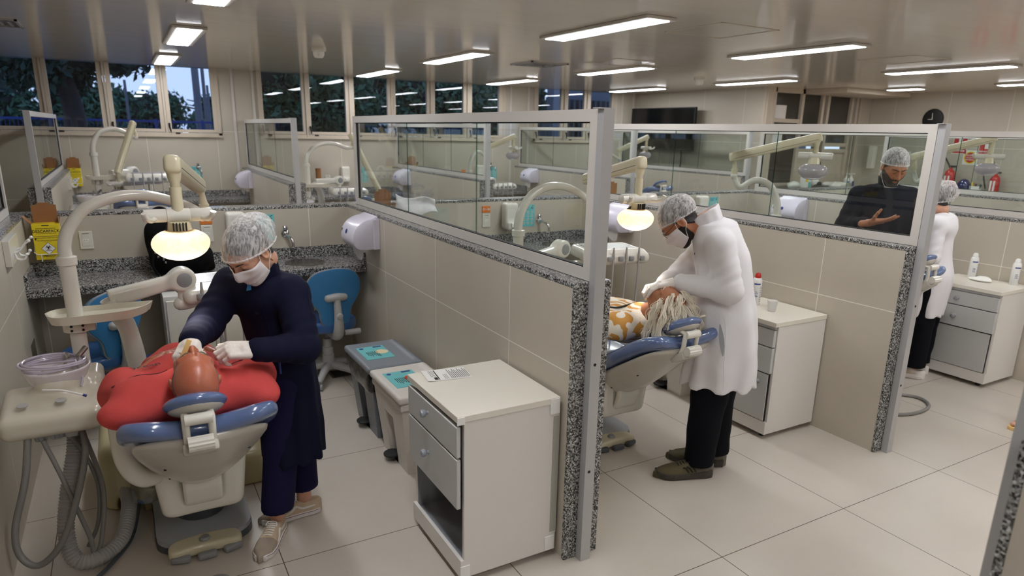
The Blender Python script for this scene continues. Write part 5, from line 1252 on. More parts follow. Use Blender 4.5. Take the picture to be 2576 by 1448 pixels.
# television, cable, clock, signs, extinguisher shelf
r = thing('television', 'large black television on the far wall', 'television', (8.9, 9.9, 2.0))
MB().box(8.80, 8.85, 9.12, 10.86, 1.63, 2.39, .008).build('casing', 'black', r, smooth=False); MB().box(8.796, 8.80, 9.14, 10.84, 1.66, 2.375).build('screen', 'tv_black', r, smooth=False); MB().box(8.85, XR-.001, 9.7, 10.3, 1.8, 2.2).build('bracket', 'black', r, smooth=False)
tag(MB().tube([(8.9, 9.5, 1.65), (8.93, 9.52, 1.4), (8.96, 9.6, 1.2), (8.97, 9.7, .95)], .012, 8, 8).build('power_cable', 'cable'), 'black cable hanging from the television', 'cable')
outlet2 = MB().box(XR-.01, XR, 10.35, 10.47, 1.07, 1.21, .004); tag(outlet2.build('wall_switch', 'white_pl', smooth=False), 'white switch plate under the television', 'switch')
tag(MB().box(XR-.01, XR, 8.13, 8.22, 1.03, 1.15, .004).build('wall_switch', 'white_pl', smooth=False), 'white switch plate on the television wall, seen above the rear granite', 'switch')
r = thing('wall_clock', 'round black wall clock with white numerals', 'clock', (XK, 6.62, 2.26))
MB().lathe([(.165, 0), (.17, .01), (.165, .03), (.15, .034)], (XK, 6.62, 2.245), (-1, 0, 0), 40).build('rim', 'black', r); MB().lathe([(.15, .028), (0, .028)], (XK, 6.62, 2.245), (-1, 0, 0), 40, caps=False).build('dial', 'tv_black', r)
b = MB()
for i in range(1, 13):
    a = math.pi/2-i*math.pi/6; put_text(b, str(i), .048, Vector((XK-.0285, 6.62-.12*math.cos(a), 2.245+.12*math.sin(a))), FXm, .02)
b.build('numerals', 'white', r, smooth=False)
b = MB(); 
for a, l in ((math.radians(95), .1), (math.radians(180), .07)): b.tube([(XK-.033, 6.62, 2.245), (XK-.033, 6.62-l*math.cos(a), 2.245+l*math.sin(a))], [.006, .004], 6)
b.build('hands', 'white', r)
def sign(y, z, w_, h_, label, kind):
    r = thing('safety_sign', label, 'sign', (XK, y, z), 'red safety signs'); x = XK-.004
    MB().box(x, XK, y-w_/2, y+w_/2, z-h_/2, z+h_/2).build('plate', 'white', r, smooth=False)
    b = MB()
    if kind == 'round':
        b.m = 1; b.lathe([(w_*.44, 0), (w_*.44, .001), (0, .001)], (x, y, z), (-1, 0, 0), 32); b.m = 0; b.lathe([(w_*.36, .001), (w_*.36, .002), (0, .002)], (x, y, z), (-1, 0, 0), 32); b.m = 2
        for i, s in enumerate(('PROIBIDO', 'COLOCAR', 'MATERIAL')): put_text(b, s, .029, (x-.0022, y, z+.034-.034*i), FXm, .02)
    else:
        b.box(x-.001, x, y-w_*.46, y+w_*.46, z-h_*.46, z+h_*.46); b.m = 2; b.box(x-.002, x-.001, y-w_*.12, y+w_*.12, z-h_*.2, z+h_*.4)
        put_text(b, 'EXTINTOR' if kind == 'a' else 'MANGUEIRA', .035, (x-.0022, y, z-h_*.34), FXm, .03)
    b.build('artwork', ['red', 'yellow', 'white'], r, smooth=False)
sign(6.12, 1.86, .22, .3, 'red and white safety sign, left of two over the extinguisher', 'a'); sign(5.72, 1.86, .22, .3, 'red safety sign right of the round one', 'b'); sign(5.93, 1.66, .22, .22, 'square sign with a round red and yellow warning', 'round')
r = thing('wall_shelf', 'granite ledge under the safety signs', 'shelf', (XK-.2, 5.7, 1.12)); MB().box(XK-.4, XK, 5.0, 6.6, 1.09, 1.12).build('slab', 'granite', r, smooth=False); MB().box(XK-.3, XK, 5.1, 6.5, 0, 1.09).build('support', 'wall_tile', r, smooth=False)
def ext(x, y, z, k, label):
    r = thing('fire_extinguisher', label, 'fire extinguisher', (x, y, z), 'fire extinguishers')
    MB().lathe([(.07*k, 0), (.08*k, .01), (.08*k, .26*k), (.06*k, .32*k), (.025*k, .35*k), (.025*k, .38*k), (0, .38*k)], (x, y, z), n=24).build('cylinder', 'red', r)
    b = MB(); b.box(x-.02, x+.02, y-.07*k, y+.03*k, z+.38*k, z+.41*k); b.build('valve', 'black', r, smooth=False)
    MB().tube([(x-.02, y, z+.38*k), (x-.04, y+.12*k, z+.55*k), (x-.05, y+.2*k, z+.5*k), (x-.05, y+.17*k, z+.3*k), (x-.06, y+.1*k, z+.1*k)], .013*k, 8, 8).build('hose', 'cable', r)
    b = MB()
    for a in (-.4, .3): b.box(x-.083*k, x-.079*k, y+a*.08*k-.012, y+a*.08*k+.014, z+.04*k, z+.25*k)
    b.build('label', 'white', r, smooth=False)
ext(XK-.18, 6.10, 1.12, 1.0, 'red fire extinguisher left of the blue helmet'); ext(XK-.1, 5.46, 1.12, .85, 'red fire extinguisher half hidden behind the pen pot')
s = SDF((XK-.35, 5.7, 1.11), (XK-.1, 5.98, 1.4), .008); s.ell((XK-.22, 5.84, 1.22), (.09, .095, .12)); s.op(lambda X, Y, Z: 1.125-Z+0*X+0*Y, (XK-.4, 5.6, 1.1), (XK, 6, 1.4), 0, 'i')
tag(s.build('helmet', 'helmet_blue'), 'shiny dark blue helmet on the ledge under the round sign', 'helmet')
r = thing('pen_pot', 'white pot of markers beside the blue helmet', 'pot', (XK-.25, 5.65, 1.12)); MB().lathe([(.07, 0), (.078, .12), (.072, .12), (.066, .01), (0, .01)], (XK-.25, 5.65, 1.121), n=24).build('pot', 'white', r)
for i, (m, a, c) in enumerate((('yellow', .04, .0), ('card', .02, .02), ('black', -.01, -.02), ('ink_blue', -.04, .02), ('foliage', -.06, -.02), ('black', .0, .03))):
    MB().cyl((XK-.25+c*.3, 5.65+a*.4, 1.135), (XK-.25+c, 5.65+a*1.6, 1.30-.01*i), .011, 8).build('marker', m, r)
r = thing('granite_counter', 'far granite counter in front of the glazed doors', 'counter', (10.2, 7.55, 1.07), 'granite counters in the booths'); MB().box(9.22, 11.2, 7.35, YD-.025, 1.04, 1.075).build('worktop', 'granite', r, smooth=False); MB().box(9.3, 11.1, 7.5, YD-.004, 0, 1.04).build('support', 'wall_tile', r, smooth=False)
def lump(c, rr, m, label, seed, name, cat):
    s = SDF(np.array(c)-np.array(rr)*1.4, np.array(c)+np.array(rr)*1.4, .012); q = np.random.default_rng(seed)
    for _ in range(6): s.ell(np.array(c)+q.normal(size=3)*np.array(rr)*.35*(1, 1, .6), np.array(rr)*(.45+.3*q.random()), .03)
    s.disp(lambda X, Y, Z: .012*noise3(X, Y, Z, seed, 50)); s.op(lambda X, Y, Z: 1.078-Z+0*X+0*Y, (8, 6, .8), (12, 8, 1.6), 0, 'i'); tag(s.build(name, m), label, cat)
lump((9.62, 7.55, 1.14), (.13, .1, .07), 'clear_sheet', 'crumpled clear bags at the left of the far counter', 1, 'plastic_bag', 'bag')
lump((10.12, 7.55, 1.17), (.12, .1, .12), 'white', 'tied white plastic bag on the far counter', 2, 'plastic_bag', 'bag')
lump((10.72, 7.55, 1.13), (.2, .1, .07), 'clear_sheet', 'low pile of gauze packs on the far counter', 3, 'gauze_pile', 'gauze')
r = thing('medicine_box', 'white box with blue and yellow marks on the far counter', 'box', (9.85, 7.5, 1.075)); MB().box(9.78, 9.93, 7.45, 7.55, 1.076, 1.27).build('carton', 'white', r, smooth=False); MB().box(9.79, 9.84, 7.446, 7.45, 1.2, 1.26).build('mark', 'yellow', r, smooth=False); MB().box(9.86, 9.92, 7.446, 7.45, 1.1, 1.2).build('mark', 'teal', r, smooth=False)
for x, m, l in ((11.0, 'white', 'white pump bottle on the far counter'), (11.13, 'clear_sheet', 'second pump bottle on the far counter, nearer the right wall')):
    r = thing('pump_bottle', l, 'bottle', (x, 7.55, 1.075), 'pump bottles'); MB().lathe([(.045, 0), (.048, .01), (.046, .15), (.02, .18), (.016, .2)], (x, 7.55, 1.076), n=20).build('bottle', m, r); b = MB(); b.cyl((x, 7.55, 1.27), (x, 7.55, 1.31), .01, 10); b.box(x-.012, x+.012, 7.49, 7.56, 1.305, 1.325, .004); b.build('pump', 'white', r); MB().box(x-.03, x+.03, 7.5, 7.505, 1.1, 1.19).build('label', 'ink_blue', r, smooth=False)
tag(MB().box(9.22, 9.5, YD+.024, YD+.028, 2.19, 2.41).build('paper_notice', 'paper', smooth=False), 'white notice taped high on the far glazed door', 'notice')
tag(MB().box(9.2, 9.47, YD+.02, YD+.026, 1.70, 1.98).build('paper_notice', 'paper', smooth=False), 'white notice on the far glazing, behind the lamp arm', 'notice')
tag(MB().box(XK-.1, XK, 7.5, 7.62, 1.4, 1.8, .02).build('gel_dispenser', 'white_pl', smooth=False), 'tall slim white gel dispenser on the far right wall', 'dispenser')
tag(MB().box(XK-.01, XK, 6.9, 7.35, 1.42, 1.72).build('notice_board', 'white', smooth=False), 'white board behind the man in navy', 'board')
# hose on the floor by the third unit, foot switch at the bottom edge
tag(MB().tube([(4.55, 3.0, .25), (4.75, 2.8, .1), (4.95, 2.72, .02), (5.05, 2.6, .012), (4.98, 2.48, .012), (4.8, 2.43, .012), (4.6, 2.47, .012), (4.5, 2.6, .012)], .012, 10, 8).build('floor_hose', 'hose'), 'grey hose looping on the floor beyond the second low wall', 'hose')
r = thing('foot_switch', 'round grey foot switch at the bottom edge of the picture', 'foot switch', (.15, 2.72, 0)); MB().lathe([(.06, 0), (.062, .015), (.05, .03), (.03, .036), (0, .037)], (.15, 2.74, 0), n=28).build('button', 'grey_pl', r); MB().tube([(.1, 2.72, .01), (-.02, 2.6, .006), (-.2, 2.5, .006)], .005, 6, 4).build('cord', 'dk_grey_pl', r)
# ---------------------------------------------------------------- people: library
def f_head(X, Y, Z, ears=True):
    A = np.abs(X)
    def c(a, b, ra, rb): return f_cone(A, Y, Z, np.array(a, float), np.array(b, float), ra, rb)
    d = f_ell(X, Y, Z, (0, -.018, .040), (.077, .098, .087))
    d = smin(d, f_ell(X, Y, Z, (0, .022, -.02), (.063, .072, .086)), .035)
    d = smin(d, c((.044, -.004, -.052), (.017, .058, -.095), .03, .024), .025)
    d = smin(d, f_ell(X, Y, Z, (0, .071, -.101), (.022, .018, .018)), .02)
    d = smin(d, c((.043, .056, -.012), (.034, .064, -.03), .025, .022), .02)
    d = smin(d, c((0, .089, .02), (0, .114, -.026), .0085, .0125), .012)
    d = smin(d, f_ell(A, Y, Z, (.0125, .102, -.030), (.0095, .012, .0085)), .008)
    d = smin(d, c((.014, .087, .037), (.05, .069, .033), .010, .010), .014)
    d = smax(d, -f_ell(A, Y, Z, (.031, .100, .012), (.018, .018, .0125)), .014)
    d = smin(d, f_ell(A, Y, Z, (.031, .0735, .011), (.0165, .0165, .0135)), .004)
    d = smin(d, c((0, .096, -.0595), (.021, .085, -.061), .0065, .004), .007)
    d = smin(d, c((0, .094, -.0715), (.018, .085, -.0695), .0075, .0045), .007)
    d = smax(d, -c((0, .1045, -.0655), (.021, .0905, -.065), .0022, .0015), .003)
    d = smin(d, c((0, -.028, -.04), (0, -.04, -.085), .052, .05), .03)
    if ears:
        e = f_ell(A, Y, Z, (.081, -.014, -.002), (.0105, .022, .033), Matrix.Rotation(-.3, 3, 'Z') @ Matrix.Rotation(-.2, 3, 'X'))
        e = smax(e, -f_ell(A, Y, Z, (.092, -.008, .002), (.009, .011, .019)), .006)
        d = smin(d, e, .008)
    return d
HEADV = {}
def head_mesh(res=.0036):
    if 'h' not in HEADV:
        s = SDF((-.11, -.14, -.20), (.11, .145, .145), res); s.op(lambda X, Y, Z: f_head(X, Y, Z), (-.11, -.14, -.20), (.11, .145, .145)); HEADV['h'] = s.mesh()
    return HEADV['h']
class Head:
    def __init__(s, c, f, up=(0, 0, 1), k=1.0):
        y = Vector(f).normalized(); z = Vector(up); z = (z-y*z.dot(y)).normalized(); x = y.cross(z)
        s.R = Matrix((x, y, z)).transposed(); s.c = Vector(c); s.k = k
    def w(s, v): return np.asarray(v) @ np.array(s.R).T*s.k+np.array(s.c)
    def pt(s, *p): return s.c+s.R @ Vector(p)*s.k
    def part(s, name, key, lo, hi, fn, m, parent, res=.004):
        v, f = cached(key, lambda: (lambda d: (lambda q: (q[0], q[1].tolist()))(d.mesh()))(SDF(lo, hi, res).op(fn, lo, hi)))
        return link_mesh(name, s.w(v), f, m, parent)
    def tube(s, mb, pts, r, n=8, sm=6): mb.tube([s.pt(*p) for p in pts], r, n, sm); return mb
    def hair(s, parent, m, t=.006, bald=0.):
        def fn(X, Y, Z):
            d = f_head(X, Y, Z, False)-t-.0015*noise3(X, Y, Z, 2, 160)
            g = np.maximum((Y-.055)*.75-(Z-.045)*.65, -(Z+.045)-.35*Y)      # hairline at the front and nape
            g = np.maximum(g, -(Z-.0)-.0+(np.abs(Y+.014) < .03)*0)
            g = smax((Y*.72-Z*.69)-.0, -(Z+.07)+.0*X, .02)
            if bald: g = np.maximum(g, np.maximum(Z-.055-.25*np.maximum(-Y, 0), bald-np.abs(X)))
            return smax(d, g, .008)
        return s.part('hair', ('hair', t, bald), (-.12, -.15, -.1), (.12, .12, .16), fn, m, parent)
    def net(s, parent, m='hair_net', puff=(.1, .125, .098), cy=-.03, cz=.052, seed=1, low=0.):
        def pl(X, Y, Z): return (Z-(.012-low))*-.86+(Y+.04)*.30     # plane of the elastic band
        def dd(X, Y, Z):
            an = np.arctan2(X, Y+.04); rib = np.sin(an*23+4*noise3(X, Y, Z, seed, 30))*np.clip((.05-Z)/.08, .1, 1)
            return smin(f_ell(X, Y, Z, (0, cy, cz), puff), f_head(X, Y, Z, False)-.010, .02)-.0028*noise3(X, Y*.6, Z*.6, seed, 60, 6)-.0012*noise3(X, Y, Z, seed+5, 150, 5)-.0016*rib
        key = ('net', puff, cy, cz, seed, low); lo, hi = (-.14, -.20, -.1), (.14, .14, .19)
        v, f = SDF(lo, hi, .0038).op(lambda X, Y, Z: np.maximum(dd(X, Y, Z), pl(X, Y, Z)), lo, hi).mesh()
        bad = (pl(v[:, 0], v[:, 1], v[:, 2]) > -.0012) & (dd(v[:, 0], v[:, 1], v[:, 2]) < -.003)
        f = f[~bad[f].any(1)]
        o = link_mesh('hair_net', s.w(v), f.tolist(), m, parent)
        # elastic hem
        ang = np.linspace(0, 2*np.pi, 73)[:-1]; P = []
        r = np.full(72, .06)
        for _ in range(40):
            x, y = r*np.sin(ang), -.01+r*np.cos(ang); z = (.012-low)+(y+.04)*.30/.86
            r = r-dd(x, y, z)*.8
        x, y = (r+.001)*np.sin(ang), -.01+(r+.001)*np.cos(ang); z = (.012-low)+(y+.04)*.30/.86
        mb = MB(); mb.tube(s.w(np.stack([x, y, z], 1)), .0042, 8, closed=True); mb.build('elastic_hem', m, o)
        return o
    def mask(s, parent):
        nu, nv = 41, 17
        U, V = np.meshgrid(np.linspace(-1, 1, nu), np.linspace(0, 1, nv)); a = U*1.28
        zc = .008-.118*V-.012*np.abs(U)*(1-V)+.022*np.abs(U)**2*V
        r = np.full(a.shape, .15); oy = .0
        for _ in range(60):
            x, y = r*np.sin(a)*.9, oy+r*np.cos(a); r = r-(f_head(x, y, zc, False)-.006)*.7
        r = np.maximum(r, .0)
        for _ in range(5):                                            # smooth over the nose and lips like cloth
            q = r.copy(); q[1:-1] = np.maximum(r[1:-1], (r[:-2]+r[2:])/2); q[:, 1:-1] = np.maximum(q[:, 1:-1], (q[:, :-2]+q[:, 2:])/2); r = q
        r = r+.0035*np.maximum(0, np.sin(V*3*2*np.pi))*(1-np.abs(U)**3)+.002
        Pn = np.stack([r*np.sin(a)*.9, oy+r*np.cos(a), zc], -1).reshape(-1, 3)
        mb = MB(); mb.add(s.w(Pn), [(j*nu+i, j*nu+i+1, (j+1)*nu+i+1, (j+1)*nu+i) for j in range(nv-1) for i in range(nu-1)])
        o = mb.build('face_mask', 'mask', parent); md = o.modifiers.new('s', 'SOLIDIFY'); md.thickness = .0016
        Pn = Pn.reshape(nv, nu, 3); mb = MB()
        for i, sg in ((0, -1), (nu-1, 1)):
            t_, b_ = Pn[1, i], Pn[-2, i]
            s.tube(mb, [t_, (sg*.082, .012, .022), (sg*.088, -.02, .034), (sg*.091, -.036, .012), (sg*.088, -.03, -.02), (sg*.08, .0, -.045), b_], .0016, 6, 6)
        mb.build('ear_loop', 'white', o)
        return o
    def brows(s, parent, m='hair_dark', t=.003):
        mb = MB()
        for sg in (-1, 1): s.tube(mb, [(sg*.013, .0975, .030), (sg*.03, .0955, .0375), (sg*.05, .079, .034)], [t*.6, t, t*.5], 6, 6)
        mb.build('eyebrow', m, parent)
        mb = MB()
        for sg in (-1, 1): s.tube(mb, [(sg*.0165, .0835, .0055), (sg*.031, .0885, .0015), (sg*.0465, .079, .005)], [.0008, .0016, .001], 6, 6)
        mb.build('eyelash', 'hair_dark', parent)
    def beard(s, parent, m='beard', t=.0045, full=True):
        def fn(X, Y, Z):
            d = f_head(X, Y, Z, False)-t-.002*noise3(X, Y, Z, 8, 260)
            A = np.abs(X)
            g = np.maximum(Z+.048-.9*np.maximum(A-.032, 0), -(Y+.012))        # below the cheek line, in front of the ear
            g = np.maximum(g, -(Z+.135)+0*X)
            lips = f_ell(X, Y, Z, (0, .095, -.0655), (.021, .02, .0105))
            return smax(smax(d, g, .006), -lips, .004)
        return s.part('beard', ('beard', t), (-.1, -.04, -.15), (.1, .14, .02), fn, m, parent, .0035)
def frame_hand(y, z):
    y = Vector(y).normalized(); z = Vector(z); z = (z-y*z.dot(y)).normalized(); return Matrix((y.cross(z), y, z)).transposed()
FB = [((.030, .088), (.040, .026, .020)), ((.010, .093), (.045, .029, .021)), ((-.0105, .088), (.041, .027, .020)), ((-.029, .078), (.032, .021, .018))]
def hand_mesh(wrist, y, z, side, curls, thumb=(.8, .55, -.3), tb=(.3, .3), spread=.06, fat=0., res=.0024, cuff=.05, k=1.0):
    """side=+1: thumb on local +x.  curls: per finger three bend angles in degrees towards the palm (-z)"""
    F = frame_hand(y, z); s = SDF((-.11, -cuff-.03, -.13), (.11, .21, .11), res)
    s.box((0, .046, 0), (.041+fat, .046, .0135+fat), .013, 0); s.cone((0, -cuff, 0), (0, .02, 0), .026+fat, .024+fat, .02); s.ell((side*.026, .03, -.008), (.018, .03, .014), .015)
    for i, ((x, yb), L) in enumerate(FB):
        p = np.array((side*x, yb, .0)); a = 0; sp = side*(1.5-i)*spread; r = (.0098, .0088, .0078, .007)
        rr = [q*(1.06 if i == 1 else .92 if i == 3 else 1)+fat for q in r]
        s.cone((p[0]*.8, .05, 0), p, rr[0]+.001, rr[0]+.0005, .008)
        for j in range(3):
            a += math.radians(curls[i][j]); d = np.array((math.sin(sp)*math.cos(a), math.cos(sp)*math.cos(a), -math.sin(a))); q = p+d*L[j]
            s.cone(p, q, rr[j], rr[j+1], .003); p = q
    p = np.array((side*.03, .022, -.008)); d = Vector((side*thumb[0], thumb[1], thumb[2])).normalized(); ax = Vector((0, 0, 1)).cross(d).normalized()
    for j, (L, r0, r1) in enumerate(((.042, .0135, .0118), (.034, .0115, .0105), (.027, .0105, .0085))):
        q = p+np.array(d)*L; s.cone(p, q, r0+fat, r1+fat, .006); p = q
        if j < 2: d = Matrix.Rotation(-side*tb[j], 3, 'Z') @ d if False else (d+Vector((-side*tb[j], tb[j]*.4, -.1))).normalized()
    v, f = s.mesh(); v = v*k @ np.array(F).T+np.array(wrist)
    return v, f
def glove(wrist, y, z, side, curls, parent, **kw):
    v, f = hand_mesh(wrist, y, z, side, curls, fat=.0008, cuff=.055, **kw)
    o = link_mesh('glove', v, f.tolist(), 'glove', parent)
    F = frame_hand(y, z); mb = MB(); W0 = Vector(wrist)
    mb.tube([W0+F @ Vector((.028*math.cos(a), -.056, .028*math.sin(a))) for a in np.linspace(0, 6.283, 25)[:-1]], .0028, 6, closed=True); mb.build('cuff_roll', 'glove', o)
    return o
def merge(parts):
    V, Fs, b = [], [], 0
    for v, f in parts: V.append(np.asarray(v)); Fs += (np.asarray(f)+b).tolist(); b += len(v)
    return np.vstack(V), Fs
def body(parent, skin, head, chains, extra=(), res=.011, torso=()):
    """skin under the clothes as one mesh: torso and limbs from chains, the detailed head and hands joined on"""
    P = [np.array(p) for c, r in chains for p in c]+[np.array(t[0]) for t in torso]; P = np.array(P)
    s = SDF(P.min(0)-.2, P.max(0)+.2, res)
    for c, r in torso: s.ell(c, r, .05)
    for c, r in chains: s.chain(c, r, .03)
    v, f = merge([s.mesh(), (head.w(head_mesh()[0]), head_mesh()[1])]+list(extra))
    return link_mesh('body', v, f, skin, parent)
def shoe(heel, toe, parent, style, z0=0., L=.275, label=None):
    h, t_ = Vector((*heel, z0)), Vector((*toe, z0)); y = (t_-h).normalized(); x = y.cross(Vector((0, 0, 1))); R = Matrix((x, y, Vector((0, 0, 1)))).transposed(); k = (t_-h).length/.275
    A = np.array(R)
    def place(sd): v, f = sd.mesh(); return v*k @ A.T+np.array(h), f.tolist()
    def wd(Y): return np.interp(Y, [-.02, 0, .03, .08, .14, .2, .245, .275, .3], [.0, .026, .035, .036, .042, .049, .044, .02, .0])
    s = SDF((-.07, -.03, -.01), (.07, .31, .14), .0045)
    def up(X, Y, Z):
        yy = Y+0*X+0*Z; w_ = wd(yy.ravel()).reshape(yy.shape)
        top = np.interp(yy.ravel(), [-.02, .0, .04, .09, .13, .18, .23, .27], [.075, .085, .082, .092, .085, .066, .052, .04]).reshape(yy.shape)
        return smax(smax((np.abs(X)-w_*(1-.45*np.clip((Z-.03)/.07, 0, 1)**1.5))*.9, Z-top, .02), -Z, .004)
    s.op(up, (-.06, -.02, 0), (.06, .3, .12)); s.ell((0, .045, .10), (.026, .045, .03), .01, 's')
    v, f = place(s)
    if style == 'skate': mt = ['shoe_beige', 'shoe_toe']; lo = (np.asarray(v)-np.array(h)) @ A/k; mi = [1 if lo[list(q), 1].mean() > .185 else 0 for q in f]; o = link_mesh('shoe', v, f, mt, parent, mi=mi)
    elif style == 'runner': mt = ['olive', 'olive_grey']; lo = (np.asarray(v)-np.array(h)) @ A/k; mi = [1 if lo[list(q), 1].mean() < .09 else 0 for q in f]; o = link_mesh('shoe', v, f, mt, parent, mi=mi)
    else: o = link_mesh('shoe', v, f, 'shoe_white', parent)
    s = SDF((-.08, -.04, -.01), (.08, .32, .06), .0045); hs = .03 if style != 'runner' else .034
    def so(X, Y, Z):
        yy = Y+0*X+0*Z; w_ = wd(np.clip(yy.ravel(), .003, .272)).reshape(yy.shape); e = np.maximum(-yy-.004, yy-.281)
        tip = (.012*np.clip((Y-.21)/.07, 0, 1)**2 if style == 'runner' else 0.*Y)+0*X
        return smax(np.maximum((np.abs(X)-w_-.005)*.9, e), np.maximum(tip-Z, Z-hs-tip*.6-(.012*np.clip(1-Y/.1, 0, 1) if style == 'runner' else 0)), .006)
    s.op(so, (-.08, -.03, -.01), (.08, .31, .06)); v, f = place(s); link_mesh('sole', v, f, 'sole_olive' if style == 'runner' else 'sole_white', o)
    mb = MB()
    def side(yy, z, sg, off=.001): w_ = float(wd(yy)); return h+R @ Vector((sg*(w_*(1-.45*max(0, (z-.03)/.07)**1.5)+off), yy, z))*k
    for sg in (-1, 1):
        if style == 'skate': mb.tube([side(.02, .052, sg), side(.06, .05, sg), side(.09, .052, sg), side(.115, .066, sg), side(.14, .048, sg), side(.17, .036, sg)], [.004, .006, .006, .006, .005, .003], 8, 6)
        elif style == 'runner':
            for i in range(3): mb.tube([side(.085+.02*i, .04, sg), side(.10+.02*i, .06, sg), side(.115+.02*i, .073-.004*i, sg, .002)], .0045, 6, 4)
        else: mb.tube([side(.05, .05, sg), side(.12, .045, sg), side(.17, .055, sg), side(.09, .06, sg)], [.003, .006, .006, .003], 8, 6)
    mb.build('side_stripe', {'skate': 'shoe_white', 'runner': 'black', 'white': 'shoe_beige'}[style], o)
    mb = MB()
    for i in range(6):
        yy = .105+.013*i; zt = float(np.interp(yy, [.09, .13, .18], [.094, .087, .069]))+.0015; mb.tube([h+R @ Vector(p)*k for p in ((-.02, yy, zt-.007), (0, yy+.004, zt), (.02, yy, zt-.007))], .0032, 6, 3)
    for sg in (-1, 1): mb.tube([h+R @ Vector(p)*k for p in ((0, .1, .098), (sg*.02, .11, .1), (sg*.026, .125, .088))], .0024, 6, 4)
    mb.build('laces', 'white' if style != 'runner' else 'black', o)
    if style == 'skate':
        mb = MB(); ys = np.linspace(.001, .274, 30); ring = [(float(wd(a))+.0052, a) for a in ys]+[(-float(wd(a))-.0052, a) for a in ys[::-1]]; mb.tube([h+R @ Vector((a, b_, .024))*k for a, b_ in ring], .0012, 5, closed=True); mb.build('foxing_line', 'maroon', o)
    return o
def trousers(parent, m, hips, knees, ankles, rh=.095, rk=.075, ra=.062, zb=(.12, .12), seed=1, pelvis=None):
    P = np.array([*hips, *knees, *ankles]); s = SDF(P.min(0)-.17, P.max(0)+(.17, .17, .12), .009)
    for h, k, a, z in zip(hips, knees, ankles, zb):
        e = np.array(a, float); kk = np.array(k, float); e2 = e+(e-kk)/np.linalg.norm(e-kk)*.1
        s.chain([h, k, e2], [rh, rk, ra], .03)
    if pelvis is not None: s.ell(pelvis, (.16, .13, .14), .05)
    s.disp(lambda X, Y, Z: .004*noise3(X, Y, Z*.8, seed, 30)+.006*noise3(X*.3, Y*.3, Z, seed+1, 42)*np.clip((.35-Z)/.25, 0, 1))
    for a, z in zip(ankles, zb):
        c = np.array(a); s.op(lambda X, Y, Z: np.maximum(np.maximum(np.abs(X-c[0])-.1, np.abs(Y-c[1])-.1), Z-z), (c[0]-.1, c[1]-.1, -.2), (c[0]+.1, c[1]+.1, z), 0, 's')
    return s.build('trousers', m, parent)
def sleeve_folds(a, b, seed): return None
def coat(parent, m, levels, arms, neck, res=.008, seed=1, name='coat', pw=2.2, ra=(.075, .066, .05), folds=.006, collar=True, shoulders=None, kk=.05, extra=None, cut=.88):
    """levels: stack rows of the torso and skirt; arms: (shoulder, elbow, wrist) triples; neck: base point and direction"""
    L = np.array(levels, float); P = [np.array(p) for a in arms for p in a]; P += [np.array((r[1], r[2], r[0])) for r in levels]; P = np.array(P)
    s = SDF(P.min(0)-.24, P.max(0)+(.24, .24, .16), res)
    s.stack(levels, 0, 'u', pw)
    if shoulders is not None: s.chain(shoulders, [.075, .085, .075] if len(shoulders) == 3 else [.08]*len(shoulders), .07)
    for a in arms:
        a = list(a); a[2] = tuple(np.array(a[1])+(np.array(a[2])-np.array(a[1]))*cut); s.chain(a, list(ra), kk)
    if extra: extra(s)
    Z0 = L[:, 0].min(); cz = L[L[:, 0].argsort()]
    def fold(X, Y, Z):
        z = Z+0*X+0*Y; cx_ = np.interp(z, cz[:, 0], cz[:, 1]); cy_ = np.interp(z, cz[:, 0], cz[:, 2]); th = np.arctan2(Y-cy_, X-cx_)
        g = np.clip((Z0+.55-Z)/.55, 0, 1)
        n1 = noise3(X, Y, Z*.3, seed, 26); n2 = noise3(X, Y, Z, seed+3, 40); n3 = noise3(X*1.2, Y*1.2, Z*.8, seed+7, 24)
        return folds*(1.3*g*np.sin(9*th+3*n1+seed)+.9*n1*(.3+.7*g)+.5*n2+1.1*(.35-np.abs(n3))*(n3 > -.9))
    s.disp(fold)
    for q, a in enumerate(arms):                                      # ring folds that gather at the elbow
        a = np.array(a, float)
        for i in range(2):
            d = a[i+1]-a[i]; l = np.linalg.norm(d); d /= l; ph = RNG.random()*6
            lo = np.minimum(a[i], a[i+1])-.1; hi = np.maximum(a[i], a[i+1])+.1; sl, X, Y, Z = s.blk(lo, hi, 0)
            t = (X-a[i][0])*d[0]+(Y-a[i][1])*d[1]+(Z-a[i][2])*d[2]; rr = np.sqrt(np.maximum((X-a[i][0])**2+(Y-a[i][1])**2+(Z-a[i][2])**2-t*t, 0))
            wgt = .5*np.clip(1-np.abs(rr-.065)/.035, 0, 1)*np.clip((t+.02)/.06, 0, 1)*np.clip((l+.02-t)/.06, 0, 1)
            tw = t+.25*(X*1.1-Y*.7+Z*.5)
            s.D[sl] += (folds*1.0*wgt*np.sin(tw*115+ph+2.5*noise3(X, Y, Z, seed+q+i, 14))*(.35+.65*np.abs((t/l if i == 0 else 1-t/l)))).astype(np.float32)
    nb, nd = np.array(neck[0], float), Vector(neck[1]).normalized()
    s.cone(nb-np.array(nd)*.02, nb+np.array(nd)*.12, .058, .066, .006, 's')
    o = s.build(name, m, parent); o_sdf = s
    if collar:
        F = frame_from(nd, (0, 0, 1)); fr_ = Vector(collar) if not isinstance(collar, bool) else Vector((0, -1, 0)); fr_ = (fr_-nd*fr_.dot(nd)).normalized(); sd_ = nd.cross(fr_); mb = MB()
        def cg(u, v):
            a = .32+(6.283-.64)*u; k = abs(u-.5)*2
            rr_ = .066+.008*v+.0015*math.sin(9*a); return Vector(nb)+nd*(-.02+.085*v-.03*k**3+.0015*math.sin(7*a)*v)+(fr_*math.cos(a)*1.12+sd_*math.sin(a))*rr_+fr_*.004
        mb.grid(cg, 44, 7); c_ = mb.build('collar', m, o); md = c_.modifiers.new('s', 'SOLIDIFY'); md.thickness = .005
    return o, s
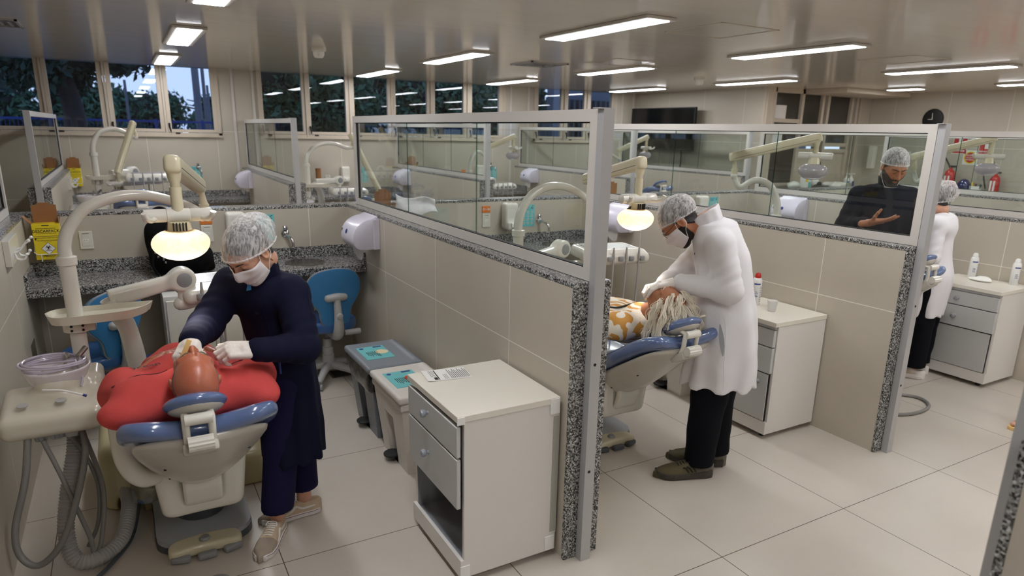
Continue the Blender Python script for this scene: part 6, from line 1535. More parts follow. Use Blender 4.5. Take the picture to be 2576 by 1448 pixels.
def trace(s, p, d, n=90):
    p = np.array(p, float); d = np.array(Vector(d).normalized())
    for _ in range(n):
        i = (p-s.lo)/s.res; i0 = np.clip(np.floor(i).astype(int), 0, s.n-2); t = np.clip(i-i0, 0, 1); v = 0
        for a in (0, 1):
            for b in (0, 1):
                for c in (0, 1): v += s.D[i0[0]+a, i0[1]+b, i0[2]+c]*(t[0] if a else 1-t[0])*(t[1] if b else 1-t[1])*(t[2] if c else 1-t[2])
        if v < .0006: break
        p = p+d*max(float(v)*.6, .0008)
    return p
def seam(parent, s, pts, d, m, r=.0014, name='seam', n=8, off=.0):
    P = spline(pts, n) if len(pts) > 2 else np.linspace(pts[0], pts[1], n*3)
    Q = [trace(s, p, d) for p in P]; dn = np.array(Vector(d).normalized()); md_ = np.median([(q-p)@dn for q, p in zip(Q, P)])
    Q = [q-dn*off for q, p in zip(Q, P) if abs((q-p)@dn-md_) < .22]
    if len(Q) > 3: MB().tube(Q, r, 5).build(name, m, parent)
def button(parent, p, n, m='navy', r=.009):
    MB().lathe([(r, 0), (r, .002), (r*.7, .003), (0, .0025)], p, n, 14).build('button', m, parent)
# ---------------------------------------------------------------- people
def lerp(a, b, t): return tuple(np.array(a)+(np.array(b)-np.array(a))*t)
# --- woman in the navy coat
r = thing('person', 'person in a navy coat, hair net and mask leaning over the patient in red', 'person', (.55, 3.06, 0), 'people')
H = Head((.412, 2.905, 1.388), (-.62, -.40, -.68), (0, 0, 1), .94)
sL, sR = (.568, 2.925, 1.205), (.355, 3.105, 1.22); eL, eR = (.578, 2.79, .995), (.225, 2.985, 1.085); wL, wR = (.36, 2.705, 1.04), (.150, 2.765, 1.083)
nb = (.468, 2.975, 1.285)
body(r, 'skin_fair', H, [([nb, H.pt(0, -.03, -.08)], [.05, .05]), ([sL, eL, wL], [.045, .036, .025]), ([sR, eR, wR], [.045, .036, .025]),
     ([(.52, 3.0, .84), (.495, 3.02, .46), (.452, 3.035, .1)], [.05, .05, .036]), ([(.58, 3.09, .84), (.60, 3.13, .46), (.605, 3.15, .1)], [.05, .05, .036])],
     torso=[((.495, 3.02, 1.1), (.08, .06, .14)), ((.535, 3.05, .92), (.08, .06, .12))])
H.hair(r, 'hair_dark'); H.net(r, 'hair_net', (.104, .134, .094), -.045, .045, 1); H.mask(r); H.brows(r)
b = MB(); b.tube([H.pt(-.088+.0035*math.cos(a), -.012, -.042+.007*math.sin(a)) for a in np.linspace(0, 6.28, 17)[:-1]], .0018, 6, closed=True); b.tube([H.pt(.088+.0035*math.cos(a), -.012, -.042+.007*math.sin(a)) for a in np.linspace(0, 6.28, 17)[:-1]], .0018, 6, closed=True); b.build('earring', 'gold', r)
ang = -35
cw, sd = coat(r, 'navy', [(.385, .555, 3.055, .140, .135, ang), (.6, .555, 3.06, .138, .128, ang), (.8, .545, 3.06, .138, .122, ang), (.95, .525, 3.05, .135, .115, ang), (1.08, .497, 3.03, .135, .112, ang), (1.18, .472, 3.01, .138, .105, ang), (1.25, .467, 2.995, .10, .085, ang)],
     [(sL, eL, wL), (sR, eR, wR)], (nb, (-.28, -.25, 1)), .0075, 11, ra=(.078, .068, .05), shoulders=[sL, (.468, 3.01, 1.215), sR], kk=.02, folds=.0065, collar=(-.7, -.7, 0))
b = MB(); b.grid(lambda u, v: tuple(Vector(nb)+Vector((-.045-.02*u+.035*(v-.5), -.045+.02*(v-.5)-.02*u, .035-.085*u))), 5, 5); b.build('blue_shirt', 'stool_blue', r)
for z in (1.13, 1.0, .85, .68): button(cw, Vector(trace(sd, (.15, 2.66, z), (.72, .69, 0))), (-.7, -.7, 0))
seam(cw, sd, [(.17, 2.64, z) for z in (1.2, 1.0, .8, .6, .40)], (.72, .69, 0), 'navy', .0022, 'placket', 10)
seam(cw, sd, [(.50, 2.6, .87), (.57, 2.6, .88), (.64, 2.6, .90)], (.0, 1, 0), 'navy', .0018, 'pocket_edge', 10)
seam(cw, sd, [(.33, 2.5, .415), (.45, 2.5, .41), (.56, 2.5, .41), (.70, 2.5, .415)], (.08, 1, 0), 'navy', .0013, 'hem_seam', 10)
seam(cw, sd, [(.69, 2.7, 1.27), (.655, 2.7, 1.2), (.645, 2.7, 1.12)], (-.2, 1, 0), 'navy', .0015, 'shoulder_seam', 8)
b = MB(); pp = trace(sd, (.50, 2.6, .87), (0, 1, 0)); b.tube([pp+(0, -.003, .035), pp+(.002, -.004, -.03)], .005, 8); b.build('pen', 'ink_blue', cw)
trousers(r, 'navy_pants', [(.525, 3.005, .76), (.58, 3.095, .76)], [(.495, 3.02, .46), (.60, 3.13, .46)], [(.452, 3.03, .1), (.605, 3.15, .1)], .085, .078, .070, (.135, .155), 3)
shoe((.475, 3.075), (.338, 2.842), r, 'skate'); shoe((.672, 3.152), (.40, 3.155), r, 'skate')
glove(wR, (-.38, -.75, -.33), (-.35, -.2, .9), -1, [(48, 50, 28), (44, 48, 28), (44, 46, 28), (46, 44, 28)], r, thumb=(.45, .8, -.75), spread=.03)
glove(wL, (-1, .02, .12), (.1, -.55, .85), 1, [(40, 58, 38), (42, 60, 40), (46, 60, 40), (50, 58, 36)], r, thumb=(.35, .95, -.35), tb=(-.1, .1), spread=.05)
tag(MB().mtx((.112, 2.655, 1.06), Matrix.Rotation(.42, 3, 'Y')).box(-.009, .009, -.0015, .0015, -.072, .072, .0013).mtx().build('tongue_depressor', 'wood_stick'), 'wooden tongue depressor held in the gloved hand over the bald patient', 'stick')
# --- bald patient in the red shirt
r = thing('person', 'bald person in a red shirt lying on the near dental chair', 'person', (.145, 3.0, .6), 'people')
H = Head((.143, 2.605, .99), (.05, .30, .95), (0, -1, .25), .98)
def foot_mesh(ankle, toe_dir, up, k=1.0):
    y = Vector(toe_dir).normalized(); z = Vector(up); z = (z-y*z.dot(y)).normalized(); R = np.array(Matrix((y.cross(z), y, z)).transposed())
    s = SDF((-.07, -.09, -.06), (.07, .22, .13), .0045); s.ell((0, -.035, -.02), (.032, .038, .03)); s.chain([(0, -.02, .1), (0, -.01, .02)], [.036, .036], .02); s.chain([(0, -.02, .0), (0, .06, .005), (.005, .13, -.018)], [.036, .034, .024], .03); s.ell((.0, .12, -.025), (.045, .04, .02), .02)
    for x, yy, L, rr in ((.028, .15, .04, .0135), (.008, .158, .028, .0095), (-.008, .154, .026, .009), (-.022, .147, .023, .0085), (-.035, .137, .02, .008)): s.cone((x, yy-.03, -.024), (x, yy+L*.6, -.03), rr, rr*.9, .006)
    v, f = s.mesh(); return v*k @ R.T+np.array(ankle), f
fl = foot_mesh((.09, 4.10, .47), (-.62, .35, .30), (.15, -.75, .65)); fr = foot_mesh((.345, 4.1, .50), (.25, .3, .42), (.0, -.85, .5))
nbk = (.143, 2.745, .925); sl, sr = (-.045, 2.74, .885), (.335, 2.74, .875)
el, er = (-.10, 3.02, .84), (.40, 3.02, .84); wl, wr = (.06, 3.2, .90), (.24, 3.2, .90)
body(r, 'skin_red', H, [([nbk, H.pt(0, -.03, -.09)], [.06, .058]), ([sl, el, wl], [.05, .042, .03]), ([sr, er, wr], [.05, .042, .03]), ([(.06, 3.55, .62), (.06, 3.85, .60), (.09, 4.09, .5)], [.08, .06, .038]), ([(.23, 3.55, .62), (.28, 3.85, .60), (.34, 4.09, .53)], [.08, .06, .038])],
     torso=[((.145, 2.98, .80), (.15, .20, .07)), ((.145, 3.35, .70), (.13, .22, .07))], extra=[hand_mesh(wl, (.75, .4, .1), (0, 0, 1), -1, [(12, 20, 10)]*4), hand_mesh(wr, (-.75, .4, .1), (0, 0, 1), 1, [(12, 20, 10)]*4)])
H.hair(r, 'hair_grey', .0022, .066)
b = MB()
for i in range(260):
    q = np.random.default_rng(i); x = (q.random()-.5)*.075; p = np.array((x, .100-.15*abs(x)-.02*q.random(), -.047-.012*q.random())); d = np.array((x*.35, .012*q.random()+.006, -.010-.010*q.random())); H.tube(b, [p, p+d*.6, p+d+(0, 0, -.006)], [.0009, .0008, .0003], 4, 2)
b.build('moustache', 'hair_white', r); H.brows(r, 'hair_grey', .0025)
b = MB()
for i in range(14):
    q = np.random.default_rng(70+i); v = head_mesh()[0]; c = v[q.integers(len(v))]
    if c[2] > .07: b.sphere(H.pt(*(c*1.0)), .0016+.001*q.random(), 8, (1, 1, .6))
b.build('skin_spots', 'skin_brown', r)
s = SDF((-.3, 2.55, .55), (.6, 3.75, 1.15), .009)
s.ell((.145, 3.0, .83), (.22, .30, .125)); s.ell((.145, 3.36, .77), (.19, .24, .13), .06); s.chain([sl, (.145, 2.765, .895), sr], [.085, .095, .085], .05); s.chain([sl, lerp(sl, el, .85)], [.088, .098], .03); s.chain([sr, lerp(sr, er, .85)], [.088, .098], .03)
s.ell((-.085, 2.66, .875), (.10, .085, .06), .05); s.ell((.365, 2.67, .865), (.085, .085, .06), .05); s.ell((.145, 2.68, .86), (.2, .07, .06), .05)
s.cone((.143, 2.72, .925), H.pt(0, -.03, -.05), .066, .066, 0, 's')
s.disp(lambda X, Y, Z: .006*noise3(X, Y, Z, 21, 30)+.003*noise3(X, Y, Z, 22, 60)+.012*(.3-np.abs(noise3(X, Y*.6, Z, 23, 22)))); sh = s.build('t_shirt', 'red_shirt', r)
def on_shirt(x, y): 
    z = 1.12
    for _ in range(60):
        i = np.clip(np.round((np.array((x, y, z))-s.lo)/s.res).astype(int), 0, s.n-1); d = float(s.D[tuple(i)])
        if d < .0012: break
        z -= max(d*.5, .002)
    return (x, y, z+.0015)
b = MB()
for a in (((.225, 2.76), (.26, 2.83), (.33, 2.86), (.40, 2.87)), ((.06, 2.76), (.02, 2.78), (-.05, 2.78), (-.13, 2.77))):
    for o_ in (0, .012): b.tube(spline([on_shirt(x, y+o_) for x, y in a], 5), .0014, 5)
b.build('stitching', 'stitch', sh)
b = MB(); put_text(b, 'Ocean', .05, on_shirt(-.02, 2.98), Matrix.Rotation(.3, 3, 'Z'), .01, lift=.012); b.build('print', 'ink', sh, smooth=False)
s2 = SDF((-.15, 3.4, .45), (.45, 4.25, .9), .012); s2.chain([(.06, 3.5, .64), (.06, 3.8, .61), (.08, 3.98, .55)], [.1, .085, .075], .04); s2.chain([(.23, 3.5, .64), (.28, 3.8, .61), (.325, 3.98, .57)], [.1, .085, .075], .04); s2.disp(lambda X, Y, Z: .006*noise3(X, Y, Z, 4, 40)); s2.build('trousers', 'black_pants', r)
for an, d, up_, (v, f) in (((.09, 4.10, .47), (-.62, .35, .30), (.15, -.75, .65), fl), ((.345, 4.1, .50), (.25, .3, .42), (.0, -.85, .5), fr)):
    ft = link_mesh('foot', v, f.tolist(), 'skin_brown', r)
    y = Vector(d).normalized(); z = Vector(up_); z = (z-y*z.dot(y)).normalized(); R = Matrix((y.cross(z), y, z)).transposed()
    ol = [(-.03, -.07), (.03, -.07), (.034, 0), (.04, .08), (.052, .14), (.045, .19), (.015, .205), (-.03, .19), (-.048, .14), (-.042, .07), (-.034, 0)]; ol = [tuple(q[:2]) for q in spline([(*p, 0) for p in ol+ol[:1]], 5)[:-1]]
    sd_ = MB(); sd_.prism(ol, -.062, -.048, R, an); sd_.mtx(an, R); sd_.tube([(.046, .05, -.045), (.03, .09, .0), (.016, .13, -.008), (.016, .15, -.03)], .007, 8, 6); sd_.tube([(-.044, .05, -.045), (-.02, .09, .012), (.016, .13, -.008)], .007, 8, 6); sd_.mtx().build('sandal', 'sandal', r)
# --- man in the white coat
r = thing('person', 'bearded person in a long white coat, glasses and hair net treating a patient', 'person', (2.8, 2.55, 0), 'people')
fd = Vector((-.73, .68, 0)); lf = Vector((-.68, -.73, 0))
H = Head((2.628, 2.770, 1.432), (-.73*.62, .68*.62, -.78), (0, 0, 1), 1.0)
nb = (2.735, 2.655, 1.45); sL, sR = (2.668, 2.495, 1.345), (2.90, 2.745, 1.355); eL, eR = (2.692, 2.43, 1.115), (2.78, 2.86, 1.13); wL, wR = (2.53, 2.665, 1.125), (2.60, 2.84, 1.07)
body(r, 'skin_tan', H, [([nb, H.pt(0, -.035, -.09)], [.062, .058]), ([sL, eL, wL], [.05, .04, .028]), ([sR, eR, wR], [.05, .04, .028]), ([(2.76, 2.52, .86), (2.73, 2.52, .48), (2.69, 2.51, .1)], [.08, .06, .04]), ([(2.84, 2.6, .86), (2.86, 2.59, .48), (2.86, 2.56, .1)], [.08, .06, .04])],
     torso=[((2.80, 2.59, 1.18), (.09, .09, .17)), ((2.81, 2.56, .95), (.1, .1, .14))])
H.hair(r, 'hair_dark'); H.net(r, 'hair_net', (.092, .115, .092), -.025, .05, 3); H.mask(r); H.brows(r); H.beard(r)
b = MB()
for sg in (-1, 1):
    b.tube([H.pt(sg*.033+.023*math.cos(a), .104-.25*abs(.023*math.cos(a)+sg*.0)*0, .010+.018*math.sin(a)) for a in np.linspace(0, 6.283, 21)[:-1]], .0013, 6, closed=True); H.tube(b, [(sg*.056, .102, .016), (sg*.076, .05, .018), (sg*.084, -.01, .02)], .0014, 6, 4)
H.tube(b, [(-.011, .105, .013), (0, .109, .016), (.011, .105, .013)], .0013, 6, 4); b.build('glasses', 'cable', r)
ang = math.degrees(math.atan2(.68, -.73))
lv = [(.535, 2.81, 2.555, .205, .185, ang), (.75, 2.815, 2.55, .188, .175, ang), (.95, 2.815, 2.55, .165, .155, ang), (1.1, 2.81, 2.57, .155, .145, ang), (1.25, 2.795, 2.595, .15, .145, ang), (1.36, 2.775, 2.615, .13, .135, ang), (1.43, 2.755, 2.63, .095, .10, ang)]
cw, sd = coat(r, 'coat_white', lv, [(sL, eL, wL), (sR, eR, wR)], (nb, (-.4, .36, 1)), .0085, 31, ra=(.082, .078, .05), shoulders=[sL, (2.775, 2.62, 1.375), sR], kk=.018, folds=.010, collar=fd)
for z in (1.27, 1.12): button(cw, Vector(trace(sd, Vector((2.80, 2.58, z))+fd*.5+lf*.02, -fd)), fd, 'dk_grey_pl', .006)
cc = Vector((2.815, 2.55, 0))
def sm_(l, f_, z): return tuple(cc+lf*.6+fd*f_+Vector((0, 0, z)))
seam(cw, sd, [sm_(0, .02, .97), sm_(0, .0, .9), sm_(0, -.01, .7), sm_(0, -.02, .545)], -lf, 'coat_white', .002, 'side_seam', 10)
seam(cw, sd, [sm_(0, .11, .93), sm_(0, .12, .85), sm_(0, .13, .75), sm_(0, .14, .545)], -lf, 'coat_white', .002, 'front_seam', 10)
seam(cw, sd, [sm_(0, f_, .562) for f_ in (-.2, -.1, 0, .1, .19)], -lf, 'coat_white', .002, 'hem_seam', 10)
b = MB(); L1 = [trace(sd, sm_(0, .035-.03*v+.010*math.sin(3.14*v), .92-.17*v), -lf) for v in np.linspace(0, 1, 14)]; L2 = [trace(sd, sm_(0, .03-.03*v-.012*math.sin(3.14*v), .92-.17*v), -lf) for v in np.linspace(0, 1, 14)]
b.grid(lambda u, v: tuple(np.array((L1, L2))[int(round(u)), int(round(v*13))]+np.array(lf)*.0015), 2, 14); b.build('pocket_slit', 'inside_grey', cw)
trousers(r, 'black_pants', [(2.77, 2.53, .75), (2.85, 2.59, .75)], [(2.735, 2.53, .48), (2.865, 2.59, .48)], [(2.69, 2.515, .1), (2.86, 2.565, .1)], .105, .098, .082, (.075, .09), 5)
shoe((2.745, 2.475), (2.462, 2.605), r, 'runner'); shoe((2.905, 2.53), (2.685, 2.745), r, 'runner')
glove(wL, (-.80, .55, -.22), (.15, -.2, 1), -1, [(18, 22, 12), (16, 22, 12), (18, 22, 14), (24, 24, 14)], r, thumb=(.35, .75, -.6), spread=.04)
glove(wR, (-.95, .05, -.05), (.1, .3, 1), 1, [(48, 60, 40), (52, 62, 40), (56, 62, 40), (58, 60, 40)], r, thumb=(.3, .8, -.6), spread=.04)
# --- patient with white hair
r = thing('person', 'white haired person in an ochre leaf print blouse lying on the second dental chair', 'person', (2.49, 3.0, .6), 'people')
H = Head((2.475, 2.66, 1.01), (-.05, .22, .97), (0, -1, .25), .98)
nbk = (2.48, 2.80, .93); sl, sr = (2.31, 2.83, .86), (2.66, 2.83, .86); el, er = (2.26, 3.12, .80), (2.71, 3.12, .80); wl, wr = (2.38, 3.32, .86), (2.6, 3.32, .86)
body(r, 'skin_tan', H, [([nbk, H.pt(0, -.03, -.09)], [.055, .052]), ([sl, el, wl], [.045, .04, .028]), ([sr, er, wr], [.045, .04, .028]), ([(2.41, 3.6, .66), (2.38, 4.0, .66), (2.36, 4.35, .56)], [.08, .06, .04]), ([(2.56, 3.6, .66), (2.6, 4.0, .66), (2.62, 4.35, .56)], [.08, .06, .04])],
     torso=[((2.48, 3.05, .79), (.13, .18, .07)), ((2.48, 3.4, .70), (.13, .22, .07))], extra=[hand_mesh(wl, (.75, .4, .1), (0, 0, 1), -1, [(12, 20, 10)]*4), hand_mesh(wr, (-.75, .4, .1), (0, 0, 1), 1, [(12, 20, 10)]*4)])
H.brows(r, 'hair_white', .002)
def paisley():
    m, t, bb = nodes_mat('leaf_print'); g = t.nodes.new('ShaderNodeTexCoord'); n = t.nodes.new('ShaderNodeTexVoronoi'); n.inputs['Scale'].default_value = 14; n.feature = 'SMOOTH_F1'
    wv = t.nodes.new('ShaderNodeTexWave'); wv.inputs['Scale'].default_value = 5; wv.inputs['Distortion'].default_value = 14; wv.inputs['Detail'].default_value = 1
    t.links.new(g.outputs['Object'], n.inputs['Vector']); t.links.new(g.outputs['Object'], wv.inputs['Vector'])
    a = M_(t, 'GREATER_THAN', n.outputs['Distance'], .36); c_ = M_(t, 'GREATER_THAN', wv.outputs['Fac'], .55)
    t.links.new(mixc(t, M_(t, 'MULTIPLY', a, c_), srgb(240, 232, 220), srgb(208, 150, 72)), bb.inputs['Base Color']); bb.inputs['Roughness'].default_value = .75
paisley()
s = SDF((2.1, 2.68, .5), (2.9, 3.8, 1.1), .009); s.ell((2.48, 3.08, .82), (.20, .30, .12)); s.ell((2.48, 3.42, .75), (.18, .25, .12), .06); s.chain([sl, (2.48, 2.86, .88), sr], [.075, .085, .075], .05); s.chain([sl, lerp(sl, el, .7)], [.078, .085], .03); s.chain([sr, lerp(sr, er, .7)], [.078, .085], .03); s.ell((2.44, 2.80, .865), (.13, .08, .06), .04)
s.cone((2.48, 2.76, .94), H.pt(0, -.03, -.04), .07, .08, 0, 's'); s.disp(lambda X, Y, Z: .006*noise3(X, Y, Z, 41, 34)); bl = s.build('blouse', 'leaf_print', r)
sB = s
b = MB(); P = []
for x, y in ((2.345, 3.26), (2.35, 3.16), (2.36, 3.06), (2.39, 2.98), (2.44, 2.94), (2.50, 2.93)):
    P.append(tuple(trace(sB, (x, y, 1.06), (0, 0, -1), 120)+(0, 0, .003)))
b.tube(P, .006, 8, 6); b.build('bag_strap', 'black', bl)
s2 = SDF((2.2, 3.4, .45), (2.8, 4.5, .9), .012); s2.chain([(2.41, 3.55, .68), (2.38, 3.95, .67), (2.36, 4.3, .58)], [.1, .08, .06], .04); s2.chain([(2.56, 3.55, .68), (2.6, 3.95, .67), (2.62, 4.3, .58)], [.1, .08, .06], .04); s2.build('trousers', 'black_pants', r)
b = MB(); q = np.random.default_rng(5); v = head_mesh()[0]
cand = v[(v[:, 2] > .0) & (v[:, 1] < .055) & ((v[:, 1] < .035) | (v[:, 2] > .085)) & (np.abs(v[:, 0]) < .085)]; cand = cand[(cand[:, 1]*.72-cand[:, 2]*.69) < .01]
cand = cand[~((np.abs(cand[:, 0]) > .055) & (cand[:, 2] < .035) & (cand[:, 1] > -.05))]
def keep_out(nx, m=.009):
    l_ = np.array(H.R.transposed() @ (Vector(nx)-H.c)); e = float(f_head(np.array([l_[0]]), np.array([l_[1]]), np.array([l_[2]]), False)[0])
    if e < m: g = l_-np.array((0, -.018, .03)); nx = nx+np.array(H.R @ Vector(g/np.linalg.norm(g)*(m-e)))
    plane = .915+(2.56-nx[1])*.577
    if 2.40 < nx[1] < 2.66 and abs(nx[0]-2.466) < .10 and nx[2] < plane: nx[2] = plane
    return nx
for i in range(95):
    c = cand[q.integers(len(cand))]; p0 = np.array(H.pt(*(c*1.01))); n_ = np.array(H.R @ Vector((c-np.array((0, -.018, .03))))); n_ /= np.linalg.norm(n_)
    L = .13+.11*q.random(); ph = q.random()*6.28; pts = [p0]; d = n_*.8; side = np.cross(n_, (0, 0, -1))+q.normal(size=3)*.3; bx = (q.random()-.5)*.5; by = (q.random()-.55)*.5
    for j in range(8):
        d = d*.7+np.array((.10*np.sign(n_[0])+.15*bx, by*.4, -.45)); d /= np.linalg.norm(d)
        pts.append(keep_out(pts[-1]+d*L/8+side*.012*math.sin(ph+j*1.35)))
    pts = np.array(pts); of = q.normal(size=(15, 3))*.0065; w_ = np.array((.5, .9, 1, 1, 1, .9, .8, .7, .45))[:, None]
    for k_ in range(15):
        pp = pts+of[k_]*w_+.003*np.sin(np.arange(9)[:, None]*1.6+k_)*of[(k_+3) % 15]/.0065; pp = np.array([keep_out(x_, .006+.003*q.random()) for x_ in pp])
        b.tube(pp, [.0012, .0017, .0016, .0013, .0005], 4, 2)
b.build('hair', 'hair_white', r)
# --- woman in white in the third booth
r = thing('person', 'person in a fitted white coat and dark hair net seen from behind beside a cabinet', 'person', (5.57, 2.92, 0), 'people')
fd = Vector((-.30, .95, 0)).normalized(); lf = Vector((-fd.y, fd.x, 0))
c0 = Vector((5.57, 2.94, 0))
def at(f_, l_, z): return tuple(c0+fd*f_+lf*l_+Vector((0, 0, z)))
H = Head(at(.085, .02, 1.432), fd*.9+lf*.15+Vector((0, 0, -.5)), (0, 0, 1), .95)
nb = at(.02, 0, 1.315); sL, sR = at(.0, .175, 1.27), at(.0, -.165, 1.27); eL, eR = at(-.02, .235, 1.02), at(.02, -.22, 1.03); wL, wR = at(.20, .12, 1.10), at(.26, -.06, 1.13)
body(r, 'skin_fair', H, [([nb, H.pt(0, -.03, -.09)], [.048, .048]), ([sL, eL, wL], [.042, .036, .026]), ([sR, eR, wR], [.042, .036, .026]), ([at(0, .08, .86), at(.01, .08, .48), at(0, .08, .1)], [.075, .055, .038]), ([at(0, -.08, .86), at(.01, -.08, .48), at(0, -.08, .1)], [.075, .055, .038])],
     torso=[(at(0, 0, 1.12), (.07, .07, .15)), (at(0, 0, .92), (.08, .08, .12))], extra=[hand_mesh(wL, fd*.75+lf*-.6+Vector((0, 0, -.05)), (0, 0, 1), -1, [(25, 35, 20)]*4), hand_mesh(wR, fd*.95+lf*-.05+Vector((0, 0, .15)), lf*-.7+Vector((0, 0, .6)), 1, [(20, 30, 15), (25, 35, 20), (40, 45, 25), (45, 45, 25)], thumb=(.7, .6, .1))])
H.hair(r, 'hair_dark', .008)
H.net(r, 'hair_net', (.1, .158, .10), -.062, .04, 7, .03); H.mask(r)
b = MB(); b.sphere(H.pt(0, -.135, .03), .052, 16, (1, 1, .9)); b.build('hair_bun', 'hair_dark', r)
ang = math.degrees(math.atan2(fd.y, fd.x))
lv = [(z, *at(f_, 0, 0)[:2], a, b_, ang) for z, f_, a, b_ in ((.535, .01, .135, .185), (.7, .0, .135, .188), (.86, -.01, .135, .185), (1.0, .0, .112, .155), (1.12, .01, .11, .15), (1.24, .01, .105, .16), (1.31, .02, .08, .11))]
cw, sd = coat(r, 'coat_white', lv, [(sL, eL, wL), (sR, eR, wR)], (nb, (-.08, .26, 1)), .0085, 51, ra=(.07, .058, .042), shoulders=[sL, at(0, 0, 1.265), sR], folds=.006, kk=.018, collar=False, extra=lambda s: s.ell(sR, (.07, .07, .06), .03))
seam(cw, sd, [tuple(c0-fd*.6+lf*-.05+Vector((0, 0, z))) for z in (1.25, 1.1, .9, .7, .55)], fd, 'coat_white', .002, 'back_seam', 8)
trousers(r, 'black_pants', [at(0, .085, .8), at(0, -.085, .8)], [at(.01, .085, .48), at(.01, -.085, .48)], [at(0, .085, .1), at(0, -.085, .1)], .105, .1, .085, (.10, .10), 8)
shoe(at(-.08, .08, 0)[:2], at(.18, .1, 0)[:2], r, 'white'); shoe(at(-.07, -.09, 0)[:2], at(.19, -.1, 0)[:2], r, 'white')
# --- man in navy behind the second screen
r = thing('person', 'bearded person in a dark navy coat and white hair net gesturing behind the glass', 'person', (5.3, 3.3, 0), 'people')
fd = Vector((-.62, -.78, 0)).normalized(); lf = Vector((-fd.y, fd.x, 0)); c0 = Vector((5.30, 3.27, 0))
H = Head(at(.075, .0, 1.685), fd*.86+lf*.12+Vector((0, 0, -.48)), (0, 0, 1), 1.02)
nb = at(.0, 0, 1.555); sL, sR = at(-.02, .19, 1.455), at(-.02, -.19, 1.455); eL, eR = at(.0, .26, 1.19), at(.02, -.285, 1.205); wL, wR = at(.22, .2, 1.12), at(.25, -.175, 1.27)
body(r, 'skin_tan', H, [([nb, H.pt(0, -.03, -.09)], [.062, .058]), ([sL, eL, wL], [.05, .042, .03]), ([sR, eR, wR], [.05, .042, .03]), ([at(0, .09, .92), at(.01, .09, .5), at(0, .09, .08)], [.085, .06, .04]), ([at(0, -.09, .92), at(.01, -.09, .5), at(0, -.09, .08)], [.085, .06, .04])],
     torso=[(at(0, 0, 1.3), (.09, .09, .18)), (at(0, 0, 1.0), (.1, .1, .15))], extra=[hand_mesh(wR, fd*.35+lf*.85+Vector((0, 0, .22)), fd*.35+lf*.1+Vector((0, 0, -.9)), -1, [(4, 12, 8), (2, 10, 6), (4, 12, 8), (8, 12, 8)], thumb=(.75, .5, -.45), spread=.1, k=1.08), hand_mesh(wL, fd*.8+lf*-.2, (0, 0, 1), 1, [(25, 30, 20)]*4)])
H.hair(r, 'hair_dark'); H.net(r, 'hair_net', (.088, .108, .1), -.018, .056, 9, -.012); H.brows(r, 'hair_dark', .0038); H.beard(r, 'beard_grey', .004)
b = MB(); 
for sg in (-1, 1): H.tube(b, [(sg*.084, -.01, .02), (sg*.08, .01, -.05), (sg*.05, .06, -.12), (0, .085, -.135)], .0016, 6, 5)
b.build('ear_loop', 'white', r); b = MB(); b.grid(lambda u, v: tuple(H.pt((u-.5)*.11, .075+.02*math.cos((u-.5)*3)-.01*v, -.115-.03*v)), 12, 4); b.build('lowered_mask', 'mask', r)
ang = math.degrees(math.atan2(fd.y, fd.x))
lv = [(z, *at(f_, 0, 0)[:2], a, b_, ang) for z, f_, a, b_ in ((.6, 0, .17, .21), (.9, 0, .165, .205), (1.1, 0, .155, .20), (1.3, 0, .15, .205), (1.43, -.01, .135, .20), (1.52, 0, .1, .125))]
coat(r, 'navy_dark', lv, [(sL, eL, wL), (sR, eR, lerp(eR, wR, .82))], (nb, (-.05, -.05, 1)), .009, 61, ra=(.084, .076, .058), shoulders=[sL, at(0, 0, 1.475), sR], folds=.009, kk=.018, collar=fd)
trousers(r, 'black_pants', [at(0, .09, .8), at(0, -.09, .8)], [at(.01, .09, .5), at(.01, -.09, .5)], [at(0, .09, .1), at(0, -.09, .1)], .105, .1, .085, (.06, .06), 8)
shoe(at(-.08, .09, 0)[:2], at(.19, .1, 0)[:2], r, 'runner'); shoe(at(-.08, -.09, 0)[:2], at(.19, -.1, 0)[:2], r, 'runner')
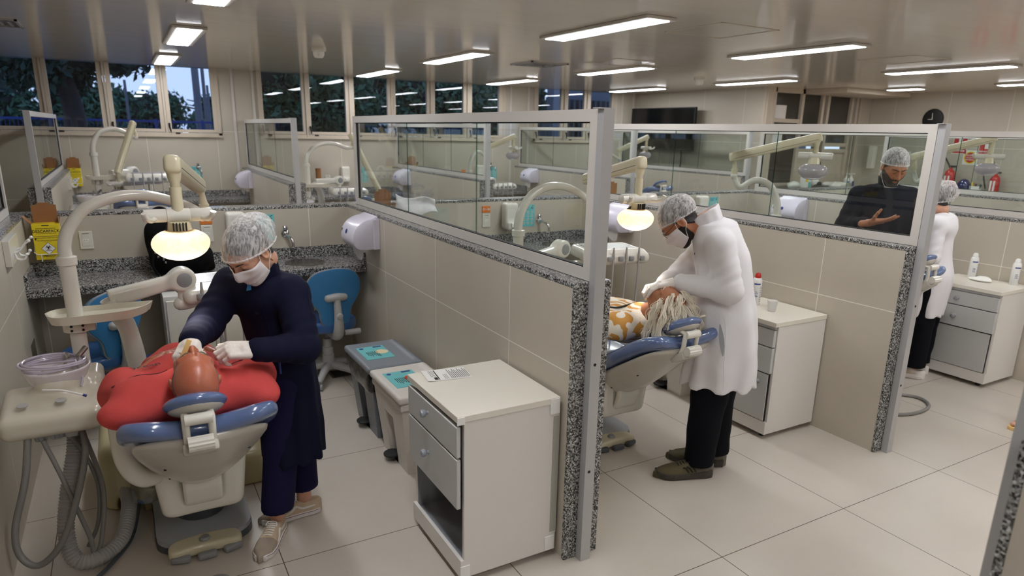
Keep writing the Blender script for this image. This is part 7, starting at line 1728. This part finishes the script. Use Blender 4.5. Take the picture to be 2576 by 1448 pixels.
# --- seated dark haired person far behind the glass
r = thing('person', 'dark haired seated person, only the top of the head above a far low wall', 'person', (8.95, 6.6, .45), 'people')
H = Head((8.98, 6.62, 1.10), (.2, .95, -.2), (0, 0, 1), 1.0)
body(r, 'skin_tan', H, [([(8.98, 6.58, .9), H.pt(0, -.03, -.09)], [.055, .05]), ([(8.80, 6.58, .85), (8.75, 6.7, .6), (8.85, 6.9, .55)], [.05, .04, .03]), ([(9.16, 6.58, .85), (9.2, 6.7, .6), (9.1, 6.9, .55)], [.05, .04, .03]), ([(8.9, 6.6, .5), (8.9, 7.0, .5), (8.9, 7.05, .06)], [.08, .06, .04]), ([(9.06, 6.6, .5), (9.06, 7.0, .5), (9.06, 7.05, .06)], [.08, .06, .04])], torso=[((8.98, 6.58, .72), (.16, .12, .24))])
H.hair(r, 'hair_dark', .016); b = MB(); b.sphere(H.pt(0, -.06, .14), .035, 14); b.build('hair_bun', 'hair_dark', r)
s = SDF((8.65, 6.35, .4), (9.35, 7.0, 1.0), .015); s.ell((8.98, 6.58, .7), (.19, .15, .27)); s.chain([(8.80, 6.58, .84), (8.98, 6.58, .88), (9.16, 6.58, .84)], [.07, .08, .07], .04); s.build('coat', 'coat_white', r)
st = thing('side_chair', 'grey chair under the dark haired seated person', 'chair', (8.98, 6.55, 0)); MB().box(8.76, 9.2, 6.36, 6.8, .40, .45, .02).build('seat', 'grey_pl', st, smooth=False); MB().cyl((8.98, 6.58, 0), (8.98, 6.58, .4), .05, 14).build('column', 'lt_grey_pl', st)
# --- foot at the right edge
r = thing('person', 'bare sandalled foot of a person at the right edge of the picture', 'person', (5.2, 1.93, 0), 'people')
ff = foot_mesh((5.26, 1.93, .066), (-1, .12, 0), (0, 0, 1))
s = SDF((5.1, 1.8, 0), (5.45, 2.06, .6), .01); s.chain([(5.265, 1.93, .09), (5.30, 1.93, .3), (5.32, 1.93, .55)], [.036, .05, .055], .02)
v, f = merge([s.mesh(), ff]); link_mesh('body', v, f, 'skin_fair', r)
ol = [(-.03, -.075), (.03, -.075), (.034, 0), (.04, .08), (.05, .14), (.045, .19), (.015, .2), (-.03, .185), (-.048, .14), (-.042, .07), (-.034, 0)]; ol = [tuple(q[:2]) for q in spline([(*p, 0) for p in ol+ol[:1]], 5)[:-1]]
Rf = frame_hand((-1, .12, 0), (0, 0, 1)); b = MB(); b.prism(ol, -.064, -.044, Rf, (5.26, 1.93, .066)); b.mtx((5.26, 1.93, .066), Rf); b.tube([(.044, .07, -.04), (0, .1, .01), (-.044, .07, -.04)], .01, 8, 6); b.mtx().build('sandal', 'wood_stick', r)
